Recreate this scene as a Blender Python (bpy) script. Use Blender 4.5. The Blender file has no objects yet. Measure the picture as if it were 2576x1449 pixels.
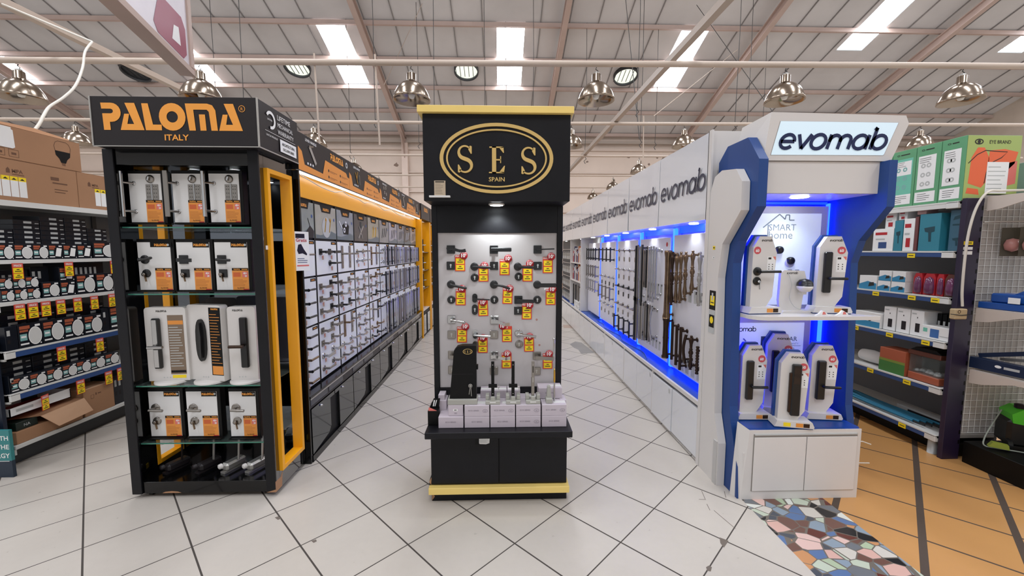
import bpy, math, random
from mathutils import Matrix, Vector
random.seed(7)
scene = bpy.context.scene
C = scene.collection
PI = math.pi
R = math.radians

# ---------------------------------------------------------------- camera
F_PX, YAW, PITCH, CAM_H = 1028.0, R(1.68), R(5.25), 1.56
cd = bpy.data.cameras.new('camera'); cam = bpy.data.objects.new('camera', cd); C.objects.link(cam)
cd.sensor_width = 36.0; cd.lens = 36.0*F_PX/2576.0; cd.clip_start = 0.05; cd.clip_end = 200
cam.location = (0, 0, CAM_H); cam.rotation_euler = (PI/2-PITCH, 0, -YAW)
scene.camera = cam

# ---------------------------------------------------------------- view, world
scene.view_settings.view_transform = 'Standard'
scene.view_settings.look = 'None'
scene.view_settings.gamma = 1.0
scene.view_settings.use_curve_mapping = False
scene.view_settings.exposure = 0.02
w = bpy.data.worlds.new('daylight'); scene.world = w; w.use_nodes = True
wb = w.node_tree.nodes['Background']; wb.inputs[0].default_value = (0.93, 0.96, 1.0, 1); wb.inputs[1].default_value = 0.7
SKY_LIGHT = 20.0        # daylight coming through the translucent roof sheets

# ---------------------------------------------------------------- materials
def lin(c):
    if isinstance(c, str):
        c = [int(c[i:i+2], 16)/255 for i in (0, 2, 4)]
    return tuple(x/12.92 if x <= .04045 else ((x+.055)/1.055)**2.4 for x in c)
MATS = {}
def mat(name, col, rough=.5, metal=0., emit=0., spec=.5, bump=0., bscale=40., var=0., vscale=3., trans=0., alpha=1., coat=0., ecol=None):
    if name in MATS: return MATS[name]
    m = bpy.data.materials.new(name); m.use_nodes = True; MATS[name] = m
    nt = m.node_tree; b = nt.nodes['Principled BSDF']; c = lin(col)
    b.inputs['Base Color'].default_value = (*c, 1); b.inputs['Roughness'].default_value = rough
    b.inputs['Metallic'].default_value = metal; b.inputs['Specular IOR Level'].default_value = spec
    if coat: b.inputs['Coat Weight'].default_value = coat; b.inputs['Coat Roughness'].default_value = .05
    if trans: b.inputs['Transmission Weight'].default_value = trans
    if alpha < 1: b.inputs['Alpha'].default_value = alpha
    if emit:
        e = lin(ecol or col); b.inputs['Emission Color'].default_value = (*e, 1); b.inputs['Emission Strength'].default_value = emit
    if var or bump:
        tc = nt.nodes.new('ShaderNodeTexCoord')
    if var:
        n = nt.nodes.new('ShaderNodeTexNoise'); n.inputs['Scale'].default_value = vscale; n.inputs['Detail'].default_value = 5
        nt.links.new(tc.outputs['Object'], n.inputs['Vector'])
        mr = nt.nodes.new('ShaderNodeMapRange'); mr.inputs[1].default_value = .3; mr.inputs[2].default_value = .7
        mr.inputs[3].default_value = 1-var; mr.inputs[4].default_value = 1+var*.6
        nt.links.new(n.outputs['Fac'], mr.inputs[0])
        hs = nt.nodes.new('ShaderNodeHueSaturation'); hs.inputs['Color'].default_value = (*c, 1)
        nt.links.new(mr.outputs[0], hs.inputs['Value']); nt.links.new(hs.outputs[0], b.inputs['Base Color'])
    if bump:
        n = nt.nodes.new('ShaderNodeTexNoise'); n.inputs['Scale'].default_value = bscale; n.inputs['Detail'].default_value = 4
        nt.links.new(tc.outputs['Object'], n.inputs['Vector'])
        bp = nt.nodes.new('ShaderNodeBump'); bp.inputs['Strength'].default_value = bump; bp.inputs['Distance'].default_value = .01
        nt.links.new(n.outputs['Fac'], bp.inputs['Height']); nt.links.new(bp.outputs[0], b.inputs['Normal'])
    return m
M_black = mat('black_laminate', '060607', .14, spec=.45)
M_blackm = mat('black_matte', '050505', .5, spec=.25)
M_blackw = mat('black_woodgrain', '0e0e13', .42, spec=.3, var=.35, vscale=5, bump=.06)
M_gold = mat('gold_trim', 'f0d27a', .45, var=.05)
M_goldl = mat('gold_lettering', 'd0b06a', .4)
M_white = mat('white_laminate', 'd6d2ce', .25)
M_whitem = mat('white_matte', 'dcdbd9', .55)
M_gloss = mat('white_gloss', 'dbdde1', .07, coat=.6)
M_board = mat('pale_display_board', 'e6e8e6', .35)
M_sesboard = mat('grey_display_board', 'b9b4b4', .45, var=.04)
M_yellow = mat('yellow_laminate', 'f2a714', .3)
M_orange = mat('orange_print', 'e0903c', .4)
M_orangel = mat('orange_lettering', 'f0a040', .4)
M_dgrey = mat('charcoal_print', '211d1f', .4, spec=.35)
M_chrome = mat('chrome', 'bdbdbd', .17, 1.)
M_nickel = mat('satin_nickel', '96918b', .3, 1.)
M_steel = mat('galvanised_steel', 'b9b7b2', .4, .8)
M_bronze = mat('antique_bronze', '86705a', .32, 1., var=.25, vscale=18)
M_dbronze = mat('dark_bronze', '4a3c34', .38, 1.)
M_hblack = mat('black_handle', '101113', .33, spec=.6)
M_glass = mat('shelf_glass', 'cfe6df', .02, trans=.9, alpha=.35)
M_gedge = mat('glass_edge', '3f7a68', .1)
M_mirror = mat('dark_mirror', '6c7076', .03, 1.)
M_mirrorl = mat('wall_mirror', 'b9c0c4', .02, 1.)
M_blue = mat('royal_blue_laminate', '123f84', .38)
M_bluep = mat('blue_panel', '133f80', .45, var=.05)
M_bluecounter = mat('blue_counter', '1c4fa8', .25)
M_led = mat('blue_led_strip', '1e4bff', .4, emit=10., ecol='0418ff')
M_ledc = mat('cyan_led_strip', '3fa0ff', .4, emit=5., ecol='1a4cff')
M_wled = mat('white_led_strip', 'ffffff', .4, emit=4.)
M_led2 = mat('deep_blue_led_strip', '1e3bff', .4, emit=55., ecol='0414ff')
M_smoke = mat('smoked_black_gloss', '6a6e70', .07, 1.)
M_spot = mat('downlight_lens', 'ffffff', .4, emit=18., ecol='f2fbff')
M_signlit = mat('lit_sign_face', 'c3d3dc', .4, emit=.42, ecol='cfe8f6')
M_navy = mat('navy_lettering', '0e1d4c', .4)
M_dnavy = mat('dark_slate_lettering', '363a4e', .4)
M_red = mat('red_print', 'b3202a', .45)
M_tagr = mat('orange_red_card', 'd2402e', .5)
M_tagy = mat('yellow_card', 'f6d81c', .5)
M_ink = mat('dark_ink', '26221c', .6)
M_paper = mat('paper', 'ececea', .6)
M_card = mat('cardboard', 'a77d5c', .75, var=.05)
M_cardd = mat('cardboard_inside', '8c6546', .8)
M_cardl = mat('light_cardboard', 'c79f7e', .75)
M_carton = mat('grey_lilac_carton', 'c2b8c0', .5)
M_shelfw = mat('white_shelf_metal', 'd8d8d4', .4)
M_shelfd = mat('dark_rack_metal', '3b3d40', .5)
M_rackback = mat('grey_rack_back', '6d6d70', .55)
M_blueedge = mat('blue_price_rail', '2b4a80', .45)
M_ledbox = mat('dark_blue_black_carton', '10151f', .35)
M_ledboxs = mat('black_carton_side', '0d0e12', .4)
M_disc = mat('white_print', 'f2f2ef', .4)
M_discg = mat('grey_print', 'b8bab8', .4)
M_teal = mat('teal_print', '7fb0ac', .5)
M_text = mat('white_lettering', 'e6e6e4', .5)
M_pink = mat('salmon_print', 'd9736a', .5)
M_steelp = mat('pinkish_painted_steel', 'bda79d', .55, var=.08, vscale=2)
M_pipe = mat('cream_painted_pipe', 'bfae9f', .5)
M_beam = mat('grey_painted_beam', 'a99c91', .5)
M_wallp = mat('whitewashed_wall', 'e3d3c6', .8, var=.07, vscale=.8, bump=.2, bscale=3)
M_wire = mat('dark_wire', '3a3836', .6)
M_wwire = mat('white_cable', 'd8d2c6', .5)
M_purple = mat('dark_purple_metal', '241a34', .4)
M_green = mat('green_carton', '5f9f74', .45)
M_tealbox = mat('teal_carton', '2f7f92', .45)
M_tealbox2 = mat('mint_print', '6fc0a8', .45)
M_kraft = mat('green_tint_print', 'a6b86a', .5)
M_cone = mat('red_plastic', 'c23a24', .4)
M_lime = mat('lime_green_plastic', '4fc72e', .3)
M_bplastic = mat('black_plastic', '131313', .35)
M_blueplastic = mat('blue_plastic', '1c4c97', .3)
M_clear = mat('clear_tank', 'bfd0cc', .05, trans=.8, alpha=.35)
M_brass = mat('brass', 'c9a24a', .25, 1.)
M_greyb = mat('grey_stone_block', 'a5a49c', .6)
M_brown = mat('brown_plastic', '5a2e20', .4)
M_rust = mat('terracotta_print', 'a8573a', .5)
M_coral = mat('coral_print', 'e5693f', .5)

# ---------------------------------------------------------------- mesh builder
class MB:
    def __init__(s, M=None):
        s.v = []; s.f = []; s.mi = []; s.sm = []; s.mats = []; s.M = M or Matrix()
    def idx(s, m):
        if m not in s.mats: s.mats.append(m)
        return s.mats.index(m)
    def add(s, vs, fs, m, smooth=False):
        o = len(s.v); M = s.M; k = s.idx(m)
        s.v += [tuple(M @ Vector(p)) for p in vs]
        for f in fs:
            s.f.append([o+i for i in f]); s.mi.append(k); s.sm.append(smooth)
        return s
    def box(s, x0, x1, y0, y1, z0, z1, m, b=0.):
        if x0 > x1: x0, x1 = x1, x0
        if y0 > y1: y0, y1 = y1, y0
        if z0 > z1: z0, z1 = z1, z0
        b = min(b, (x1-x0)*.45, (y1-y0)*.45, (z1-z0)*.45)
        if b <= 0:
            vs = [(x, y, z) for x in (x0, x1) for y in (y0, y1) for z in (z0, z1)]
            return s.add(vs, [(0, 1, 3, 2), (4, 6, 7, 5), (0, 4, 5, 1), (2, 3, 7, 6), (0, 2, 6, 4), (1, 5, 7, 3)], m)
        X = (x0, x1); Y = (y0, y1); Z = (z0, z1); vs = []; ix = {}
        for i in (0, 1):
            for j in (0, 1):
                for k in (0, 1):
                    sx, sy, sz = (b if i == 0 else -b), (b if j == 0 else -b), (b if k == 0 else -b)
                    ix[i, j, k, 'x'] = len(vs); vs.append((X[i], Y[j]+sy, Z[k]+sz))
                    ix[i, j, k, 'y'] = len(vs); vs.append((X[i]+sx, Y[j], Z[k]+sz))
                    ix[i, j, k, 'z'] = len(vs); vs.append((X[i]+sx, Y[j]+sy, Z[k]))
        fs = []
        def g(*a): return ix[a]
        fs.append((g(0,0,0,'x'), g(0,0,1,'x'), g(0,1,1,'x'), g(0,1,0,'x'))); fs.append((g(1,0,0,'x'), g(1,1,0,'x'), g(1,1,1,'x'), g(1,0,1,'x')))
        fs.append((g(0,0,0,'y'), g(1,0,0,'y'), g(1,0,1,'y'), g(0,0,1,'y'))); fs.append((g(0,1,0,'y'), g(0,1,1,'y'), g(1,1,1,'y'), g(1,1,0,'y')))
        fs.append((g(0,0,0,'z'), g(0,1,0,'z'), g(1,1,0,'z'), g(1,0,0,'z'))); fs.append((g(0,0,1,'z'), g(1,0,1,'z'), g(1,1,1,'z'), g(0,1,1,'z')))
        for j in (0, 1):
            for k in (0, 1): fs.append((g(0,j,k,'y'), g(1,j,k,'y'), g(1,j,k,'z'), g(0,j,k,'z')))
        for i in (0, 1):
            for k in (0, 1): fs.append((g(i,0,k,'x'), g(i,1,k,'x'), g(i,1,k,'z'), g(i,0,k,'z')))
            for j in (0, 1): fs.append((g(i,j,0,'x'), g(i,j,1,'x'), g(i,j,1,'y'), g(i,j,0,'y')))
        for i in (0, 1):
            for j in (0, 1):
                for k in (0, 1): fs.append((g(i,j,k,'x'), g(i,j,k,'y'), g(i,j,k,'z')))
        return s.add(vs, fs, m)
    def prism(s, poly, d0, d1, m, axis='y', side=None):
        # poly in the plane perpendicular to axis: y -> (x,z), x -> (y,z), z -> (x,y)
        n = len(poly)
        def P(a, b, d):
            return (a, d, b) if axis == 'y' else ((d, a, b) if axis == 'x' else (a, b, d))
        vs = [P(a, b, d0) for a, b in poly] + [P(a, b, d1) for a, b in poly]
        s.add(vs, [tuple(range(n)), tuple(range(2*n-1, n-1, -1))], m)
        return s.add(vs, [(i, (i+1) % n, n+(i+1) % n, n+i) for i in range(n)], side or m)
    def flat(s, poly, y, m):            # polygon in the x-z plane seen from -Y
        return s.add([(a, y, b) for a, b in poly], [tuple(range(len(poly)))], m)
    def rect(s, x0, x1, z0, z1, y, m):
        return s.flat([(x0, z0), (x1, z0), (x1, z1), (x0, z1)], y, m)
    def disc(s, cx, cz, rx, y, m, rz=None, n=20):
        rz = rz or rx
        return s.flat([(cx+rx*math.cos(2*PI*i/n), cz+rz*math.sin(2*PI*i/n)) for i in range(n)], y, m)
    def ring(s, cx, cz, r0, r1, y, m, rz0=None, rz1=None, n=32, d=0., a0=0., a1=2*PI):
        rz0 = rz0 or r0; rz1 = rz1 or r1; full = abs(a1-a0-2*PI) < 1e-6
        k = n if full else n+1; vs = []
        for yy in ((y, y+d) if d else (y,)):
            for i in range(k):
                a = a0+(a1-a0)*i/n
                vs.append((cx+r0*math.cos(a), yy, cz+rz0*math.sin(a))); vs.append((cx+r1*math.cos(a), yy, cz+rz1*math.sin(a)))
        fs = []
        for i in range(n):
            j = (i+1) % k
            fs.append((2*i, 2*i+1, 2*j+1, 2*j))
            if d:
                o = 2*k
                fs.append((2*i+1, o+2*i+1, o+2*j+1, 2*j+1)); fs.append((2*i, 2*j, o+2*j, o+2*i))
        return s.add(vs, fs, m)
    def lathe(s, prof, c, m, axis='z', n=16, smooth=True, a0=0.):
        vs = []; fs = []
        for r, h in prof:
            for i in range(n):
                a = a0+2*PI*i/n; u, v = r*math.cos(a), r*math.sin(a)
                if axis == 'z': vs.append((c[0]+u, c[1]+v, c[2]+h))
                elif axis == 'y': vs.append((c[0]+u, c[1]+h, c[2]+v))
                else: vs.append((c[0]+h, c[1]+u, c[2]+v))
        L = len(prof)
        for j in range(L-1):
            for i in range(n): fs.append((j*n+i, j*n+(i+1) % n, (j+1)*n+(i+1) % n, (j+1)*n+i))
        s.add(vs, fs, m, smooth)
        caps = []
        if prof[0][0] > 1e-6: caps.append(tuple(range(n)))
        if prof[-1][0] > 1e-6: caps.append(tuple(range((L-1)*n, L*n)))
        if caps and (prof[0][1] != prof[-1][1] or L == 1):
            o = len(s.v)-len(vs); k = s.idx(m)
            for cf in caps: s.f.append([o+i for i in cf]); s.mi.append(k); s.sm.append(False)
        return s
    def cyl(s, c, r, h, m, axis='z', n=16, smooth=True):
        return s.lathe([(r, 0), (r, h)], c, m, axis, n, smooth)
    def tube(s, pts, r, m, n=8, rad=None, flat=1.):
        pts = [Vector(p) for p in pts]; vs = []; L = len(pts); up = None
        for i, p in enumerate(pts):
            t = (pts[min(i+1, L-1)]-pts[max(i-1, 0)]).normalized()
            if up is None: up = Vector((0, 0, 1)) if abs(t.z) < .9 else Vector((0, 1, 0))
            a = t.cross(up).normalized(); b = a.cross(t).normalized(); up = b
            rr = rad[i] if rad else r
            for k in range(n):
                an = 2*PI*k/n; vs.append(tuple(p+a*rr*math.cos(an)+b*rr*flat*math.sin(an)))
        fs = [(j*n+i, j*n+(i+1) % n, (j+1)*n+(i+1) % n, (j+1)*n+i) for j in range(L-1) for i in range(n)]
        s.add(vs, fs, m, True)
        return s.add([vs[i] for i in range(n)]+[vs[(L-1)*n+i] for i in range(n)], [tuple(range(n)), tuple(range(n, 2*n))], m)
    def bar(s, p, q, w, h, m):           # rectangular bar from p to q
        p, q = Vector(p), Vector(q); t = (q-p).normalized(); up = Vector((0, 0, 1)) if abs(t.z) < .95 else Vector((0, 1, 0))
        a = t.cross(up).normalized()*w/2; b = a.cross(t).normalized()*h/2
        vs = [tuple(o+x*a+y*b) for o in (p, q) for x, y in ((-1, -1), (1, -1), (1, 1), (-1, 1))]
        return s.add(vs, [(0, 1, 2, 3), (7, 6, 5, 4), (0, 4, 5, 1), (1, 5, 6, 2), (2, 6, 7, 3), (3, 7, 4, 0)], m)
    def ribbon(s, pts, wd, y, m, closed=False, d=0.):
        n = len(pts); L = []; Rr = []
        for i in range(n):
            w_ = wd[i] if isinstance(wd, (list, tuple)) else wd
            if closed: a, b = pts[i-1], pts[(i+1) % n]
            else: a, b = pts[max(i-1, 0)], pts[min(i+1, n-1)]
            tx, tz = b[0]-a[0], b[1]-a[1]; l = math.hypot(tx, tz) or 1; nx, nz = -tz/l, tx/l
            L.append((pts[i][0]+nx*w_/2, pts[i][1]+nz*w_/2)); Rr.append((pts[i][0]-nx*w_/2, pts[i][1]-nz*w_/2))
        vs = [(a, y, b) for a, b in L]+[(a, y, b) for a, b in Rr]
        fs = [(i, (i+1) % n, n+(i+1) % n, n+i) for i in range(n if closed else n-1)]
        s.add(vs, fs, m)
        if d:
            vs2 = vs+[(a, y+d, b) for a, b in L]+[(a, y+d, b) for a, b in Rr]
            fs2 = [(i, (i+1) % n, 2*n+(i+1) % n, 2*n+i) for i in range(n if closed else n-1)]+[(n+i, n+(i+1) % n, 3*n+(i+1) % n, 3*n+i) for i in range(n if closed else n-1)]
            s.add(vs2, fs2, m)
        return s
    def text(s, t, x, z, size, m, y=0., align='c', sx=1., bold=0., shear=0., res=2):
        vs, fs, wd = glyphs(t, bold, shear, res)
        off = {'c': -wd/2, 'l': 0, 'r': -wd}[align]
        return s.add([(x+(a+off)*size*sx, y, z+b*size) for a, b in vs], fs, m)
    def lines(s, x0, x1, z0, z1, n, y, m, t=.35, seed=1):   # rows of tiny print
        rr = random.Random(seed); h = (z1-z0)/n
        for i in range(n):
            zz = z1-(i+.5)*h; s.rect(x0, x0+(x1-x0)*rr.uniform(.6, 1), zz-h*t/2, zz+h*t/2, y, m)
        return s
    def build(s, name, parent=None, loc=None, label=None):
        me = bpy.data.meshes.new(name); me.from_pydata(s.v, [], s.f)
        for m in s.mats: me.materials.append(m)
        me.polygons.foreach_set('material_index', s.mi); me.polygons.foreach_set('use_smooth', s.sm); me.update()
        o = bpy.data.objects.new(name, me); C.objects.link(o)
        if parent: o.parent = parent
        if loc: o.location = loc
        if label: o['label'] = label
        return o
_gl = {}
def glyphs(t, bold=0., shear=0., res=2):
    k = (t, bold, shear, res)
    if k not in _gl:
        cu = bpy.data.curves.new('lettering', 'FONT'); cu.body = t; cu.size = 1; cu.resolution_u = res; cu.offset = bold; cu.shear = shear
        ob = bpy.data.objects.new('lettering', cu); me = ob.to_mesh()
        vs = [(v.co.x, v.co.y) for v in me.vertices]; fs = [tuple(p.vertices) for p in me.polygons]
        ob.to_mesh_clear(); bpy.data.objects.remove(ob); bpy.data.curves.remove(cu)
        x0 = min((a for a, b in vs), default=0); x1 = max((a for a, b in vs), default=0)
        _gl[k] = ([(a-x0, b) for a, b in vs], fs, x1-x0)
    return _gl[k]
def tag(o, label, cat, group=None):
    o['label'] = label; o['category'] = cat
    if group: o['group'] = group
    return o
def thing(name, label, cat, loc=(0, 0, 0), rz=0., group=None):
    o = bpy.data.objects.new(name, None); C.objects.link(o); o.empty_display_size = .05
    o.location = loc; o.rotation_euler = (0, 0, rz)
    return tag(o, label, cat, group)
def struct(mb, name, parent=None):
    o = mb.build(name, parent)
    if not parent: o['kind'] = 'structure'
    return o
KIDS = {}
def dup(root, loc=None, rz=None, label=None, group=None):
    r = root.copy(); C.objects.link(r)
    if loc is not None: r.location = loc
    if rz is not None: r.rotation_euler = (0, 0, rz)
    if label: r['label'] = label
    if group: r['group'] = group
    for ch in root.children:
        c = ch.copy(); C.objects.link(c); c.parent = r
        for g in ch.children:
            d = g.copy(); C.objects.link(d); d.parent = c
    return r
ORD = ['first', 'second', 'third', 'fourth', 'fifth', 'sixth', 'seventh', 'eighth', 'ninth', 'tenth', 'eleventh', 'twelfth', 'thirteenth', 'fourteenth', 'fifteenth', 'sixteenth']

def P(u, v, X=None, Y=None, Z=None):      # where the camera's sight line through (u, v) meets a real plane of the shop
    cy, sy, cp, sp = math.cos(YAW), math.sin(YAW), math.cos(PITCH), math.sin(PITCH)
    a, b = (u-1288)/F_PX, (v-724.5)/F_PX
    d = Vector((cy*a+sy*(cp-sp*b)*1.0, -sy*a+cy*(cp-sp*b), -cp*b-sp))
    t = X/d.x if X is not None else (Y/d.y if Y is not None else (Z-CAM_H)/d.z)
    return Vector((t*d.x, t*d.y, CAM_H+t*d.z))

# ---------------------------------------------------------------- lettering shapes
def _arc(cx, cy, r, a0, a1, n=10, ry=None):
    ry = ry or r
    return [(cx+r*math.cos(R(a0+(a1-a0)*i/n)), cy+ry*math.sin(R(a0+(a1-a0)*i/n))) for i in range(n+1)]
PAL = []
_p = [(0, 200), (75, 200)]+_arc(75, 130, 70, 90, -90)+[(60, 60), (62, 0), (12, 0), (8, 122), (72, 122)]+_arc(72, 139, 17, -90, 90, 4)+[(4, 156)]
PAL.append(_p)
PAL.append([(178, 200), (250, 200), (312, 0), (135, 0), (170, 120), (207, 120), (188, 45), (238, 45)])
PAL.append([(302, 198), (350, 198), (378, 42), (442, 42), (442, 0), (322, 0)])
PAL.append([(625, 200), (790, 200), (828, 188), (850, 150), (860, 0), (812, 0), (800, 140), (785, 155), (685, 155), (695, 0), (647, 0)])
PAL.append([(725, 120), (770, 120), (775, 0), (730, 0)])
PAL.append([(915, 200), (985, 200), (1048, 0), (870, 0), (903, 120), (940, 120), (925, 45), (976, 45)])
def logo_p(mb, x, z, h, m, y):             # slanted stencil word, x = centre, z = base, h = letter height
    k = h/200
    for poly in PAL: mb.flat([(x+(a-524)*k, z+b*k) for a, b in poly], y, m)
    mb.ring(x+(525-524)*k, z+100*k, 42*k, 99*k, y, m, 42*k, 102*k, n=24)
EVO = [  # strokes in x-height units: (points, closed)
    ([(.04, .5), (.98, .5)], False), (_arc(.5, .5, .47, 0, 318, 18), False),
    ([(1.16, 1), (1.62, .0)], False), ([(1.6, .0), (2.06, 1)], False),
    (_arc(2.66, .5, .49, 0, 360, 22)[:-1], True),
    ([(3.42, 0), (3.42, 1)], False), ([(3.42, .5)]+_arc(3.79, .58, .37, 180, 0, 8)+[(4.16, 0)], False), ([(4.16, .5)]+_arc(4.53, .58, .37, 180, 0, 8)+[(4.9, 0)], False),
    (_arc(5.6, .5, .47, 0, 360, 20)[:-1], True), ([(6.1, 0), (6.1, 1)], False),
    (_arc(6.95, .5, .47, 0, 360, 20)[:-1], True), ([(6.46, 0), (6.46, 1.5)], False), ([(6.46, 1.5), (6.36, 1.3)], False)]
def logo_e(mb, x, z, h, m, y, wt=.2, shear=.18, sx=1.):
    for pts, cl in EVO:
        mb.ribbon([(x+((a-3.55)*.92+shear*b)*h*sx, z+b*h) for a, b in pts], wt*h, y, m, closed=cl)
def glyph_S(mb, cx, cz, h, m, y, d=.0):
    r = h*.27; pts = []; w_ = []
    up = _arc(0, .235, .235, 40, 250, 14, .225); lo = _arc(0, -.235, .25, 70, -140, 14, .235)
    pts = [(a*.95, b+.02) for a, b in up]+[(a, b) for a, b in lo]
    n = len(pts)
    for i in range(n): w_.append((.035+.085*math.exp(-((i-n*.5)/(n*.22))**2)+.02)*h)
    mb.ribbon([(cx+a*h, cz+b*h) for a, b in pts], w_, y, m, d=d)
    for sg in (1, -1):
        mb.prism([(cx+sg*.19*h, cz+sg*.49*h), (cx+sg*.26*h, cz+sg*.47*h), (cx+sg*.26*h, cz+sg*.2*h), (cx+sg*.22*h, cz+sg*.2*h), (cx+sg*.13*h, cz+sg*.36*h)], y, y+(d or .0005), m)
def glyph_E(mb, cx, cz, h, m, y, d=.0):
    for x0, x1, z0, z1 in ((-.18, -.02, -.5, .5), (-.28, .26, .455, .5), (-.3, .28, -.5, -.455), (-.02, .16, -.02, .03), (.135, .17, -.12, .14)):
        mb.prism([(cx+x0*h, cz+z0*h), (cx+x1*h, cz+z0*h), (cx+x1*h, cz+z1*h), (cx+x0*h, cz+z1*h)], y, y+(d or .0005), m)
    mb.prism([(cx+.26*h, cz+.5*h), (cx+.28*h, cz+.27*h), (cx+.25*h, cz+.27*h), (cx+.1*h, cz+.46*h)], y, y+(d or .0005), m)
    mb.prism([(cx+.28*h, cz-.5*h), (cx+.32*h, cz-.22*h), (cx+.29*h, cz-.22*h), (cx+.1*h, cz-.46*h)], y, y+(d or .0005), m)
# ================================================================ SETTING
SL = .355; WALL_Y = 20.0; EAVE = 7.0; RIDGE_Y = 6.0; X0, X1, FRONT_Y = -24.0, 22.0, -9.0
def roof_z(y): return EAVE+SL*(WALL_Y-y) if y >= RIDGE_Y else EAVE+SL*(WALL_Y-RIDGE_Y)-SL*(RIDGE_Y-y)

def math_node(nt, op, a, b=None, c=None):
    n = nt.nodes.new('ShaderNodeMath'); n.operation = op
    for i, x in enumerate((a, b, c)):
        if x is None: continue
        if isinstance(x, (int, float)): n.inputs[i].default_value = x
        else: nt.links.new(x, n.inputs[i])
    return n.outputs[0]
def tile_material(name, base, grout, ox, oy, ang, size, wu, wv, rough=.3, var=.04, dirt=.1):
    m = bpy.data.materials.new(name); m.use_nodes = True; nt = m.node_tree; b = nt.nodes['Principled BSDF']
    g = nt.nodes.new('ShaderNodeNewGeometry'); sp = nt.nodes.new('ShaderNodeSeparateXYZ'); nt.links.new(g.outputs['Position'], sp.inputs[0])
    X = math_node(nt, 'SUBTRACT', sp.outputs[0], ox); Y = math_node(nt, 'SUBTRACT', sp.outputs[1], oy)
    c, s = math.cos(ang), math.sin(ang)
    u = math_node(nt, 'DIVIDE', math_node(nt, 'ADD', math_node(nt, 'MULTIPLY', X, c), math_node(nt, 'MULTIPLY', Y, s)), size)
    v = math_node(nt, 'DIVIDE', math_node(nt, 'SUBTRACT', math_node(nt, 'MULTIPLY', Y, c), math_node(nt, 'MULTIPLY', X, s)), size)
    def line(q, wd):
        f = math_node(nt, 'FRACT', math_node(nt, 'ADD', q, .5)); d = math_node(nt, 'ABSOLUTE', math_node(nt, 'SUBTRACT', f, .5))
        return math_node(nt, 'LESS_THAN', d, wd/size/2)
    gm = math_node(nt, 'MAXIMUM', line(u, wu), line(v, wv))
    cb = nt.nodes.new('ShaderNodeCombineXYZ'); nt.links.new(math_node(nt, 'FLOOR', u), cb.inputs[0]); nt.links.new(math_node(nt, 'FLOOR', v), cb.inputs[1])
    wn = nt.nodes.new('ShaderNodeTexWhiteNoise'); nt.links.new(cb.outputs[0], wn.inputs['Vector'])
    n1 = nt.nodes.new('ShaderNodeTexNoise'); n1.inputs['Scale'].default_value = 2.2; n1.inputs['Detail'].default_value = 8; nt.links.new(g.outputs['Position'], n1.inputs['Vector'])
    n2 = nt.nodes.new('ShaderNodeTexNoise'); n2.inputs['Scale'].default_value = 26; n2.inputs['Detail'].default_value = 5; nt.links.new(g.outputs['Position'], n2.inputs['Vector'])
    val = math_node(nt, 'ADD', math_node(nt, 'MULTIPLY', math_node(nt, 'SUBTRACT', wn.outputs['Value'], .5), var), 1.0)
    val = math_node(nt, 'ADD', val, math_node(nt, 'MULTIPLY', math_node(nt, 'SUBTRACT', n1.outputs['Fac'], .5), dirt*1.6))
    val = math_node(nt, 'ADD', val, math_node(nt, 'MULTIPLY', math_node(nt, 'SUBTRACT', n2.outputs['Fac'], .5), dirt*.7))
    hs = nt.nodes.new('ShaderNodeHueSaturation'); hs.inputs['Color'].default_value = (*lin(base), 1); nt.links.new(val, hs.inputs['Value'])
    mx = nt.nodes.new('ShaderNodeMix'); mx.data_type = 'RGBA'; nt.links.new(gm, mx.inputs[0]); nt.links.new(hs.outputs[0], mx.inputs[6]); mx.inputs[7].default_value = (*lin(grout), 1)
    nt.links.new(mx.outputs[2], b.inputs['Base Color'])
    nt.links.new(math_node(nt, 'ADD', math_node(nt, 'MULTIPLY', gm, .5), math_node(nt, 'ADD', math_node(nt, 'MULTIPLY', n2.outputs['Fac'], .12), rough)), b.inputs['Roughness'])
    bp = nt.nodes.new('ShaderNodeBump'); bp.inputs['Strength'].default_value = .25; bp.inputs['Distance'].default_value = .003
    nt.links.new(math_node(nt, 'SUBTRACT', math_node(nt, 'MULTIPLY', n2.outputs['Fac'], .3), gm), bp.inputs['Height']); nt.links.new(bp.outputs[0], b.inputs['Normal'])
    return m
TILE_A = 44.17
M_tile = tile_material('pale_floor_tiles', 'bcb5ac', '3f3934', -1.6393, 1.5055, R(TILE_A), .4021, .0085, .0065, rough=.24)
M_tan = tile_material('tan_floor_tiles', 'c08e56', '4a3d33', 2.2865, 2.0165, R(45), .3775, .013, .034, rough=.3)
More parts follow.
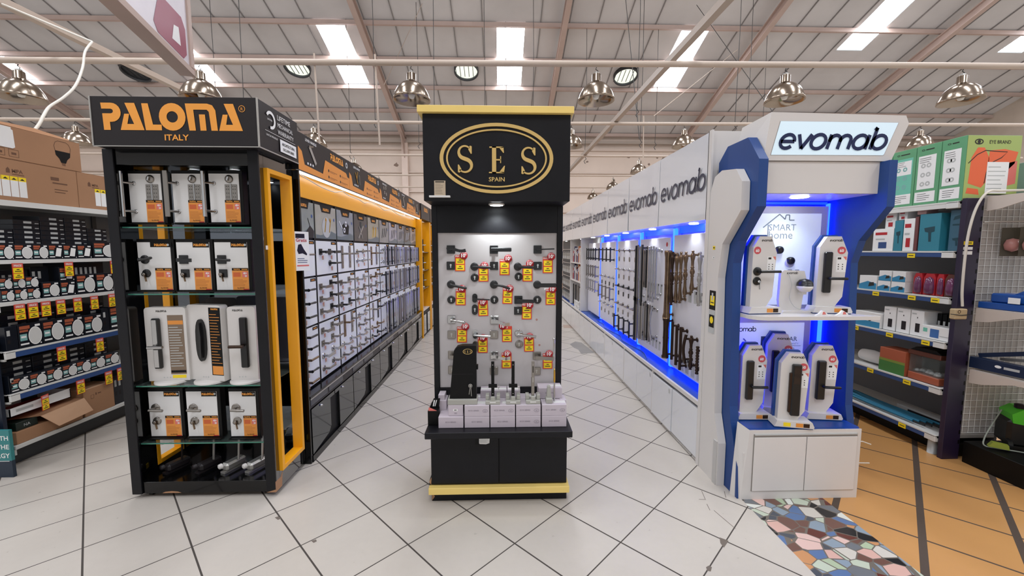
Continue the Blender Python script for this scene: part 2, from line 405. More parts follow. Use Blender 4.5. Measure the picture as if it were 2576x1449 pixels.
def mosaic_material():
    m = bpy.data.materials.new('broken_tile_mosaic'); m.use_nodes = True; nt = m.node_tree; b = nt.nodes['Principled BSDF']
    g = nt.nodes.new('ShaderNodeNewGeometry'); mp = nt.nodes.new('ShaderNodeMapping'); mp.inputs['Scale'].default_value = (12, 15, 1); mp.inputs['Rotation'].default_value = (0, 0, .5)
    nt.links.new(g.outputs['Position'], mp.inputs[0])
    v1 = nt.nodes.new('ShaderNodeTexVoronoi'); v1.inputs['Scale'].default_value = 1; nt.links.new(mp.outputs[0], v1.inputs['Vector'])
    v2 = nt.nodes.new('ShaderNodeTexVoronoi'); v2.feature = 'DISTANCE_TO_EDGE'; v2.inputs['Scale'].default_value = 1; nt.links.new(mp.outputs[0], v2.inputs['Vector'])
    sc = nt.nodes.new('ShaderNodeSeparateColor'); nt.links.new(v1.outputs['Color'], sc.inputs[0])
    cr = nt.nodes.new('ShaderNodeValToRGB'); cr.color_ramp.interpolation = 'CONSTANT'; e = cr.color_ramp.elements
    cols = ['c9c4ba', 'a9b99b', 'd0a89c', '5d2a22', '15161a', '55709a', '8696a4', 'c08a5c', '6b6f74', 'd5d8d0', 'b9c3b0', '6a4a40', '474c55', 'd8b8ae']
    for i, c in enumerate(cols):
        el = e[i] if i < 2 else e.new(i/len(cols)); el.position = i/len(cols); el.color = (*lin(c), 1)
    nt.links.new(sc.outputs[0], cr.inputs[0])
    lt = math_node(nt, 'LESS_THAN', v2.outputs['Distance'], .035)
    mx = nt.nodes.new('ShaderNodeMix'); mx.data_type = 'RGBA'; nt.links.new(lt, mx.inputs[0]); nt.links.new(cr.outputs[0], mx.inputs[6]); mx.inputs[7].default_value = (*lin('6c655c'), 1)
    nt.links.new(mx.outputs[2], b.inputs['Base Color']); b.inputs['Roughness'].default_value = .28
    return m
M_mosaic = mosaic_material()
M_stain = mat('bare_cement', '8e8a86', .7, var=.1); M_chip = mat('chipped_tile', '6a6058', .8)

fl = MB()
def floor_quad(x0, x1, y0, y1, m, z=0.): fl.add([(x0, y0, z), (x1, y0, z), (x1, y1, z), (x0, y1, z)], [(0, 1, 2, 3)], m)
floor_quad(X0, 1.516, FRONT_Y, WALL_Y, M_tile); floor_quad(1.516, 2.036, FRONT_Y, WALL_Y, M_mosaic); floor_quad(2.036, 4.4, FRONT_Y, WALL_Y, M_tan); floor_quad(4.4, X1, FRONT_Y, WALL_Y, M_tile)
def floor_patch(pts, m, z=.0006):
    q = [P(u, v, Z=0) for u, v in pts]; fl.add([(p.x, p.y, z) for p in q], [tuple(range(len(q)))], m)
floor_patch([(1433, 866), (1447, 859), (1463, 862), (1476, 872), (1496, 888), (1462, 890), (1455, 880), (1444, 875)], M_stain)
floor_patch([(1810, 1352), (1824, 1357), (1833, 1361), (1821, 1378), (1812, 1366)], M_chip)
floor_patch([(1776, 1427), (1783, 1423), (1791, 1427), (1788, 1438), (1779, 1436)], M_chip)
floor_patch([(691, 1302), (700, 1299), (708, 1305), (699, 1308)], M_chip)
floor_patch([(783, 1361), (795, 1357), (797, 1362), (789, 1366)], M_chip)
floor_patch([(1416, 817), (1450, 818), (1450, 826), (1418, 825)], mat('worn_reddish_patch', 'b09a8c', .6))
# cracks in the tiles by the blue and white stand
for a, b in (((1765, 1235), (1774, 1256)), ((1758, 1256), (1776, 1257)), ((1778, 1268), (1786, 1284)), ((1796, 1284), (1810, 1296)), ((1822, 1236), (1826, 1252)), ((1810, 1296), (1850, 1330))):
    p, q = P(*a, Z=0), P(*b, Z=0); t = (q-p).normalized(); n = Vector((-t.y, t.x, 0))*.0016
    fl.add([(v.x, v.y, .0008) for v in (p-n, q-n, q+n, p+n)], [(0, 1, 2, 3)], M_chip)
struct(fl, 'floor')

# roof sheets with standing ribs, skylight strips left open
M_roof = mat('roof_underside', 'd2d0d0', .55, var=.10, vscale=.7, spec=.3)
M_rib = mat('roof_rib', '8b8887', .6)
M_skyl = mat('translucent_roof_sheet', 'f4f8ff', .4, emit=SKY_LIGHT, ecol='f3f7ff')
SKX = [-18.2, -11.25, -5.6, .38, 6.65, 12.6, 18.6]
SKB = [(14.24, 16.93)]*5+[(11.4, 15.1)]*2
cuts = []
for x, (a, b) in zip(SKX, SKB):
    cuts.append((x-.47, x+.47, a, b))
    for y in (8.0, 2.5, -3.0): cuts.append((x-.47, x+.47, y-1.6, y+1.6))  # further skylight strips out of view, added to brighten the hall
rf = MB()
ys = sorted({FRONT_Y, RIDGE_Y, WALL_Y} | {c[2] for c in cuts} | {c[3] for c in cuts}); xs = sorted({X0, X1} | {c[0] for c in cuts} | {c[1] for c in cuts})
for i in range(len(xs)-1):
    for j in range(len(ys)-1):
        mx_, my_ = (xs[i]+xs[i+1])/2, (ys[j]+ys[j+1])/2
        if any(c[0] < mx_ < c[1] and c[2] < my_ < c[3] for c in cuts): continue
        rf.add([(xs[i], ys[j], roof_z(ys[j])), (xs[i+1], ys[j], roof_z(ys[j])), (xs[i+1], ys[j+1], roof_z(ys[j+1])), (xs[i], ys[j+1], roof_z(ys[j+1]))], [(0, 3, 2, 1)], M_roof)
x = X0+.4
while x < X1:
    if not any(c[0]-.05 < x < c[1]+.05 for c in cuts):
        rf.bar((x, RIDGE_Y, roof_z(RIDGE_Y)-.02), (x, WALL_Y, EAVE-.02), 0.026, .035, M_rib)
    x += .96
struct(rf, 'ceiling')
n_w = 1
for c in cuts:
    m = MB(); k = 4
    for q in range(k):        # corrugated translucent sheet
        xa, xb = c[0]+(c[1]-c[0])*q/k, c[0]+(c[1]-c[0])*(q+1)/k
        m.add([(xa, c[2], roof_z(c[2])+.03), (xb, c[2], roof_z(c[2])+.03), (xb, c[3], roof_z(c[3])+.03), (xa, c[3], roof_z(c[3])+.03)], [(0, 3, 2, 1)], M_skyl)
    o = struct(m, 'window_%d' % n_w); n_w += 1
n_t = 1
def trim(mb):
    global n_t
    o = struct(mb, 'trim_%d' % n_t); n_t += 1; return o
for y in (19.75, 18.25, 16.95, 15.6, 14.2, 12.75, 11.3):   # purlins: channel sections
    m = MB(); z = roof_z(y)
    m.box(X0, X1, y-.035, y+.035, z-.16, z-.03, M_steelp); m.box(X0, X1, y-.06, y+.035, z-.175, z-.16, M_steelp)
    trim(m)
for xr in (-17.9, -11.2, -4.45, 2.1, 8.75, 15.0):          # rafters: I sections falling to the far wall, with their columns
    m = MB()
    for w_, a, b in ((.17, .5, .47), (.03, .48, .23), (.17, .24, .21)):
        m.add([(xr-w_/2, 5.9, roof_z(5.9)-a), (xr+w_/2, 5.9, roof_z(5.9)-a), (xr+w_/2, WALL_Y-.1, EAVE-a+.03), (xr-w_/2, WALL_Y-.1, EAVE-a+.03),
               (xr-w_/2, 5.9, roof_z(5.9)-b), (xr+w_/2, 5.9, roof_z(5.9)-b), (xr+w_/2, WALL_Y-.1, EAVE-b+.03), (xr-w_/2, WALL_Y-.1, EAVE-b+.03)],
              [(0, 3, 2, 1), (4, 5, 6, 7), (0, 1, 5, 4), (1, 2, 6, 5), (2, 3, 7, 6), (3, 0, 4, 7)], M_steelp)
    m.prism([(WALL_Y-.1, EAVE-.5), (WALL_Y-1.0, EAVE-.2), (WALL_Y-.1, EAVE-1.3)], xr-.015, xr+.015, M_steelp, axis='x')
    trim(m)
    m = MB(); m.box(xr-.14, xr+.14, WALL_Y-.25, WALL_Y-.02, 0, EAVE-.35, mat('painted_column', 'e6d3c7', .7, var=.08, vscale=2)); trim(m)
m = MB(); m.box(X0, X1, WALL_Y, WALL_Y+.2, 0, EAVE+.2, M_wallp); struct(m, 'wall_back')
M_wallc = mat('grimy_cream_wall', 'c9bcae', .8, var=.06)
for nm, x in (('wall_left', X0), ('wall_right', X1)):
    m = MB(); m.prism([(FRONT_Y, 0), (WALL_Y, 0), (WALL_Y, EAVE), (RIDGE_Y, roof_z(RIDGE_Y)), (FRONT_Y, roof_z(FRONT_Y))], x-(.2 if x < 0 else 0), x+(0 if x < 0 else .2), M_wallc, axis='x'); struct(m, nm)
m = MB(); m.box(X0, X1, FRONT_Y-.2, FRONT_Y, 4.6, roof_z(FRONT_Y)+.02, M_wallc); struct(m, 'wall_front')
for z, d in ((3.4, .05), (4.35, .05), (5.25, .05), (6.35, .12)):   # rails along the far wall
    m = MB(); m.box(X0+.05, X1-.05, WALL_Y-.12, WALL_Y-.02, z-d/2, z+d/2, mat('rail_paint', 'd8c8bc', .6)); trim(m)
m = MB(); m.box(X0, X1, WALL_Y-.3, WALL_Y-.25+.12, EAVE-.42, EAVE-.3, M_beam); trim(m)
# stains and patches with their own outline on the far wall
M_wst = mat('wall_stain', '8d7a6d', .9)
m = MB(); rr = random.Random(4)
for cx, cz, s_ in ((6.9, 5.55, .16), (7.2, 5.7, .06), (7.9, 5.95, .1), (8.35, 5.5, .14), (-.9, 5.7, .12), (-7.4, 5.1, .05), (-4.9, 5.6, .1), (6.2, 6.05, .07), (7.6, 6.02, .05), (-6.8, 4.9, .04), (4.2, 5.8, .05), (-9.6, 5.4, .07)):
    m.flat([(cx+s_*math.cos(a)*rr.uniform(.5, 1.4), cz+s_*math.sin(a)*rr.uniform(.5, 1.3)) for a in [2*PI*i/9 for i in range(9)]], WALL_Y-.004, M_wst)
trim(m)

# ---------------------------------------------------------------- pipes, beams, lamps under the roof
RAIL_Z = 3.98
def sect(name, label, cat, build, group=None):
    m = MB(); build(m); return tag(m.build(name), label, cat, group)
sect('lamp_rail', 'long cream pipe running across the hall, carrying the nearest bell lamps', 'pipe', lambda m: m.tube([(-12, 5.6, 3.93), (-6, 5.6, 3.96), (0, 5.6, 4.0), (6, 5.6, 4.05), (12, 5.6, 4.07)], .038, M_pipe, 10))
sect('lamp_rail', 'thin cream pipe across the hall above the second row of bell lamps', 'pipe', lambda m: m.tube([(-14, 8.7, 4.16), (0, 8.7, 4.17), (14, 8.7, 4.25)], .035, M_pipe, 8))
for y, t in ((11.6, 'third'), (14.6, 'fourth'), (17.3, 'fifth')):
    sect('lamp_rail', 'thin grey pipe across the hall above the %s row of bell lamps' % t, 'pipe', lambda m: m.tube([(-15, y, 4.15), (15, y, 4.2)], .03, M_pipe, 8))
sect('support_beam', 'long grey square beam slanting down from the top right towards the black centre stand', 'beam', lambda m: m.bar((2.53, 2.0, 4.31), (2.25, 19, 4.2), .09, .09, M_beam))
sect('support_beam', 'long cream square beam slanting from the top left edge behind the hanging light box', 'beam', lambda m: m.bar((-5.75, 2.5, 4.38), (-4.95, 19, 4.25), .1, .08, M_pipe))
for x, y, z0, z1, t in ((-2.4, 5.62, 2.55, 4.1, 'behind the orange and black header signs'), (-1.62, 5.62, 2.95, 4.1, 'just left of the centre stand'), (3.0, 8.72, 2.6, 4.35, 'above the white banners of the right aisle')):
    sect('drop_pipe', 'thin vertical pipe hanging from the rail %s' % t, 'pipe', lambda m: m.tube([(x, y, z1), (x+.03, y, z0)], .012, M_pipe, 8))

def make_lamp():
    t = thing('bell_lamp', '', 'lamp', group='polished bell shaped lamps hanging in rows')
    m = MB(); m.lathe([(.045, .345), (.058, .335), (.06, .25), (.075, .235), (.13, .205), (.18, .155), (.215, .09), (.235, .03), (.242, 0), (.235, 0), (.208, .088), (.173, .15), (.125, .196), (.05, .225)], (0, 0, 0), M_lampm, n=28); m.build('lamp_shade', t)
    m = MB(); m.lathe([(.0, .02), (.03, .03), (.045, .07), (.04, .12), (.03, .18)], (0, 0, 0), mat('frosted_bulb', 'f1efe8', .3), n=14); m.build('bulb', t)
    m = MB(); m.lathe([(.035, .345), (.035, .365), (.012, .375)], (0, 0, 0), M_steel, n=12); m.tube([(0, 0, .36), (.02, 0, .385), (-.01, 0, .405), (0, 0, .43)], .006, M_wire, 6); m.build('hook', t)
    return t
M_lampm = mat('polished_lamp_metal', '9d8f80', .2, 1.)
lamp0 = make_lamp(); first = True
ROWS = [(5.6, [(-6.1, 3.5), (-3.85, 3.63), (-1.15, 3.5), (1.28, 3.5), (3.83, 3.5), (6.28, 3.52)], 'nearest row'), (8.7, [(-8.5, 3.69), (-3.78, 3.69), (1.49, 3.7), (3.86, 3.71), (8.95, 3.76)], 'second row'),
        (11.6, [(-9.5, 3.65), (-4.0, 3.65), (1.35, 3.65), (3.9, 3.65), (9.3, 3.65), (12.0, 3.65)], 'third row'), (14.6, [(-10.8, 3.65), (-4.2, 3.65), (4.0, 3.66)], 'fourth row'), (17.3, [(-4.2, 3.65), (3.9, 3.65)], 'fifth row')]
for y, L, rn in ROWS:
    for i, (x, z) in enumerate(L):
        lb = 'polished bell lamp in the %s from the front, %s from the left' % (rn, ORD[i])
        o = lamp0 if first else dup(lamp0, label=lb); o['label'] = lb; first = False
        rz_ = (4.0+(x*.0075 if x > 0 else x*.0067)-.038) if y < 6 else ((4.17+(x/14*.08 if x > 0 else x/14*.01)-.035) if y < 9 else 4.15+(x+15)/30*.05-.03)
        o.location = (x, y, rz_-.437)
for x, y, t, dark in ((-13.6, 16.4, 'dark round roof vent at the upper left beside the hanging light box', 1), (-7.5, 16.1, 'bright round roof vent left of the long rafter', 0), (-1.25, 16.15, 'bright round roof vent above the black centre stand', 0), (4.85, 16.3, 'bright round roof vent right of the second bell lamp', 0)):
    z = roof_z(y); t_ = thing('roof_vent', t, 'vent', (x, y, z), 0, 'round ventilators in the roof'); t_.rotation_euler = (-math.atan(SL), 0, 0)
    m = MB(); m.lathe([(.46, -.14), (.46, .0), (.42, .0), (.42, -.14), (.46, -.14)], (0, 0, 0), M_shelfd, n=28); m.build('rim', t_)
    m = MB(); m.lathe([(0, -.04), (.42, -.04)], (0, 0, 0), M_shelfd if dark else mat('vent_daylight', 'e9efe2', .5, emit=.9), n=28)
    for k in range(5): m.box(-.4+.16*k, -.38+.16*k, -.3, .3, -.075, -.06, M_shelfd)
    m.build('louvre', t_)

# hanging light box at the top left, seen from below
q0, q1 = Vector((-2.41, 3.37, 2.9)), Vector((-2.0, 2.05, 2.9)); ln = (q1-q0).length
t_ = thing('hanging_light_box', 'cream framed light box hanging from the roof at the upper left, with pink print', 'sign', q0, math.atan2(q1.y-q0.y, q1.x-q0.x))
M_frame = mat('cream_sign_frame', 'b39c90', .5, var=.06)
m = MB()
m.box(0, ln, -.05, .05, 0, .05, M_frame, .004); m.box(0, ln, -.05, .05, .95, 1.0, M_frame, .004); m.box(0, .06, -.05, .05, .05, .95, M_frame, .004); m.box(ln-.06, ln, -.05, .05, .05, .95, M_frame, .004)
m.build('frame', t_)
m = MB(); m.box(.06, ln-.06, -.035, .035, .05, .95, mat('sign_print_face', 'cfc9cf', .35, var=.08, vscale=4), 0)
for yy in (.0365, -.0365):
    m.flat([(.1, .12), (.16, .07), (.55, .07), (.6, .12), (.5, .34), (.16, .36), (.1, .3)], yy, mat('maroon_print', '8e3a52', .4)); m.flat([(.2, .14), (.34, .13), (.3, .24), (.22, .26)], yy*1.02, M_text)
m.build('printed_panel', t_)
m = MB()
for x in (.1, ln-.2): m.tube([(x, 0, 1.0), (x, 0, 4.0)], .006, M_wire, 5)
m.build('hanging_wire', t_)
cpts = [P(232, 105, Y=5.0), P(214, 130, Y=4.7), P(208, 170, Y=4.5), P(190, 215, Y=4.2), P(160, 245, Y=4.0), P(125, 268, Y=3.8), P(110, 290, Y=3.6), P(100, 310, Y=3.5), P(84, 331, Y=3.4)]
def smooth(pts, k=4):
    pts = [Vector(p) for p in pts]
    out = []
    for i in range(len(pts)-1):
        a, b, c, d = pts[max(i-1, 0)], pts[i], pts[i+1], pts[min(i+2, len(pts)-1)]
        for j in range(k):
            t = j/k; out.append(.5*((2*b)+(c-a)*t+(2*a-5*b+4*c-d)*t*t+(3*b-a-3*c+d)*t**3))
    return out+[pts[-1]]
m = MB(); m.tube([Vector((-5.55, 5.0, 4.3))]+smooth(cpts), .011, M_wwire, 8)
tag(m.build('white_cable'), 'white cable drooping from the left beam down into the top cardboard box', 'cable')
rr = random.Random(3); k = 0
WX = [(-8.2, 12.5), (-6.4, 10.8), (-5.0, 14.2), (-3.3, 11.3), (-2.6, 13.6), (-1.6, 10.4), (-.45, 12.5), (.2, 14.2), (1.0, 12.75), (2.9, 14.2), (3.7, 11.3), (4.3, 12.75), (5.3, 14.2), (6.4, 11.3), (7.6, 12.75), (9.0, 14.2)]
for i, (x, y) in enumerate(WX):
    m = MB(); z1 = roof_z(y)+.01; z0 = rr.uniform(4.4, 5.2)
    m.tube([(x, y, z1), (x+.02, y, (z0+z1)/2), (x, y, z0+.15)], .0085, M_wire, 5); m.tube([(x, y, z0+.15), (x+.05, y, z0+.08), (x-.03, y, z0), (x+.02, y, z0-.08)], .011, M_wire, 5)
    tag(m.build('hanging_wire'), 'thin dark wire hanging from the roof, %s from the left' % ORD[i], 'wire', 'thin wires hanging from the purlins')
for i, (a, b) in enumerate((((7.6, 10.5, 4.2), (6.0, 13, 9.0)), ((2.95, 8.8, 3.9), (3.4, 12, 9.5)), ((-2.3, 13, 8.9), (-4.3, 16, 7.7)), ((7.9, 14, 8.2), (3.5, 9.5, 4.6)))):
    sect('bracing_wire', 'thin slanting brace wire under the roof, %s' % ('right of the lit white sign', 'above the white banners', 'between two rafters over the centre', 'high above the lit white sign')[i], 'wire', lambda m: m.tube([a, b], .009, M_pipe if i > 1 else M_wire, 5))
# ================================================================ HANDLES (shared builders)
def rosette(mb, shape, m, s=.026, y=0., t=.008):
    if shape == 'square': mb.box(-s, s, y-t, y, -s, s, m, .002)
    elif shape == 'round': mb.lathe([(s, 0), (s, -t*.7), (s*.92, -t), (0, -t)], (0, y, 0), m, 'y', 20)
    else: mb.prism([(a, b) for a, b in _arc(0, s*.5, s*.62, 0, 180, 8)]+[(a, b) for a, b in _arc(0, -s*.5, s*.62, 180, 360, 8)], y-t, y, m)
def lever_mb(kind, L, dz, m, out=.05, m2=None):
    mb = MB(); sg = 1 if L > 0 else -1; a = abs(L)
    mb.tube([(0, -.006, 0), (0, -out, 0)], .0095, m, 10)
    if kind == 'flat': mb.bar((-.012*sg, -out, -.002), (L, -out, dz), .01, .022, m)
    elif kind == 'broad': mb.box(-.022, L, -out-.006, -out+.006, -.013, .012, m, .004)
    elif kind == 'thin': mb.bar((-.005*sg, -out, 0), (L, -out, dz), .009, .008, m)
    elif kind == 'wavy':
        pts = [(sg*a*t-.02*sg*(1-t), -out-.008*math.sin(t*PI), dz*t+.006*math.sin(t*2*PI)) for t in [i/8 for i in range(9)]]
        for i in range(8):
            p, q = pts[i], pts[i+1]; h = .022-.004*math.sin(i/8*PI); mb.bar(p, q, .008, h, m)
    elif kind == 'curved':
        pts = [(sg*a*t, -out, dz*t*t) for t in [i/8 for i in range(9)]]
        mb.tube(pts, .008, m, 10, rad=[.012, .0085, .007, .007, .0075, .008, .0085, .009, .007])
    elif kind == 'taper':
        mb.tube([(sg*a*t, -out, dz*t) for t in (0, .1, .4, .7, .95, 1)], .009, m, 10, rad=[.013, .011, .008, .009, .008, .004])
    else:
        mb.tube([(-.008*sg, -out, 0), (0, -out, 0), (L*.5, -out, dz*.5), (L, -out, dz)], .0085, m, 10)
    return mb
def make_handle(shape, kind, L, m, dz=0., s=.026, name='lever_handle', key=False, rx=1):
    t = thing(name, '', 'door handle')
    q = MB(); rosette(q, shape, m, s)
    if key: q.M = Matrix.Translation((0, 0, -.075)); rosette(q, shape, m, s*.85); q.flat([(-.003, -.01), (.003, -.01), (.003, .002), (-.003, .002)], -.0086, M_ink)
    q.build('rosette', t); lever_mb(kind, L, dz, m).build('lever', t)
    return t
def make_pull(L, m, kind='bar', gap=.12, r=.012, name='pull_handle'):
    t = thing(name, '', 'door handle'); q = MB()
    if kind == 'bar': q.tube([(0, -.055, -L/2), (0, -.055, L/2)], r, m, 10)
    elif kind == 'square': q.box(-r, r, -.055-r, -.055+r, -L/2, L/2, m, .002)
    elif kind == 'bow': q.tube([(0, -.055-.02*math.sin(PI*k/8), -L/2+L*k/8) for k in range(9)], r, m, 10)
    elif kind == 'bulge': q.lathe([(r*1.5, -L/2), (r*1.6, -L/2+.02), (r*1.25, -L*.42), (r*1.15, -L*.2), (r*1.2, -.01), (r*1.3, 0), (r*1.2, .01), (r*1.15, L*.2), (r*1.3, L*.4), (r*1.6, L/2-.02), (r*1.55, L/2)], (0, -.06, 0), m, 'z', 14)
    elif kind == 'baluster':
        pr = [(.5, -.5), (.9, -.49), (.5, -.46), (1.0, -.44), (1.25, -.38), (.8, -.25), (.7, -.12), (1.1, -.1), (.7, -.08), (1.15, -.03), (1.3, 0), (1.15, .03), (.7, .08), (1.1, .1), (.7, .12), (.8, .25), (1.3, .36), (1.0, .42), (.5, .45), (.8, .475), (.5, .5)]
        q.lathe([(r*a*1.25, b*L) for a, b in pr], (0, -.05, 0), m, 'z', 14)
    elif kind == 'twist':
        q.tube([(0, -.055, -L/2+L*k/30) for k in range(31)], r, m, 8, rad=[r*(1+.25*math.sin(k*2)) for k in range(31)])
    q.build('grip', t)
    for z in (-L/2+gap*.35, L/2-gap*.35):
        q = MB(); q.tube([(0, 0, z), (0, -.05, z)], .009, m, 8); q.lathe([(.018, 0), (.018, -.005), (.01, -.008)], (0, 0, z), m, 'y', 14); q.build('mounting_post', t)
    return t

# ================================================================ CENTRE STAND (black and gold)
BY = 2.62
t_ = thing('display_stand', 'tall black floor stand with gold trim and oval gold emblem, between the two aisles', 'display stand', (0, 0, 0))
m = MB(); m.box(-.430, .415, 2.435, 2.86, 0, .07, M_blackw, .003); m.build('plinth', t_)
m = MB(); m.box(-.440, .424, 2.385, 2.87, .07, .112, M_gold, .002); m.build('gold_skirting', t_, label='dull gold strip around the foot')
m = MB(); m.box(-.428, .412, 2.425, 2.86, .112, .447, M_blackw, .002)
m.box(-.44, -.428, 2.425, 2.86, .112, .14, M_blackw); m.build('base_cabinet', t_)
for nm, a, b in (('cabinet_door', -.424, -.012), ('cabinet_door', -.008, .408)):
    m = MB(); m.box(a, b, 2.413, 2.425, .125, .44, M_blackw, .002); m.build(nm, t_)
m = MB(); m.box(-.448, .43, 2.335, 2.87, .447, .487, M_blackw, .003); m.build('counter_top', t_)
m = MB(); m.box(-.43, -.395, 2.61, 2.83, .487, 1.84, M_blackw, .002); m.box(.364, .40, 2.61, 2.83, .487, 1.84, M_blackw, .002)
m.box(-.395, .364, 2.61, 2.66, .487, .665, M_blackw); m.box(-.395, .364, 2.61, 2.66, 1.672, 1.84, M_blackw); m.box(-.395, .364, 2.64, 2.83, .487, 1.84, M_blackw); m.build('back_frame', t_)
m = MB(); m.box(-.394, .363, BY, 2.64, .666, 1.671, M_sesboard, .001)
for u, v in ((1350, 804), (1357, 868)):
    p = P(u, v, Y=BY); m.ring(p.x, p.z, .003, .006, BY-.0008, M_rust)
p = P(1376, 727, Y=BY); m.rect(p.x-.018, p.x+.018, p.z-.006, p.z+.006, BY-.0008, M_paper)
m.build('display_board', t_)
m = MB(); m.box(-.428, .398, 2.352, 2.83, 1.838, 2.315, M_blackw, .003); m.build('header_box', t_)
m = MB(); m.box(-.452, .412, 2.325, 2.86, 2.315, 2.352, M_gold, .002); m.build('gold_cornice', t_, label='flat gold strip along the top')
m = MB(); cx, cz = -.017, 2.073
m.ring(cx, cz, .298, .318, 2.345, M_goldl, .175, .193, n=64, d=.007); m.ring(cx, cz, .273, .282, 2.345, M_goldl, .152, .160, n=64, d=.007)
glyph_S(m, cx-.178, cz-.005, .15, M_goldl, 2.345, .007); glyph_E(m, cx-.0, cz-.008, .145, M_goldl, 2.345, .007); glyph_S(m, cx+.178, cz-.012, .15, M_goldl, 2.345, .007)
m.text('SPAIN', cx, cz-.125, .033, M_goldl, 2.350, sx=1.05, bold=.015)
m.build('emblem', t_, label='gold oval emblem with letters')
m = MB(); m.lathe([(.048, 0), (.048, -.006), (.04, -.008)], (-.02, 2.50, 1.838), M_white, n=24); m.lathe([(0, -.009), (.038, -.009)], (-.02, 2.50, 1.838), M_spot, n=24); m.build('downlight', t_)
ld = bpy.data.lights.new('downlight_beam', 'SPOT'); ld.energy = 9; ld.spot_size = R(120); ld.spot_blend = .6; ld.shadow_soft_size = .03; ld.color = (.9, .97, 1)
lo = bpy.data.objects.new('downlight_beam', ld); C.objects.link(lo); lo.location = (-.02, 2.50, 1.82); lo.rotation_euler = (R(14), 0, 0); lo.parent = t_
m = MB(); m.box(-.368, -.305, 2.347, 2.3495, 1.865, 1.95, mat('beige_notice', 'b9a78f', .6)); m.rect(-.362, -.312, 1.94, 1.946, 2.3465, M_ink); m.lines(-.362, -.315, 1.875, 1.935, 7, 2.3465, mat('faint_ink', '8d8170', .6), .25); m.box(-.395, -.278, 2.330, 2.352, 1.856, 1.866, M_whitem, .001); m.build('notice_ledge', t_, label='beige notice standing on a small white ledge')
m = MB(); m.flat([(-.154, .375), (-.066, .375), (-.066, .428), (-.154, .428)], 2.4122, M_blackm); m.flat([(-.131, .382), (-.127, .378), (-.088, .376), (-.068, .383), (-.066, .418), (-.131, .420)], 2.4118, M_paper); m.lines(-.127, -.072, .385, .415, 6, 2.4114, M_discg, .25); m.build('taped_note', t_, label='small white note taped on the door')
# cardboard wear at the foot
m = MB(); m.flat([(-.4395, .14), (-.425, .17), (-.428, .12)], 2.4117, M_card); m.flat([(-.428, .005), (-.410, .03), (-.428, .065)], 2.4345, M_card); m.build('worn_edge', t_)

def px_on(S, ox, oy, Y): return lambda x, y: P(ox+x/S, oy+y/S, Y=Y)
A1, A2 = px_on(7.244, 1080, 560, BY), px_on(6.585, 1080, 740, BY)
HL = [ # converter, centre, end, rosette, lever kind, material, words
 (A1, (395, 490), (680, 505), 'square', 'wavy', M_hblack, 'black wavy lever handle on square rose, top left'), (A1, (822, 803), (1125, 812), 'round', 'round', M_hblack, 'black straight lever handle on round rose, left of the second row'),
 (A1, (1178, 492), (1500, 502), 'square', 'broad', M_hblack, 'black broad flat lever handle on square rose, top middle'), (A1, (1612, 803), (1905, 812), 'round', 'taper', M_hblack, 'black tapering lever handle on round rose, right of the second row'),
 (A1, (1972, 490), (2265, 480), 'square', 'thin', M_hblack, 'black thin rod lever handle on square rose, top right'), (A1, (397, 1125), (700, 1185), 'round', 'taper', M_hblack, 'black drooping lever handle on round rose, left below the wavy one'),
 (A1, (830, 1375), (1112, 1390), 'oval', 'thin', M_hblack, 'black slim lever handle on narrow oval rose'), (A1, (1178, 1128), (1470, 1195), 'round', 'curved', M_hblack, 'black curved lever handle with ball end, in the middle'),
 (A1, (1622, 1405), (1905, 1418), 'square', 'flat', M_hblack, 'black flat lever handle on square rose, fourth row right'), (A1, (1965, 1130), (2300, 1150), 'round', 'broad', M_hblack, 'black thick lever handle on round rose, right edge'),
 (A2, (370, 415), (612, 455), 'square', 'curved', M_chrome, 'chrome curved lever handle on square rose, left side'), (A2, (1078, 425), (1330, 475), 'square', 'wavy', M_chrome, 'chrome wavy lever handle on square rose, in the middle'),
 (A2, (762, 660), (1018, 676), 'oval', 'round', M_chrome, 'chrome straight lever handle on oval rose'), (A2, (1480, 645), (1765, 682), 'round', 'round', M_chrome, 'chrome cylindrical lever handle on round rose'),
 (A2, (378, 1000), (640, 1040), 'square', 'flat', M_nickel, 'nickel lever handle half hidden behind the black lock case'), (A2, (1075, 1010), (1340, 1025), 'square', 'wavy', M_chrome, 'chrome twisted lever handle, bottom row middle'),
 (A2, (1780, 1015), (2060, 1040), 'square', 'flat', M_nickel, 'nickel flat lever handle, bottom row right')]
for cv, c, e, sh, kd, mm, lb in HL:
    p, q = cv(*c), cv(*e)
    h = make_handle(sh, kd, (q.x-p.x)*.98, mm, (q.z-p.z)); h.location = (p.x, BY-.0006, p.z)
    tag(h, lb+' of the grey board' if len(lb.split()) < 12 else lb, 'door handle', 'lever handles on the centre stand')
KP = [(A1, 393, 785, 'square', 0), (A1, 828, 1003, 'round', 0), (A1, 1180, 787, 'square', 0), (A1, 1627, 985, 'round', 0), (A1, 1975, 787, 'square', 0), (A1, 402, 1405, 'round', 0), (A2, 755, 255, 'oval', 0), (A1, 1185, 1405, 'round', 0),
      (A2, 1470, 272, 'square', 0), (A1, 1968, 1405, 'round', 0), (A2, 370, 668, 'square', 1), (A2, 1072, 668, 'square', 1), (A2, 765, 860, 'oval', 1), (A2, 1487, 825, 'round', 1), (A2, 378, 1250, 'square', 1), (A2, 1072, 1265, 'square', 1), (A2, 1775, 1270, 'square', 1)]
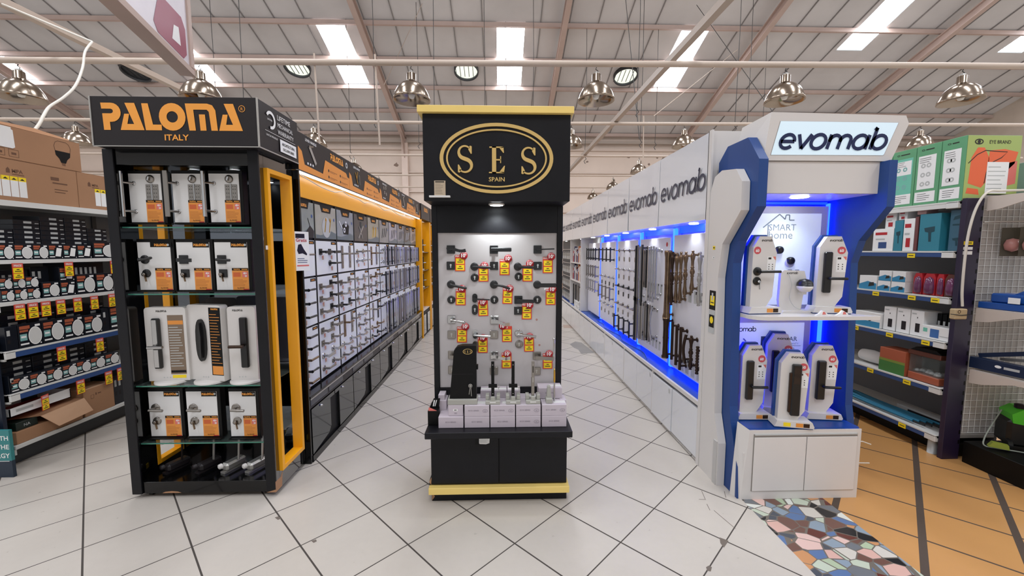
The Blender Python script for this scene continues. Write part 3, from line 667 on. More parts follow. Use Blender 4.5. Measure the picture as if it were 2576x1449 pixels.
for (cv, x, y, sh, ch), hd in zip(KP, HL):
    p = cv(x, y); mm = M_nickel if ch else M_hblack
    m = MB(); rosette(m, sh, mm, .026 if sh != 'oval' else .03)
    m.disc(0, .005, .006, -.0086, M_discg if not ch else M_steel); m.flat([(-.003, -.013), (.003, -.013), (.003, .004), (-.003, .004)], -.0087, M_discg if not ch else M_steel)
    o = m.build('keyhole_plate'); o.location = (p.x, BY-.0006, p.z)
    w_ = hd[6].split(','); tag(o, '%s %s keyhole plate below the %s' % ('nickel' if ch else 'black', sh, ' '.join(hd[6].split(' on ')[0].split(',')[0].split()[:7])) + (', '+w_[-1].strip() if len(w_) > 1 and len(w_[-1].split()) < 4 else ''), 'keyhole plate', 'keyhole plates on the centre stand')
def make_tag():
    t = thing('price_tag', '', 'price tag'); q = MB()
    q.prism([(-.032, -.053), (.032, -.053), (.032, .05), (-.032, .05)], -.0022, -.0008, M_tagr)
    for z0 in (-.047, -.006): q.rect(-.026, .026, z0, z0+.034, -.0026, M_tagy); q.rect(-.008, .008, z0+.021, z0+.026, -.003, M_ink); q.rect(-.017, .017, z0+.009, z0+.014, -.003, M_ink)
    q.text('PRICE', -.012, .037, .014, M_paper, -.0027, bold=.02); q.build('card', t)
    q = MB(); q.lathe([(.025, 0), (.025, -.002), (0, -.002)], (0, 0, 0), M_red, 'y', 24); q.text('10', -.003, -.010, .031, M_paper, -.0026, bold=.04); q.text('%', .014, .002, .013, M_paper, -.0026, bold=.02); q.rect(-.014, .014, .0165, .0185, -.0026, M_paper)
    o = q.build('discount_badge', t); o.location = (.024, -.004, .05)
    return t
TG = [(A1, 468, 590, 628, 600, HL[0]), (A1, 895, 782, 1003, 785, HL[1]), (A1, 1280, 665, 1437, 655, HL[2]), (A1, 1698, 780, 1832, 748, HL[3]), (A1, 2068, 628, 2220, 618, HL[4]), (A1, 480, 1215, 595, 1205, HL[5]), (A2, 808, 100, 893, 135, HL[6]), (A1, 1335, 1190, 1460, 1200, HL[7]),
      (A2, 1532, 155, 1658, 180, HL[8]), (A1, 2120, 1210, 2245, 1215, HL[9]), (A2, 458, 540, 597, 535, HL[10]), (A2, 1205, 530, 1215, 525, HL[11]), (A2, 802, 712, 890, 722, HL[12]), (A2, 1570, 692, 1662, 700, HL[13]), (A2, 430, 945, 517, 940, HL[14]), (A2, 1198, 970, 1292, 985, HL[15]), (A2, 1880, 980, 1985, 985, HL[16])]
tag0 = make_tag()
for i, (cv, x, y, dx, dy, hd) in enumerate(TG):
    lb = 'price tag with round red badge by the '+' '.join(hd[6].split(' on ')[0].split(',')[0].split()[:7])
    lb = ' '.join(lb.split()[:15]); o = tag0 if i == 0 else dup(tag0); tag(o, lb, 'price tag', 'price tags on the centre stand')
    if len(set([h[6] for h in HL])) and ',' in hd[6] and len(lb.split()) < 14: o['label'] = lb+' '+hd[6].split(',')[-1].strip().split(' ')[0]
    p = cv(x, y); o.location = (p.x+.032, BY-.0005-.0001*i, p.z-.05); q = cv(dx, dy)
    o.rotation_euler = (0, R([0, 0, 0, 0, 0, 1, -2, 2, 0, 0, 1, 0, 0, -1, 2, 0, 0][i]), 0)
    for c in o.children:
        if c.name.startswith('discount'): c.location = (q.x-o.location.x, -.004, q.z-o.location.z)

# cartons stacked on the counter
def make_carton(wd, dp, ht, badge):
    m = MB(); m.box(-wd/2, wd/2, 0, dp, 0, ht, M_carton, .0015)
    m.text('ECO SERIES', 0 if not badge else -wd*.13, ht*.48, .0115, M_discl, -.0006, sx=1.1)
    if badge: m.ring(wd*.33, ht*.5, .014, .0155, -.0006, M_discl, .009, .0105, n=20); m.text('SES', wd*.33, ht*.44, .009, M_discl, -.0006)
    m.box(-.0015, wd/2-.002, dp*.0+.03, dp-.03, ht, ht+.0004, M_whitem)
    return m
M_discl = mat('grey_lilac_print', '756d7a', .5)
CW, CD, CH = .150, .100, .0685
c0 = make_carton(CW, CD, CH, 0).build('carton'); c1 = make_carton(CW, CD, CH, 1).build('carton')
CX = [-.300, -.142, .014, .170, .328]; used = set()
def put_carton(src, x, y, z, lb, rz=0.):
    if src in used: o = src.copy(); C.objects.link(o)
    else: o = src; used.add(src)
    o.location = (x, y, z); o.rotation_euler = (0, 0, rz); tag(o, lb, 'box', 'pale cartons stacked on the centre stand')
for i, x in enumerate(CX):
    put_carton(c1 if i == 3 else c0, x, 2.40, .4875, 'pale lilac carton, %s from the left in the bottom row on the black counter' % ORD[i])
    if i > 0: put_carton(c1, x, 2.402, .4875+CH+.001, 'pale lilac carton, %s from the left in the upper front row' % ORD[i])
sm = MB(); sm.box(-.045, .045, 0, .14, 0, .068, M_carton, .0015); sm.text('SES', 0, .012, .012, M_discl, -.0006); sm.rect(-.015, .012, .03, .043, -.0006, M_paper); sm.rect(-.009, .006, .034, .039, -.0008, M_ink)
o = sm.build('carton'); o.location = (-.272, 2.415, .4875+CH+.001); tag(o, 'short pale carton with small white sticker at the left of the upper row', 'box', 'pale cartons stacked on the centre stand')
for i, x in enumerate(CX): put_carton(c0, x, 2.507, .4875, 'pale lilac carton behind the front stack, %s from the left, bottom layer' % ORD[i])
for i, x in enumerate(CX[1:]): put_carton(c0, x, 2.509, .4875+CH+.001, 'pale lilac carton behind the front stack, %s from the left, second layer' % ORD[i+1])
for i, x in enumerate((-.085, .0, .085)):
    m = MB(); m.box(-.041, .041, 0, .085, 0, .05, M_carton, .001); m.box(-.038, .038, .02, .05, .05, .0504, M_whitem)
    o = m.build('carton'); o.location = (x, 2.522, .4875+2*CH+.002); tag(o, 'small pale carton on top of the stack against the grey board, %s of three' % ('left', 'middle', 'right')[i], 'box', 'small cartons against the grey board')
put_carton(c0, .315, 2.500, .4875+2*CH+.0035, 'pale lilac carton on the third layer at the right rear')
m = MB(); m.box(-.02, .02, 0, .08, 0, .095, M_carton, .001); o = m.build('carton'); o.location = (-.372, 2.52, .4875+CH); tag(o, 'upright narrow pale carton left of the black lock case', 'box')
m = MB(); m.box(-.02, .02, 0, .1, 0, .14, M_carton, .001); m.text('S', 0, .06, .02, M_discl, -.0006); o = m.build('carton'); o.location = (.392, 2.47, .4875); tag(o, 'narrow pale carton at the right end of the stack', 'box')
m = MB(); m.box(-.022, .022, 0, .12, 0, .13, M_carton, .001); o = m.build('carton'); o.location = (-.362, 2.508, .4875); tag(o, 'narrow pale carton at the left end behind the front stack', 'box')
# dark open box with pink printed leaflet at the left end
t_ = thing('dark_open_box', 'black open box with white lettering at the left end of the counter', 'box', (-.412, 2.445, .488))
m = MB(); m.box(-.035, .03, 0, .16, 0, .09, M_blackm, .002); m.build('box_body', t_)
m = MB(); m.prism([(-.03, .09), (.025, .09), (.035, .15), (-.005, .15)], .05, .055, M_blackm); m.flat([(-.012, .1), (-.004, .1), (.004, .14), (-.004, .14)], .0495, M_paper); m.flat([(.0, .1), (.005, .1), (.016, .14), (.01, .14)], .0495, M_paper); m.build('raised_flap', t_)
m = MB(); m.prism([(-.03, .09), (.02, .09), (-.028, .112)], .0, .004, M_pink); m.build('leaflet', t_)

# things standing on the cartons
Z2 = .4875+2*CH+.0015
t_ = thing('lock_case', 'tall black lock sample case with small gold oval emblem and keys, on grey base', 'lock sample', (-.232, 2.445, Z2))
m = MB(); m.box(-.088, .092, -.03, .06, 0, .032, M_greyb, .002); m.build('base', t_)
m = MB(); m.prism([(-.078, .032), (.086, .032), (.086, .36), (.0, .36), (-.03, .352), (-.048, .33)], -.012, .045, M_blackm); m.box(-.06, .07, -.0135, -.012, .185, .187, M_dgrey); m.box(.086, .096, 0, .03, .21, .236, M_blackm); m.build('case', t_)
m = MB(); m.ring(.035, .325, .026, .029, -.013, M_goldl, .0145, .017, n=28); glyph_E(m, .035, .324, .015, M_goldl, -.013); glyph_S(m, .052, .324, .015, M_goldl, -.013); glyph_S(m, .018, .324, .015, M_goldl, -.013); m.build('emblem', t_)
m = MB(); m.lathe([(.011, 0), (.013, -.003), (.009, -.006)], (.05, -.018, .115), M_steel, 'y', 16); m.ring(.05, .115, .006, .011, -.024, M_steel, d=.003); m.bar((.048, -.02, .105), (.042, -.02, .062), .003, .008, M_steel); m.bar((.053, -.018, .105), (.056, -.018, .05), .003, .007, M_steel); m.build('key', t_)
for i, (x, mm, w_) in enumerate(((-.046, M_blackm, 'black mortise lock strip with cross piece on grey block, left of two'), (.078, M_blackm, 'black mortise lock strip with cross piece on grey block, right of two'), (.2, M_nickel, 'grey steel mortise lock strip on grey block'))):
    t_ = thing('mortise_lock', w_, 'lock sample', (x, 2.415, Z2), 0, 'mortise lock samples on the cartons')
    m = MB(); m.box(-.044, .044, -.005, .07, 0, .022, M_greyb, .002); m.box(-.044, -.022, .02, .07, .022, .05, M_greyb, .002); m.box(.022, .044, .02, .07, .022, .05, M_greyb, .002); m.box(-.012, .012, .0, .02, .022, .045, M_greyb, .001); m.rect(-.018, .018, .012, .017, -.0055, M_paper); m.build('base', t_)
    m = MB(); m.box(-.0095, .0095, .02, .024, .03, .262, mm, .001)
    for z in (.24, .1, .06): m.disc(0, z, .0028, .0195, M_steel)
    if i == 2: m.rect(-.003, .003, .19, .23, .0195, M_ink); m.rect(-.003, .003, .13, .16, .0195, M_steel)
    m.build('faceplate', t_)
    m = MB(); m.box(-.009, .009, .024, .06, .045, .15, mm)
    if i < 2: m.box(-.026, .026, .012, .022, .1, .122, mm, .001)
    m.build('lock_body', t_)
    if i < 2: q = MB(); q.ring(.035, .1, .006, .009, .03, M_steel, d=.003); q.bar((.035, .03, .092), (.04, .03, .055), .003, .008, M_steel); q.build('key', t_)
t_ = thing('chrome_bolt_stand', 'slim chrome door bolt with ball end standing on pale grey block at the right', 'lock sample', (.30, 2.43, Z2))
m = MB(); m.box(-.02, .02, -.012, .05, 0, .03, M_greyb, .003); m.prism([(-.014, .03), (.014, .03), (.009, .1), (-.009, .1)], .01, .04, M_greyb); m.build('base', t_)
m = MB(); m.tube([(.035, .03, .0), (.035, .03, .12)], .005, M_chrome, 8); m.lathe([(.004, .12), (.007, .13), (.006, .19), (.002, .21)], (.035, .03, 0), M_brass, n=10); m.build('key_spindle', t_)
m = MB(); m.lathe([(.004, .27), (.010, .275), (.010, .285), (.0055, .295), (.005, .37), (.008, .38), (.0085, .39), (.003, .395)], (.035, .06, 0), M_chrome, n=12); m.tube([(.035, .06, .12), (.035, .06, .28)], .002, M_chrome, 6); m.build('bolt', t_)

# ================================================================ TALL BLACK DISPLAY CABINET (left)
PX0, PX1, PY0, PY1 = -2.315, -1.425, 2.52, 2.905
t_ = thing('display_cabinet', 'tall black open display cabinet with orange lettered header and yellow framed side opening', 'display cabinet')
M_sideg = mat('polished_black_side', '060607', .07, spec=1., coat=1.)
def side_panel(x0, x1):
    m = MB(); a, b, c, d = (2.563, 2.857, .143, 2.057) if x0 > -2 else (2.66, 2.885, .143, 2.057)
    k_ = M_sideg; m.box(x0, x1, PY0, a, .03, 2.16, k_, .002); m.box(x0, x1, b, PY1, .03, 2.16, k_, .002); m.box(x0, x1, a, b, .03, c, k_); m.box(x0, x1, a, b, d, 2.16, k_)
    return m
side_panel(PX0, PX0+.045).build('side_panel', t_); side_panel(PX1-.045, PX1).build('side_panel', t_)
def yframe(x0, x1):
    m = MB(); a, b, c, d, w_ = (2.563, 2.857, .143, 2.057, .028) if x0 > -2 else (2.66, 2.885, .143, 2.057, .028)
    m.box(x0, x1, a, a+w_, c, d, M_yellow, .001); m.box(x0, x1, b-w_, b, c, d, M_yellow, .001); m.box(x0, x1, a+w_, b-w_, c, c+w_, M_yellow, .001); m.box(x0, x1, a+w_, b-w_, d-w_, d, M_yellow, .001)
    return m
yframe(PX1-.045, PX1+.022).build('yellow_frame', t_); yframe(PX0-.002, PX0+.046).build('yellow_frame', t_)
m = MB(); m.box(PX0+.045, PX1-.045, PY0, PY1, .03, .105, M_black, .002); m.flat([(-2.14, .031), (-2.02, .031), (-2.04, .04), (-2.08, .044), (-2.12, .04)], PY0-.0006, M_card); m.build('bottom_panel', t_)
m = MB(); m.box(PX0+.045, PX1-.045, PY0, PY1, 2.06, 2.16, M_black, .002); m.build('top_panel', t_)
m = MB(); m.box(PX0+.045, PX1-.045, PY1-.012, PY1, .105, 2.06, M_mirror); m.build('back_mirror', t_)
m = MB(); m.box(PX0, PX0+.06, PY0-.012, PY0, .03, 2.15, M_blackw, .002); m.box(PX1-.06, PX1, PY0-.012, PY0, .03, 2.15, M_blackw, .002); m.build('front_stile', t_)
m = MB(); m.prism([(PY0-.013, .031), (PY0+.06, .031), (PY0+.075, .13), (PY0+.05, .1), (PY0-.013, .1)], PX1, PX1+.0006, M_card, axis='x'); m.flat([(PX1-.06, .031), (PX1, .031), (PX1, .05)], PY0-.0126, M_card); m.build('worn_corner', t_)
m = MB()
for x in (PX0+.08, PX1-.08):
    for y in (PY0+.04, PY1-.05): m.lathe([(.014, -.012), (.014, .012)], (x, y, .014), M_bplastic, 'x', 14); m.box(x-.014, x+.014, y-.012, y+.012, .02, .03, M_bplastic)
m.build('castor', t_)
HX0, HX1, HY0, HY1, HZ0, HZ1 = -2.292, -1.373, 2.44, 2.90, 2.15, 2.42
m = MB(); m.box(HX0, HX1, HY0, HY1, HZ0, HZ1, M_dgrey, .001)
for x in (HX0, HX1):
    m.box(x-.004, x+.004, HY0-.003, HY0+.004, HZ0, HZ1, M_steel)
m.box(HX1-.002, HX1+.003, HY0, HY1, HZ0-.004, HZ0+.003, M_steel); m.box(HX0, HX1, HY0-.002, HY0+.003, HZ0-.004, HZ0+.001, M_steel)
m.box(HX0+.001, HX0+.03, HY1-.02, HY1+.01, HZ0, HZ1, M_dgrey); m.build('header', t_)
m = MB(); logo_p(m, -1.846, 2.236, .148, M_orangel, HY0-.002); m.text('ITALY', -1.828, 2.182, .045, M_orangel, HY0-.002, sx=1.15, bold=.02)
m.ring(-1.458, 2.358, .0155, .0185, HY0-.002, M_orangel, n=20); m.text('R', -1.458, 2.349, .024, M_orangel, HY0-.002); m.build('lettering', t_, label='large orange stencil lettering')
m = MB(Matrix.Translation((HX1+.004, 0, 0)) @ Matrix.Rotation(PI/2, 4, 'Z'))   # local x runs back along the side
m.ring(2.565, 2.335, .035, .052, -.002, M_text, a0=R(-100), a1=R(150), n=20); m.text('LIFETIME', 2.555, 2.33, .014, M_text, -.002)
m.text('LIFETIME', 2.64, 2.36, .043, M_text, -.002, 'l', sx=.95); m.text('MECHANICAL', 2.64, 2.318, .036, M_text, -.002, 'l', sx=.82); m.text('WARRANTY', 2.64, 2.276, .038, M_text, -.002, 'l', sx=.9)
m.rect(2.5, 2.85, 2.262, 2.264, -.002, M_text); m.text('UNTUK PRODUK', 2.51, 2.235, .016, M_text, -.002, 'l'); m.rect(2.66, 2.86, 2.175, 2.25, -.002, M_text)
m.text('ARCHITECTURAL', 2.76, 2.218, .024, M_dgrey, -.003, sx=.85, bold=.02); m.text('EXCLUSIVE SERIES', 2.76, 2.188, .022, M_dgrey, -.003, sx=.78, bold=.02); m.build('side_lettering', t_, label='small white lettering on the header side')
m = MB()
for x in (-1.93, -1.68): m.lathe([(.035, 0), (.035, -.004), (.028, -.006)], (x, 2.70, 2.06), M_white, n=20); m.lathe([(0, -.0065), (.027, -.0065)], (x, 2.70, 2.06), M_spot, n=20)
m.build('downlight', t_)
for x in (-1.93, -1.68):
    ld = bpy.data.lights.new('downlight_beam', 'SPOT'); ld.energy = 5; ld.spot_size = R(110); ld.spot_blend = .7; ld.shadow_soft_size = .03
    lo = bpy.data.objects.new('downlight_beam', ld); C.objects.link(lo); lo.location = (x, 2.66, 2.04); lo.rotation_euler = (R(-12), 0, 0); lo.parent = t_
SH = [P(450, 571, Y=2.56).z, P(450, 738, Y=2.56).z, P(450, 968, Y=2.56).z, P(450, 1111, Y=2.56).z]
for z in SH:
    m = MB(); m.box(PX0+.048, PX1-.048, 2.545, PY1-.014, z-.008, z, M_glass); m.box(PX0+.048, PX1-.048, 2.544, 2.546, z-.008, z, M_gedge)
    m.build('glass_shelf', t_)
m = MB(Matrix.Translation((PX1+.0015, 0, 0)) @ Matrix.Rotation(PI/2, 4, 'Z')); m.box(2.54, 2.565, -.001, 0, 1.565, 1.59, M_paper); m.box(2.86, 2.885, -.001, 0, .17, .21, M_tagy); m.build('sticker', t_)

def promo(q, x0, x1, z0, z1, y):            # orange promotional card
    q.box(x0, x1, y-.001, y, z0, z1, M_orange); h = z1-z0
    q.rect(x0, x1, z1-h*.11, z1, y-.0014, M_blackm); logo_p(q, (x0*.7+x1*.3), z1-h*.085, h*.055, M_orangel, y-.0018); q.rect(x0+(x1-x0)*.6, x1-.004, z1-h*.075, z1-h*.04, y-.0018, M_orangel)
    q.rect(x0+.006, x0+(x1-x0)*.52, z1-h*.4, z1-h*.2, y-.0014, mat('red_orange_print', 'c9602f', .5)); q.rect(x1-(x1-x0)*.38, x1-.003, z1-h*.42, z1-h*.16, y-.0014, M_pink); q.text('40+', x1-(x1-x0)*.2, z1-h*.28, h*.13, M_paper, y-.0018, bold=.03, sx=.8); q.text('20', x1-(x1-x0)*.16, z1-h*.4, h*.12, M_paper, y-.0018, bold=.03, sx=.8)
    q.lines(x0+.006, x1-.006, z0+h*.16, z1-h*.5, 6, y-.0014, mat('brown_print', 'b06a2c', .5), .3); q.text('Rp.500.000', (x0+x1)/2, z0+h*.06, h*.09, M_ink, y-.0018, sx=.8); q.rect(x1-(x1-x0)*.35, x1, z0, z0+h*.04, y-.0014, M_red)
def sample_board(name, label, u0, v0, u1, v1, kind, mm, Y=2.6, bk=(.012, .02, .02)):
    a, b = P(u0, v1, Y=Y), P(u1, v0, Y=Y); wd, ht = b.x-a.x, b.z-a.z; cx = (a.x+b.x)/2
    t = thing(name, label, 'display board', (cx, Y, a.z-bk[0]), 0, 'lock sample boards on glass shelves')
    q = MB(); q.box(-wd/2-.006, wd/2+bk[2], .0, .05, 0, ht+bk[0]+bk[1], M_blackm, .002); q.box(-wd/2, wd/2+bk[2]+.01, -.03, .0, 0, .006, M_blackm); q.build('black_backing', t)
    q = MB(Matrix.Translation((0, 0, bk[0]))); q.box(-wd/2, wd/2, -.003, 0, 0, ht, M_whitem)
    if kind != 'pull': q.rect(.0, wd/2-.001, ht-.032, ht, -.0036, M_blackm) if kind != 'hook' else q.rect(-.02, wd/2+.01, ht-.03, ht, -.0036, M_blackm); logo_p(q, wd*.22, ht-.024, .015, M_orangel, -.004); q.disc(wd/2-.012, ht-.016, .007, -.004, M_discg)
    promo(q, 0, wd/2, 0, ht*.46, -.0035); q.build('white_card', t)
    B = bk[0]
    if kind == 'pull':
        q = MB(); x = max(-wd/2-.008, -wd/2)
        if mm == 'slab': q.box(x-.012, x+.014, -.06, -.05, B+.03, B+ht+.01, M_nickel, .002)
        else: q.tube([(x, -.055, B+.03), (x, -.055, B+ht+.005)], .0105, M_chrome, 10)
        q.build('pull_handle', t)
        for z in (B+ht*.8, B+ht*.22): q = MB(); q.tube([(x+.03, -.004, z), (x+.004, -.05, z)], .008, M_chrome, 8); q.lathe([(.012, -.004), (.012, -.008), (.008, -.01)], (x+.03, 0, z), M_chrome, 'y', 12); q.build('mounting_post', t)
        q = MB(); q.lathe([(.024, -.004), (.024, -.008), (.015, -.012), (0, -.012)], (wd*.18, 0, B+ht*.89), M_nickel, 'y', 20); q.bar((wd*.18-.004, -.018, B+ht*.89-.01), (wd*.18+.003, -.018, B+ht*.89+.012), .008, .008, M_chrome); q.build('thumb_turn', t)
        q = MB(); q.box(.005, .039, -.007, -.004, B+ht*.47, B+ht*.78, M_nickel, .001); q.box(.044, .078, -.007, -.004, B+ht*.47, B+ht*.78, M_nickel, .001); q.tube([(.0415, -.007, B+ht*.46), (.0415, -.007, B+ht*.79)], .0045, M_chrome, 8)
        for zx in (.016, .028, .055, .068):
            for zz in (.52, .6, .68, .74): q.disc(zx, B+ht*zz, .0028, -.0075, M_ink, n=8)
        q.build('butt_hinge', t)
    else:
        sq = 'round' if kind in ('hook', 'roundlever') else 'square'
        hz = B+ht*.64; kz = B+ht*.35; hx = -wd/2+.042
        q = MB(Matrix.Translation((hx, -.003, hz))); rosette(q, sq, mm, .027); q.build('rosette', t)
        q = lever_mb({'hook': 'curved', 'roundlever': 'round'}.get(kind, kind), .075, .012 if kind == 'hook' else -.004, mm, .045); o = q.build('lever', t); o.location = (hx, -.003, hz)
        q = MB(Matrix.Translation((hx+.004, -.003, kz))); rosette(q, sq, mm, .025); q.build('keyhole_plate', t)
        q = MB(); q.lathe([(.01, 0), (.012, -.002), (.006, -.004)], (hx-.004, -.02, kz-.006), M_nickel, 'y', 12); q.bar((hx, -.018, kz), (hx+.01, -.02, kz-.05), .003, .012, M_bronze); q.build('key', t)
def c2(x): return 300+x/4.529
def r2(y): return 420+y/4.529
sample_board('sample_board', 'top shelf board with slim round pull handle, hinge and thumb turn, leftmost', c2(150), r2(78), c2(470), r2(630), 'pull', 'rod')
sample_board('sample_board', 'top shelf board with broad flat pull handle, hinge and thumb turn, middle', c2(640), r2(78), c2(940), r2(632), 'pull', 'slab')
sample_board('sample_board', 'top shelf board with straight round pull handle, hinge and thumb turn, rightmost', c2(1055), r2(78), c2(1360), r2(630), 'pull', 'rod2')
sample_board('sample_board', 'second shelf board with black curved lever on round rose, leftmost', c2(250), r2(858), c2(578), r2(1400), 'hook', M_hblack)
sample_board('sample_board', 'second shelf board with black flared lever on square rose, middle', c2(690), r2(858), c2(1025), r2(1400), 'flat', M_hblack)
sample_board('sample_board', 'second shelf board with black straight lever on square rose, rightmost', c2(1120), r2(858), c2(1455), r2(1400), 'round', M_hblack)
for i, (a, b) in enumerate(((275, 458), (527, 710), (813, 972))):
    sample_board('sample_board', 'fourth shelf board with satin lever handle, key plate and orange card, '+('leftmost', 'middle', 'rightmost')[i], 280+a/2.683, 740+655/2.683, 280+b/2.683, 740+957/2.683, 'roundlever', M_nickel)
# smart lock stands on the third shelf
def lock_stand(label, u0, u1, v0, v1, kind, rz):
    a, b = P(u0, v1, Y=2.60), P(u1, v0, Y=2.60); wd, ht = (b.x-a.x), b.z-a.z; cx = (a.x+b.x)/2
    t = thing('smart_lock_stand', label, 'lock sample', (cx, 2.63, SH[2]+.0005), rz, 'white smart lock stands on the third shelf')
    q = MB(); q.lathe([(.093, 0), (.095, .006), (.093, .014), (0, .014)], (0, 0, 0), M_white, n=32); q.build('round_base', t)
    q = MB(); w2 = wd/2*.92; r_ = .02
    q.prism(_arc(w2-r_, ht-r_, r_, 0, 90, 4)+_arc(-w2+r_, ht-r_, r_, 90, 180, 4)+[(-w2, .014), (w2, .014)], -.028, .028, M_white)
    logo_p(q, -.02, ht-.03, .012, M_ink, -.0285) if kind != 'oval' else None
    for k in range(3): q.disc(-.03+.018*k, .035, .0045, -.0285, M_discg, n=10)
    if kind == 'left': q.rect(.012, w2-.016, .055, ht-.05, -.0286, mat('bronze_print', '7d6a58', .5)); q.rect(.014, w2-.018, ht-.11, ht-.085, -.029, M_orange); q.rect(.014, w2-.018, .065, .08, -.029, M_blackm); q.lines(.016, w2-.02, .1, ht-.12, 16, -.029, M_discg, .3); q.rect(.02, w2-.02, .03, .05, -.0286, M_tagy)
    if kind == 'oval': q.rect(w2*.3, w2-.002, .05, ht-.015, -.0286, M_blackm); logo_p(q, w2*.65, ht-.03, .01, M_orangel, -.029); q.lines(w2*.34, w2-.006, .12, ht-.05, 18, -.029, M_orange, .2); q.rect(w2*.35, w2-.004, .055, .11, -.029, M_orange)
    q.build('white_stand', t)
    q = MB(); p = [(-.025, .1)]
    if kind == 'oval': q.prism([(-.02+.034*math.cos(k*PI/10), ht*.55+.135*math.copysign(abs(math.sin(k*PI/10))**.7, math.sin(k*PI/10))) for k in range(20)], -.045, -.0285, M_bplastic); q.prism([(-.015, ht*.35), (-.005, ht*.33), (.0, ht*.6), (-.008, ht*.78), (-.02, ht*.7)], -.06, -.045, M_hblack)
    else:
        x = -.05 if kind == 'left' else .015
        q.box(x-.022, x+.024, -.05, -.0285, ht*.2, ht*.86, M_bplastic, .006); q.rect(x-.016, x+.01, ht*.52, ht*.84, -.0505, M_chrome if kind == 'left' else M_dgrey)
        if kind == 'left': q.rect(x-.016, x+.01, ht*.22, ht*.45, -.0505, M_chrome)
    q.build('smart_lock', t)
    if kind != 'oval':
        q = MB(); sx = 1 if kind == 'left' else -1; x = -.05 if kind == 'left' else .015; q.tube([(x, -.05, ht*.5), (x, -.09, ht*.5)], .009, M_chrome if kind == 'left' else M_dbronze, 10); q.tube([(x-sx*.02, -.09, ht*.5), (x+sx*.065, -.09, ht*.5)], .010, M_chrome if kind == 'left' else M_dbronze, 10); q.build('lever', t)
lock_stand('white round based stand with mirror faced black smart lock and chrome lever, leftmost', 372, 464, 757, 948, 'left', R(4))
lock_stand('white round based stand with long oval black pull lock, turned, middle', 470, 566, 752, 948, 'oval', R(-12))
lock_stand('white round based stand with tall black smart lock and dark lever, rightmost', 578, 640, 757, 948, 'right', R(3))
# door closers on the cabinet floor
for i, (u, v, mm, w_) in enumerate(((440, 1192, M_dgrey, 'dark door closer on the cabinet floor, leftmost'), (520, 1190, M_dgrey, 'dark door closer on the cabinet floor, second from left'), (583, 1186, M_steel, 'silver door closer on the cabinet floor, left of two silver ones'), (643, 1188, M_steel, 'silver door closer on the cabinet floor beside the right post'))):
    p = P(u, v, Y=2.66); t = thing('door_closer', w_, 'door closer', (p.x, 2.66, .106), R(-20), 'door closers in the black cabinet')
    q = MB(); q.box(-.03, .03, -.05, .09, .012, .062, mm, .012); q.box(-.02, .02, -.06, .1, 0, .012, mm); q.build('closer_body', t)
    q = MB(); q.lathe([(.017, 0), (.017, -.015), (.008, -.02)], (-.02, -.05, .045), mm if i < 2 else M_white, 'y', 14); q.box(-.035, -.031, -.03, 0, .02, .05, M_tagy); q.build('adjuster_cap', t)
    q = MB(); q.bar((.03, .03, .06), (.02, .05, min(.30, SH[3]-.13)), .012, .006, M_steel if i > 0 else M_dgrey); q.build('arm', t)
# ================================================================ LEFT AISLE WALL (orange and black)
PA = PI/2; XF = -1.38; XB = -1.46; YS = 2.93; CWD = .43; COL0 = 2.86; NC = 10
ZR = [1.93, 1.645, 1.355, .975, .505]
def at_left(name, label, cat, x, y, z, group=None): return thing(name, label, cat, (x, y, z), PA, group)
wall_y1 = COL0+NC*CWD
# base cabinets
for i in range(5):
    y0 = YS+i*.856; t = at_left('base_cabinet', 'glossy black base cabinet with dark slot under the handle wall, %s from the front' % ORD[i], 'cabinet', XF, y0, 0, 'black base cabinets of the left aisle')
    m = MB(); m.box(.002, .854, .02, .45, .045, .478, M_blackm); m.box(.002, .854, .0, .03, .0, .05, M_black); m.build('cabinet_body', t)
    m = MB(); m.box(.002, .854, .006, .02, .405, .475, M_dgrey, .001); m.box(.01, .3, .004, .006, .425, .465, mat('smoky_plastic', '3a3d42', .15)); m.box(.33, .62, .004, .006, .425, .465, mat('smoky_plastic', '3a3d42', .15)); m.build('price_rail', t)
    for k in range(2):
        o_ = k*.427; q = MB()
        q.prism([(o_+.005, .06), (o_+.29, .10), (o_+.335, .14), (o_+.335, .37), (o_+.42, .37), (o_+.42, .40), (o_+.005, .40)], .0, .02, M_smoke) if k == 0 else q.prism([(o_+.09, .06), (o_+.42, .06), (o_+.42, .40), (o_+.005, .40), (o_+.005, .37), (o_+.09, .37)], .0, .02, M_smoke)
        d = q.build('door', t); q = MB(); q.lathe([(.008, 0), (.008, -.01), (.004, -.014)], (o_+.16, 0, .375), M_chrome, 'y', 12); q.build('knob', d)
t = at_left('display_ledge', 'long narrow black ledge running below the white handle boards on the left', 'shelf', XF, YS, 0); m = MB(); m.box(0, 4.28, 0, .12, .480, .498, M_black, .001); m.build('ledge_board', t); m = MB(); m.box(0, 4.28, .0, .004, .470, .482, M_chrome); m.build('edge_strip', t)
t = at_left('handle_display_unit', 'long black and yellow wall unit holding rows of white handle boards', 'wall unit', XB, 0, 0)
m = MB(); m.box(YS, wall_y1+.02, .008, .05, .5, 1.95, M_blackm); m.build('back_panel', t)
m = MB(); m.box(YS, wall_y1+.02, -.005, .05, 1.95, 2.115, M_yellow, .001); m.build('yellow_fascia', t, label='bright yellow band above the boards')
m = MB(); m.box(YS-.022, YS-.001, -.075, .40, .0, 2.11, M_black, .001); m.build('end_panel', t)
m = MB()
for i in range(NC+1):
    y = COL0+i*CWD
    if y > YS: m.box(y-.012, y+.012, .0, .008, .5, 1.945, M_blackm)
m.build('divider_strip', t)
m = MB(); m.tube(smooth([(YS+.02+.2*k, -.055+.012*((k*7) % 3-1), 2.085-.012*((k*5) % 4)) for k in range(20)], 3), .004, mat('loose_plastic_film', 'ded9cf', .2, alpha=.7), 5); m.build('loose_film', t)
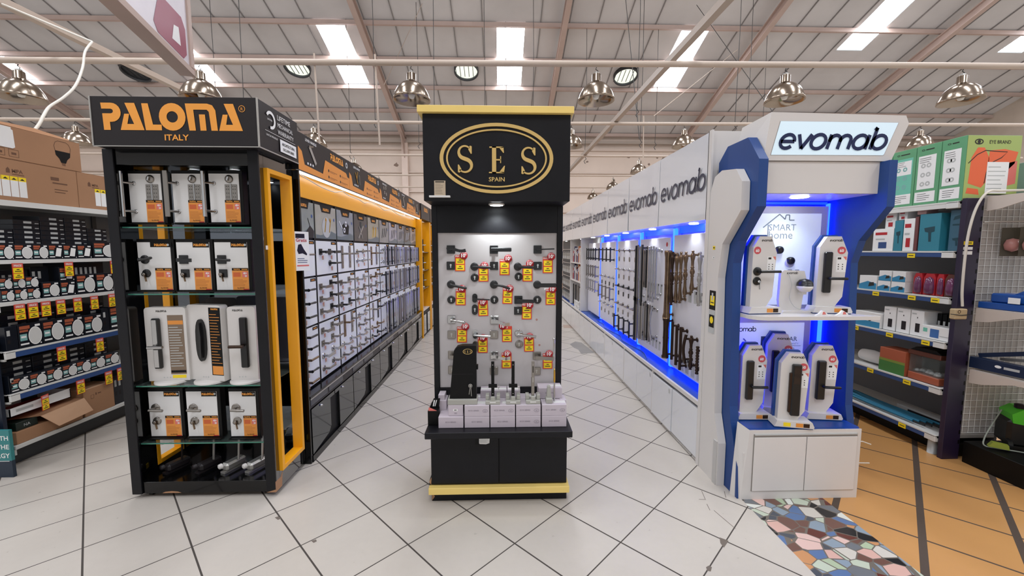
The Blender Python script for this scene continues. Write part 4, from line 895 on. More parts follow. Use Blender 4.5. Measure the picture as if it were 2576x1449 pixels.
for i in range(5):
    y0 = 2.91+i*.956; L_ = .953 if i < 4 else .47
    t = at_left('header_sign', 'black and orange header sign with stencil lettering above the left boards, %s from the front' % ORD[i], 'sign', XF, y0, 0, 'header signs of the left aisle')
    m = MB(); m.box(0, L_, .0, .13, 2.115, 2.375, M_dgrey, .001); m.build('sign_box', t)
    m = MB(); y_ = -.0012
    m.flat([(0, 2.117), (L_, 2.117), (L_, 2.25 if i == 4 else 2.215), (.46, 2.26), (.44, 2.245), (.405, 2.155), (.09, 2.165), (.055, 2.25), (0, 2.275)], y_, M_orange)
    if i < 4: m.flat([(.39, 2.16), (.44, 2.27), (.87, 2.25), (.89, 2.24), (L_, 2.15), (L_, 2.118), (.39, 2.118)], y_-.0003, M_orange)
    if i < 4: logo_p(m, .68, 2.295, .052, M_orangel, y_-.0006); m.ring(.895, 2.32, .012, .026, y_-.0006, M_discg, n=16); m.text('LEVER HANDLE', .2, 2.335, .026, M_text, y_-.0006, bold=.02)
    a = [(.16, .9), (.26, .5), (.3, .3), (.2, .7), (.3, .2)][i]
    if i in (0, 3, 4): m.bar((.17, y_-.002, 2.31), (.27, y_-.002, 2.2), .002, .03, M_steel); m.bar((.16, y_-.004, 2.305), (.23, y_-.004, 2.32), .002, .01, M_chrome)
    elif i == 1: m.bar((.16, y_-.002, 2.3), (.22, y_-.002, 2.2), .002, .014, M_brass); m.bar((.22, y_-.003, 2.315), (.19, y_-.003, 2.24), .002, .014, M_brass); m.bar((.25, y_-.004, 2.29), (.27, y_-.004, 2.2), .002, .014, M_steel)
    else:
        for xx, zz in ((.17, 2.3), (.25, 2.31), (.2, 2.25), (.27, 2.24)): m.ring(xx, zz, .008, .02, y_-.001, M_steel, n=14)
    for k in range(3): m.rect(.13+.04*k, .15+.04*k, 2.175, 2.19, y_-.001, M_text)
    for xx in ((.5, .74) if i < 4 else ()):
        for zz in (2.2, 2.15): m.disc(xx, zz, .012, y_-.0006, M_dgrey, n=10); m.rect(xx+.02, xx+.17, zz-.002, zz+.004, y_-.0006, mat('brown_print2', 'a5682f', .5)); m.rect(xx+.02, xx+.12, zz-.01, zz-.006, y_-.0006, mat('brown_print2', 'a5682f', .5))
    m.build('printed_face', t)
t = at_left('led_strip_light', 'thin white strip light under the black and orange header signs', 'light', XF, 2.93, 0); m = MB(); m.box(0, 4.28, .012, .028, 2.098, 2.112, M_wled); m.build('lens', t); m = MB(); m.box(0, 4.28, .006, .034, 2.110, 2.1148, M_white); m.build('channel', t)

# posters (top row) and white boards
POST = [('8f9690', 'leaf'), ('a9a79b', 'gold'), ('8d9499', 'rings'), ('3c3b3d', 'cross'), ('a09a86', 'gold2'), ('8b8b86', 'bars'), ('a6a3a8', 'bars2'), ('85868a', 'bars3'), ('34383f', 'white'), ('a7a49f', 'thin')]
PW = {'leaf': 'grey green poster with plant pot', 'gold': 'beige poster with two gold keys shapes', 'rings': 'grey blue poster with white rings', 'cross': 'charcoal poster with crossed silver handles', 'gold2': 'beige poster with leaning gold handles', 'bars': 'grey poster with black bar handles', 'bars2': 'lilac grey poster with slanting black bars', 'bars3': 'grey poster with long dark bars', 'white': 'dark poster with white slanting rods', 'thin': 'pale poster with thin dark handle'}
for i, (c, k) in enumerate(POST):
    y0 = max(COL0+i*CWD+.014, YS+.004); y1 = COL0+(i+1)*CWD-.014; W = y1-y0; z0, z1 = ZR[1]+.012, ZR[0]-.005; H_ = z1-z0
    t = at_left('poster_panel', '%s at the top of the %s board column' % (PW[k], ORD[i]), 'poster', XB, y0, z0, 'printed posters above the left boards')
    m = MB(); m.box(0, W, -.004, .008, 0, H_, mat('poster_%s' % k, c, .25, var=.12, vscale=7)); m.flat([(0, 0), (W, 0), (W, H_*.18), (W*.7, H_*.26), (W*.5, H_*.16), (W*.2, H_*.1), (0, H_*.12)], -.0046, mat('slate_print', '5c6a70', .3)) if k not in ('bars', 'cross') else None
    m.flat([(W*.22, H_), (W*.78, H_), (W*.72, H_*.8), (W*.3, H_*.8)], -.005, M_blackm); logo_p(m, W*.5, H_*.85, .022, M_orangel, -.0055); m.disc(W*.9, H_*.62, .014, -.005, mat('blue_badge', '39558a', .4), n=14)
    m.build('printed_card', t)
    m = MB(); y_ = -.006; b = {'leaf': M_dgrey, 'gold': M_brass, 'gold2': M_brass, 'rings': M_text, 'cross': M_steel, 'white': M_text, 'thin': M_dbronze}.get(k, M_blackm)
    if k == 'rings': m.prism([(W*.3, H_*.5), (W*.55, H_*.66), (W*.72, H_*.5), (W*.66, H_*.2), (W*.36, H_*.2)], y_+.0003, y_+.001, M_blackm); m.ring(W*.52, H_*.56, .012, .026, y_, b, n=18); m.ring(W*.42, H_*.34, .012, .024, y_, b, n=18); m.bar((W*.12, y_, H_*.62), (W*.3, y_, H_*.38), .001, .012, b)
    elif k == 'cross': m.bar((W*.3, y_, H_*.1), (W*.68, y_, H_*.6), .001, .02, b); m.bar((W*.36, y_-.001, H_*.55), (W*.6, y_-.001, H_*.1), .001, .014, b); m.bar((W*.5, y_-.001, H_*.75), (W*.52, y_-.001, H_*.5), .001, .02, b)
    elif k in ('gold', 'gold2'):
        m.disc(W*.5, H_*.35, .085, y_+.0004, M_discg) if k == 'gold' else None
        for a in (.4, .62): m.bar((W*a, y_, H_*.2), (W*(a+.08), y_, H_*.6), .001, .012, b); m.ring(W*(a+.08), H_*.6, .004, .014, y_, b, n=14)
    elif k == 'leaf': m.prism([(W*.62, 0), (W*.95, 0), (W*.98, H_*.2), (W*.8, H_*.35), (W*.6, H_*.16)], y_, y_+.001, b); m.bar((W*.8, y_, H_*.3), (W*.7, y_, H_*.55), .001, .006, b)
    else:
        for a in (.25, .45, .65): m.bar((W*a, y_, H_*.18+.04*a), (W*(a+.12), y_, H_*.6+.04*a), .001, .014, b)
    m.build('printed_handles', t)
PROTO = {}
def place(key, maker, loc, rz, label, cat, group):
    if key not in PROTO: PROTO[key] = o = maker()
    else: o = dup(PROTO[key])
    o.location = loc; o.rotation_euler = (0, 0, rz); tag(o, label, cat, group); return o
HM = {'b': (M_hblack, 'black'), 'n': (M_nickel, 'satin nickel'), 'c': (M_chrome, 'chrome'), 'z': (M_bronze, 'bronze')}
ROWN = {1: 'upper', 2: 'middle', 3: 'lower'}
def lever_on_wall(y, z, mk, kind, shape, label):
    place(('L', mk, kind, shape), lambda: make_handle(shape, kind, .115, HM[mk][0], 0, .025), (XB+.0006, y, z), PA, label, 'door handle', 'lever handles on the left wall boards')
    CURT.append((y, z))
LAY = {  # column: row -> list of (fx, fz, material, kind, shape) in board fractions
 0: {1: [(.35, .5, 'n', 'plate', 'p')], 2: [(.3, .78, 'b', 'curved', 'square'), (.3, .5, 'b', 'curved', 'square'), (.3, .22, 'b', 'round', 'square')], 3: [(.3, .88, 'b', 'round', 'round'), (.3, .69, 'b', 'curved', 'round'), (.3, .5, 'z', 'round', 'round'), (.3, .31, 'b', 'curved', 'round'), (.3, .12, 'z', 'round', 'round')]},
 1: {1: [(.18, .68, 'b', 'flat', 'square'), (.62, .68, 'b', 'flat', 'square'), (.62, .33, 'b', 'round', 'round')], 2: [(.12+.5*(k % 2), .78-.28*(k//2)+.05*(k % 2), 'nbnbnb'[k], 'flat', 'square') for k in range(6)], 3: [(.12+.48*(k % 2), .86-.23*(k//2)+.04*(k % 2), 'nncn'[k//2], ('flat', 'round')[k//2 % 2], ('square', 'round')[k//4]) for k in range(8)]},
 2: {1: [(.25, .5, 'n', 'plate', 'p'), (.72, .5, 'n', 'plate', 'p')], 2: [(.12+.48*(k % 2), .78-.28*(k//2)+.05*(k % 2), 'ncb'[k//2], 'round', 'square') for k in range(6)], 3: [(.25, .76, 'z', 'plate', 'p'), (.72, .78, 'n', 'plate', 'p')]+[(.12+.48*(k % 2), .4-.22*(k//2)+.04*(k % 2), 'cn'[k//2], 'round', 'round') for k in range(4)]},
 3: {1: [(.15, .68, 'n', 'round', 'round'), (.6, .7, 'n', 'round', 'round'), (.15, .34, 'c', 'curved', 'round'), (.6, .36, 'c', 'curved', 'round')], 2: [(.12+.48*(k % 2), .78-.28*(k//2)+.05*(k % 2), 'cnc'[k//2], 'curved', 'square') for k in range(6)], 3: [(.12+.48*(k % 2), .86-.23*(k//2)+.04*(k % 2), 'cncn'[k//2], ('round', 'curved')[k//2 % 2], 'round') for k in range(8)]},
 4: {1: [(.25, .5, 'z', 'plate', 'p'), (.72, .5, 'n', 'plate', 'p')], 2: [(.12+.48*(k % 2), .78-.28*(k//2)+.05*(k % 2), 'znb'[k//2], 'curved', 'square') for k in range(6)], 3: [(.25, .76, 'n', 'plate', 'p'), (.72, .78, 'b', 'plate', 'p')]+[(.12+.48*(k % 2), .38-.22*(k//2)+.04*(k % 2), 'zb'[k//2], 'round', 'round') for k in range(4)]},
}
PULLM = {5: 'bcbc', 6: 'cnnc', 7: 'nccn', 8: 'ccbc', 9: 'bccc'}
def make_plate(mm):
    t = thing('plate_handle', '', 'door handle'); q = MB(); q.box(-.022, .022, -.006, 0, -.105, .105, mm, .002); q.flat([(-.004, -.06), (.004, -.06), (.004, -.04), (-.004, -.04)], -.0065, M_ink); q.build('back_plate', t)
    lever_mb('round', .10, 0, mm).build('lever', t); t.children[-1].location = (0, 0, .03); return t
for i in range(NC):
    y0 = max(COL0+i*CWD+.014, YS+.004); y1 = COL0+(i+1)*CWD-.014; W = y1-y0
    for r_ in (1, 2, 3):
        z0, z1 = ZR[r_+1]+.008, ZR[r_]-.008; H_ = z1-z0; CURT = []
        if i < 5:
            for k, (fx, fz, mk, kd, sh) in enumerate(LAY[i][r_]):
                yy, zz = y0+W*fx, z0+H_*fz; cn = HM[mk][1]
                rp = ['top', 'second', 'third', 'fourth', 'bottom']; n_ = len(LAY[i][r_])
                same = sorted([e[1] for e in LAY[i][r_] if (e[0] > .45) == (fx > .45)], reverse=True); pos = ORD[same.index(fz)]
                lb = '%s %s, %s down on the %s side, %s board of the %s column' % (cn, 'plate handle' if kd == 'plate' else kd+' lever', pos, 'right' if fx > .45 else 'left', ROWN[r_], ORD[i])
                if kd == 'plate': place(('P', mk), lambda: make_plate(HM[mk][0]), (XB+.0006, yy, zz), PA, lb, 'door handle', 'plate handles on the left wall boards')
                else: lever_on_wall(yy, zz, mk, kd, sh, lb)
        else:
            n_ = 4
            for k in range(n_):
                mk = PULLM[i][(k+r_) % 4]; kd = 'square' if (k+r_) % 2 else 'bar'; L = H_*(.86, .8, .88)[r_-1]
                place(('pull', mk, kd, r_), lambda: make_pull(L, HM[mk][0], kd, .12, .011), (XB+.0006, y0+W*(.13+.25*k), z0+H_*.48), PA, '%s upright pull, %s from left on the %s board, %s column' % (HM[mk][1], ORD[k], ROWN[r_], ORD[i]), 'door handle', 'pull handles on the left wall boards')
        t = at_left('display_board', 'white %s handle board in the %s column from the front' % (ROWN[r_], ORD[i]), 'display board', XB, y0, z0, 'white handle boards on the left wall')
        m = MB(); m.box(0, W, 0.0, .008, 0, H_, M_board, .001)
        m.rect(W*.72, W-.004, H_-.028, H_-.004, -.0006, M_blackm); logo_p(m, W*.85, H_-.022, .011, M_orangel, -.001)
        for (yy, zz) in CURT:
            x_ = yy-y0+.045
            if x_ < W-.04: m.rect(x_-.016, x_+.02, zz-z0-.065, zz-z0-.03, -.0006, mat('tan_label', 'c9a78c', .5)); m.rect(x_-.012, x_+.002, zz-z0-.05, zz-z0-.036, -.0009, M_pink)
        if i >= 5:
            for k in range(3): m.rect(W*(.2+.27*k), W*(.28+.27*k), H_*.3, H_*.42, -.0006, mat('tan_label', 'c9a78c', .5))
        m.build('white_panel', t)
# paper flyer taped to the end of the wall
t = thing('taped_flyer', 'small white flyer with a dark cap picture beside the yellow framed opening', 'flyer', (-1.376, 2.90, 1.42), R(60))
m = MB(); m.box(-.052, .052, -.001, .001, 0, .27, M_paper); m.rect(-.048, .02, .225, .255, -.0016, M_dgrey); m.text('Gratis', -.006, .2, .033, M_red, -.0018, bold=.02); m.flat([(-.04, .14), (-.03, .18), (-.008, .185), (.01, .15), (.035, .115), (.03, .105), (.0, .12), (-.03, .115)], -.0016, M_dgrey); m.lines(-.04, .04, .05, .09, 3, -.0016, mat('slate_lettering', '4d5a78', .5)); m.rect(-.045, .045, .03, .04, -.0016, M_pink); m.build('printed_sheet', t)

# yellow shelf units at the far end of the left aisle
for k, yb in enumerate((7.22, 8.12)):
    t = at_left('shelf_unit', 'yellow open shelf unit at the far end of the left aisle, %s one' % ('nearer', 'farther')[k], 'shelf unit', -1.365, yb, 0, 'yellow shelf units')
    for xa in (0, .8): m = MB(); m.box(xa, xa+.05, 0, .4, 0, 2.1, M_yellow, .001); m.build('side_panel', t)
    m = MB(); m.box(.05, .8, .3, .32, .5, 2.1, M_yellow); m.build('back_panel', t)
    m = MB(); m.box(.05, .8, .02, .3, 0, .45, M_blackm); m.box(.08, .3, .0, .02, .05, .4, M_mirrorl); m.box(.45, .7, .0, .02, .05, .4, M_mirrorl); m.build('lower_cabinet', t)
    for z in (.47, .87, 1.2, 1.53): m = MB(); m.box(.05, .8, .02, .3, z-.012, z, M_black if z > .5 else M_white, .001); m.build('shelf', t)
    for j, z in enumerate((.87, 1.2, 1.53)):
        for q_ in range(2):
            lb = 'dark lock sample stand on the %s yellow shelf of the %s unit, %s' % (('lower', 'middle', 'upper')[j], ('nearer', 'farther')[k], ('left', 'right')[q_])
            def mk():
                t2 = thing('lock_sample', '', 'lock sample'); q = MB(); q.lathe([(.05, 0), (.05, .012), (0, .012)], (0, 0, 0), M_white, n=16); q.build('base', t2); q = MB(); q.box(-.05, .05, -.02, .02, .012, .24, M_blackm, .004); q.build('case', t2); q = MB(); q.tube([(-.02, -.02, .13), (-.02, -.06, .13), (.06, -.06, .13)], .009, M_chrome, 8); q.build('lever', t2); return t2
            place(('ls',), mk, (-1.365-.12, yb+.22+.36*q_, z+.001), PA-.3, lb, 'lock sample', 'lock samples on the yellow shelves')
    m = MB(); m.box(0, .85, 0, .13, 2.115, 2.375, M_dgrey, .001); logo_p(m, .45, 2.26, .07, M_orangel, -.001); m.build('header', t)
    t2 = at_left('yellow_carton', 'small yellow carton on the bottom shelf of the %s yellow unit' % ('nearer', 'farther')[k], 'box', -1.5, yb+.3, .4705); m = MB(); m.box(-.07, .07, -.04, .08, 0, .12, M_yellow, .001); m.rect(-.03, .03, .04, .08, -.0405, M_blackm); m.build('carton_body', t2)
    t2 = at_left('yellow_carton', 'small yellow carton stacked on another one in the %s yellow unit' % ('nearer', 'farther')[k], 'box', -1.5, yb+.31, .591); m = MB(); m.box(-.07, .07, -.04, .08, 0, .12, M_yellow, .001); m.rect(-.03, .03, .04, .08, -.0405, M_blackm); m.build('carton_body', t2)
# ================================================================ RIGHT AISLE WALL (white with blue light)
NA = -PI/2; EX = 1.44; EXB = 1.585
def at_right(name, label, cat, x, y, z, group=None): return thing(name, label, cat, (x, y, z), NA, group)
U0, UW = 2.84, .895; NU = 8
for i in range(NU):
    y1 = U0+(i+1)*UW    # local x runs from the far end (0) to the near end (UW)
    t = at_right('base_cabinet', 'white glossy base cabinet with two plain doors along the right aisle, %s from the front' % ORD[i], 'cabinet', EX, y1, 0, 'white base cabinets of the right aisle')
    m = MB(); m.box(.001, UW-.001, .02, .5, .03, .425, M_white); m.box(.001, UW-.001, .012, .03, 0, .035, M_white); m.box(.001, .012, .0, .02, .02, .43, M_white); m.box(UW-.012, UW-.001, 0, .02, .02, .43, M_white); m.box(.012, UW-.012, .016, .021, .392, .43, mat('shadow_gap_board', '6b6b6e', .6)); m.build('cabinet_body', t)
    for k in range(2):
        a = .014+k*(UW-.024)/2; b = a+(UW-.032)/2
        q = MB(); q.box(a, b, .0, .016, .035, .405, M_gloss, .001)
        if k == (i % 2): q.rect(b-.06, b-.03, .35, .39, -.0005, M_discg)
        d = q.build('door', t)
        if i == 0 and k == 0: d.location = (0, -.006, 0)
    q = MB(); q.box(.01, UW-.01, .008, .014, .004, .022, M_chrome); q.build('kick_strip', t)
LT = NU*UW; YE = U0+LT
t = at_right('counter_top', 'long white edged counter with blue surface running along the right aisle', 'counter', EX, YE, 0)
m = MB(); m.box(0, LT, .0, .02, .43, .462, M_white, .001); m.build('white_edge', t)
m = MB(); m.box(0, LT, .02, .5, .43, .455, M_bluecounter); m.build('blue_surface', t)
m = MB(); m.tube(smooth([Vector((LT-1.2-.28*k, .055+.03*((k*5) % 3), .460)) for k in range(9)], 3), .004, M_blueplastic, 5); m.build('loose_cable', t)
t = at_right('back_wall_unit', 'long white back wall behind the pegboards of the right aisle', 'wall unit', 1.66, YE, 0)
m = MB(); m.box(0, LT, 0, .04, .456, 1.8, M_whitem); m.build('back_panel', t)
m = MB(); m.box(0, LT, -.2, .24, 1.8, 2.36, M_white, .001); m.box(0, LT, -.2, -.0, 1.776, 1.8, M_white); m.build('sign_bulkhead', t)
for k in range(1, NU): m = MB(); m.prism([(LT-UW*k-.012, 1.78), (LT-UW*k+.022, 1.78), (LT-UW*k+.004, 2.358), (LT-UW*k-.006, 2.358)], -.2012, -.2004, M_blackm); m.build('dark_gap', t)
LSX = [U0+UW*k for k in range(0, 5)]
for k, y in enumerate([U0+UW, U0+2*UW, U0+3*UW, U0+4*UW]):
    t = at_right('blue_light_bar', 'upright glowing blue light bar between the pegboards, %s from the front' % ORD[k], 'light', 1.655, y, 0, 'blue light bars of the right aisle')
    m = MB(); m.box(-.024, .024, -.058, -.03, .47, 1.76, M_ledc, .004); m.build('glowing_tube', t); m = MB(); m.box(-.03, .03, -.03, .0, .46, 1.77, M_white); m.build('holder', t)
t = at_right('blue_light_strip', 'glowing blue light strip under the white sign boxes along the right aisle', 'light', 1.655, U0+4*UW, 0)
m = MB(); m.box(0, 4*UW-.02, -.02, 0, 1.715, 1.775, M_led); m.build('glowing_strip', t)
t = at_right('blue_light_strip', 'glowing blue light strip low behind the first pegboards above the counter', 'light', 1.655, U0+4*UW, 0)
m = MB(); m.box(0, 4*UW-.02, -.02, 0, .458, .49, M_led); m.build('glowing_strip', t)
for i in range(NU):
    y1 = U0+(i+1)*UW-.004; tilt = [.004, .03, .022, .0, .004, .0, .01, 0][i]
    t = at_right('sign_panel', 'white glossy sign panel with dark italic lettering above the right aisle, %s from the front' % ORD[i], 'sign', 1.452, y1, 1.775, 'white lettered signs of the right aisle')
    m = MB(); a, b = 0, UW-.008
    m.add([(a+tilt, -.006, 0), (b-tilt*.3, -.006, 0), (b, .0, .598), (a, .0, .598), (a+tilt, .006, 0), (b-tilt*.3, .006, 0), (b, .008, .598), (a, .008, .598)], [(0, 1, 2, 3), (7, 6, 5, 4), (0, 4, 5, 1), (1, 5, 6, 2), (2, 6, 7, 3), (3, 7, 4, 0)], M_gloss); m.build('white_panel', t)
    m = MB(Matrix.Rotation(R(.6), 4, 'X')); logo_e(m, .425, .215, .108, M_dnavy, -.009, wt=.2, sx=1.06); m.build('lettering', t, label='dark slate italic lettering')
    m = MB(); m.lathe([(.035, 0), (.035, -.004), (0, -.004)], (UW*.5, .11, -.001), M_spot, n=18); o = m.build('downlight', t)
    if i < 5:
        ld = bpy.data.lights.new('downlight_beam', 'SPOT'); ld.energy = 3.0; ld.spot_size = R(110); ld.spot_blend = .7; ld.shadow_soft_size = .03; ld.color = (.9, .95, 1)
        lo = bpy.data.objects.new('downlight_beam', ld); C.objects.link(lo); lo.parent = t; lo.location = (UW*.5, .07, -.012); lo.rotation_euler = (R(8), 0, 0)
# pegboards
BW = UW-.075
def pegboard(i, lb):
    y1 = U0+(i+1)*UW-.0375; t = at_right('pegboard', lb, 'display board', EXB, y1, .497, 'pegboards of the right aisle')
    m = MB(); m.box(0, BW, 0, .012, 0, 1.185 if i else 1.2, mat('lilac_white_board', 'dcdbe2', .4), .002)
    if i == 0:
        for k in range(6): m.rect(.12+.1*k, .18+.1*k, .02, .14, -.0006, M_discg); m.rect(.15+.1*k, .18+.1*k, .115, .14, -.001, M_dgrey)
        for k in range(6): m.rect(.12+.1*k, .18+.1*k, .63, .73, -.0006, M_discg); m.rect(.15+.1*k, .18+.1*k, .705, .73, -.001, M_dgrey)
    if i == 1:
        for k in range(7): m.rect(.1+.085*k, .15+.085*k, .07, .16, -.0006, M_discg); m.rect(.13+.085*k, .15+.085*k, .14, .16, -.001, M_dgrey)
        for k in range(7): m.rect(.1+.085*k, .15+.085*k, .63, .73, -.0006, M_discg); m.rect(.13+.085*k, .15+.085*k, .71, .73, -.001, M_dgrey)
        m.rect(.05, .09, .09, .15, -.0006, M_kraft); m.disc(.74, 1.12, .022, -.0006, M_red, n=14)
    m.build('panel', t); return y1
y1 = pegboard(0, 'first pegboard from the front with bronze baluster pulls above dark pulls')
g0 = 'turned pull handles on the first pegboard'
BAL = [(.03, 1.27, .62, 'bulge', M_bronze, 'long bronze flared pull handle at the far edge of the first pegboard', .026), (.1, 1.33, .48, 'baluster', M_dbronze, 'dark bronze baluster pull, leftmost'), (.19, 1.34, .44, 'baluster', M_bronze, 'bronze baluster pull, second from left'), (.27, 1.35, .44, 'baluster', M_bronze, 'bronze baluster pull, third from left'), (.36, 1.38, .38, 'baluster', M_bronze, 'bronze baluster pull, fourth from left'),
       (.48, 1.41, .34, 'baluster', M_bronze, 'bronze baluster pull, fifth from left'), (.60, 1.36, .42, 'baluster', M_steel, 'silver baluster pull, left of two'), (.72, 1.39, .36, 'baluster', M_steel, 'silver baluster pull, right of two'),
       (.03, .78, .38, 'bulge', M_dbronze, 'dark bronze hourglass pull handle at the lower left of the first pegboard', .024), (.16, .78, .34, 'bar', M_dbronze, 'dark straight pull, first of three'), (.25, .76, .35, 'bar', M_dbronze, 'dark straight pull, second of three'), (.33, .75, .37, 'bar', M_dbronze, 'dark straight pull, third of three'), (.43, .77, .24, 'bow', M_dbronze, 'dark curved pull'), (.51, .76, .28, 'baluster', M_dbronze, 'dark bronze slim turned pull'), (.63, .73, .22, 'twist', M_dbronze, 'dark ribbed twist pull'), (.74, .74, .38, 'bow', M_dbronze, 'dark tall bowed pull at the near edge')]
for b in BAL:
    x, zc, L, kd, mm, lb = b[:6]; r_ = b[6]*.85 if len(b) > 6 else .0122
    if 'pegboard' not in lb: lb += ' on the first pegboard, '+('upper group' if zc > 1 else 'lower group')
    o = make_pull(L, mm, kd, .1, r_); o.location = (EXB-.0006, y1-x, zc-.02); o.rotation_euler = (0, 0, NA); tag(o, lb, 'door handle', g0)
y1 = pegboard(1, 'second pegboard from the front with long steel and black pulls')
g1 = 'straight pull handles on the second pegboard'
for row, (zc, n_) in enumerate(((1.33, 10), (.79, 9))):
    for k in range(n_):
        L = [[.62, .66, .58, .66, .4, .4, .56, .56, .56, .5], [.5, .48, .44, .42, .42, .4, .38, .38, .34]][row][k]
        mk = ['bncbnbcccc', 'bncncnbnc'][row][k]; kd = ['sbbssssbbb', 'sbbbsbbsb'][row][k]; x = .03+.066*k
        o = make_pull(L, HM[mk][0], {'s': 'square', 'b': 'bar'}[kd] if not (row == 1 and k == 8) else 'bow', .1, .010); o.location = (EXB-.0006, y1-x, zc+(.6-L)*(.3 if row == 0 else .2)-.02); o.rotation_euler = (0, 0, NA)
        tag(o, '%s %s pull, %s from the left in the %s row of the second pegboard' % (HM[mk][1], 'flat' if kd == 's' else 'round', ORD[k], ('upper', 'lower')[row]), 'door handle', g1)
def lever_grid(i, zs, n_, mks, words, kinds):
    y1 = pegboard(i, words); CURT = []
    for r_, z in enumerate(zs):
        for k in range(n_):
            mk = mks[r_]; x = .1+(BW-.18)*k/(n_-1); kd = kinds[r_]
            lb = '%s %s on the %s pegboard, row %s, %s from the left' % (HM[mk][1], 'keyhole plate' if kd == 'key' else ('bar pull' if kd == 'pull' else 'lever handle'), ORD[i], ['one', 'two', 'three', 'four', 'five', 'six', 'seven', 'eight', 'nine'][r_], ORD[k])
            g = 'small handles on the %s pegboard' % ORD[i]
            if kd == 'key':
                def mk_(): q = MB(); rosette(q, 'oval', HM[mk][0], .026); q.disc(0, .004, .005, -.0086, M_steel, n=10); return q.build('keyhole_plate')
                place(('key', mk), mk_, (EXB-.0006, y1-x, z), NA, lb, 'keyhole plate', g)
            elif kd == 'pull': place(('sp', mk), lambda: make_pull(.2, HM[mk][0], 'bar', .08, .01), (EXB-.0006, y1-x, z), NA, lb, 'door handle', g)
            else: place(('L', mk, kd, 'round'), lambda: make_handle('round', kd, .115, HM[mk][0], 0, .025), (EXB-.0006, y1-x, z), NA, lb, 'door handle', g)
lever_grid(2, [1.56, 1.45, 1.32, 1.22, 1.10, 1.0, .87, .77, .62], 4, 'nncnbbnnb', 'third pegboard from the front with rows of small levers and key plates', ['round', 'key', 'curved', 'key', 'round', 'key', 'round', 'key', 'pull'])
lever_grid(3, [1.5, 1.18, 1.08, .95, .78, .66], 4, 'bcbncn', 'fourth pegboard from the front with black bars and small levers', ['pull', 'round', 'key', 'pull', 'curved', 'key'])
lever_grid(4, [1.5, 1.22, .98], 5, 'bnc', 'fifth pegboard from the front with short black bars', ['pull', 'pull', 'pull'])
# white open shelf niche and hook bays farther back
t = at_right('shelf_niche', 'white open shelf niche with colourful packs beyond the pegboards', 'shelf unit', 1.46, U0+6.3*UW, 0)
for xa in (0, 1.1): m = MB(); m.box(xa, xa+.03, 0, .2, .462, 1.775, M_white); m.build('side_panel', t)
for z in (.98, 1.33): m = MB(); m.box(.03, 1.1, 0, .2, z-.02, z, M_white); m.build('shelf', t)
cols = ['b3202a', '2b2a5a', 'c8c8cc', '5a1d24', '3a3f7a', 'b05a2a', 'e0d8d0', '7a1f2a', '303036']
for j, z in enumerate((.98, 1.33)):
    for k in range(9):
        q = MB(); h = .22+.03*((k*3) % 4); q.prism([(-.045, 0), (.045, 0), (.04, h), (-.035, h)], -.02, .02, mat('pack_%d' % k, cols[(k+j*4) % 9], .35)); q.rect(-.03, .03, h*.55, h*.8, -.021, M_paper)
        o = q.build('blister_pack'); o.location = (1.53, U0+6.3*UW-.1-.11*k, z+.0005); o.rotation_euler = (0, 0, NA)
        tag(o, 'standing tool pack on the %s shelf of the white niche, %s from the left' % (('lower', 'upper')[j], ORD[k]), 'package', 'packs in the white niche')
for k in range(5):
    mk = 'bcbcn'[k]; o = place(('spx', mk), lambda: make_pull(.4, HM[mk][0], 'bar', .1, .012), (1.53, U0+5.35*UW-.13*k+.5, .70), NA, '%s tall display pull standing on the counter before the niche, %s from the left' % (HM[mk][1], ORD[k]), 'door handle', 'tall pulls before the niche')
t = at_right('hook_bay', 'dark far bay full of hanging locks on hooks at the end of the right aisle', 'display board', 1.5, YE, .462)
m = MB(); m.box(0, 1.5, .04, .06, 0, 1.31, M_shelfd); m.build('back_panel', t)
for r_ in range(4):
    m = MB(); m.tube([(0, .0, 1.12-.29*r_), (1.5, .0, 1.12-.29*r_)], .008, M_chrome, 6); m.build('hook_rail', t)
    for k in range(10):
        def mk_(): q = MB(); q.box(-.03, .03, -.01, .01, -.2, -.06, M_steel, .004); q.ring(0, -.05, .012, .02, -.004, M_chrome, d=.008, n=14); q.rect(-.026, .026, -.19, -.13, -.0105, M_paper); return q.build('hanging_lock')
        place(('hl',), mk_, (1.475, YE-.08-.145*k, .462+1.11-.29*r_), NA, 'silver lock pack on the %s hook rail of the far bay, %s from the left' % (ORD[r_], ORD[k]), 'package', 'locks hanging in the far bay')
for k in range(6):
    q = MB(); q.box(-.07, .07, -.04, .05, 0, .07, M_whitem if k % 2 else M_paper, .002); q.rect(-.04, .04, .02, .04, -.0405, M_discg); o = q.build('carton'); o.location = (1.5, 7.55+.17*(k % 3)*1.0, .4625+.071*(k//3)); o.rotation_euler = (0, 0, NA); tag(o, 'small white carton on the far counter, %s in the %s layer' % (ORD[k % 3], ('bottom', 'top')[k//3]), 'box', 'white cartons on the far counter')
# ================================================================ WHITE END TOWER AND BLUE KIOSK (right)
t = thing('end_tower', 'plain white end panel closing the right aisle wall, behind the blue side fin', 'panel')
m = MB(); m.box(1.447, 1.96, 2.832, 2.838, 0, 2.372, M_white, .001); m.build('tower_panel', t)
m = MB(); m.box(1.433, 1.446, 2.797, 2.838, 0, 2.372, M_white); m.box(1.4315, 1.4325, 2.836, 2.8405, 1.77, 2.372, M_blackm); m.build('edge_panel', t)
def fin(name, label, prof, x0, x1, mm):
    t = thing(name, label, 'panel', (0, 0, 0), 0)
    m = MB(); m.prism(prof, x0, x1, mm, axis='x'); m.build('shaped_panel', t); return t
WF = [(2.795, .0), (2.55, .0), (2.55, .29), (2.617, .47), (2.652, 1.38), (2.617, 1.60), (2.428, 1.80), (2.432, 1.97), (2.50, 2.054), (2.66, 2.075), (2.745, 2.048), (2.795, 1.95)]
t = fin('white_side_fin', 'white angular side panel with faceted outline facing the aisle, left of the blue one', WF, 1.437, 1.487, M_white)
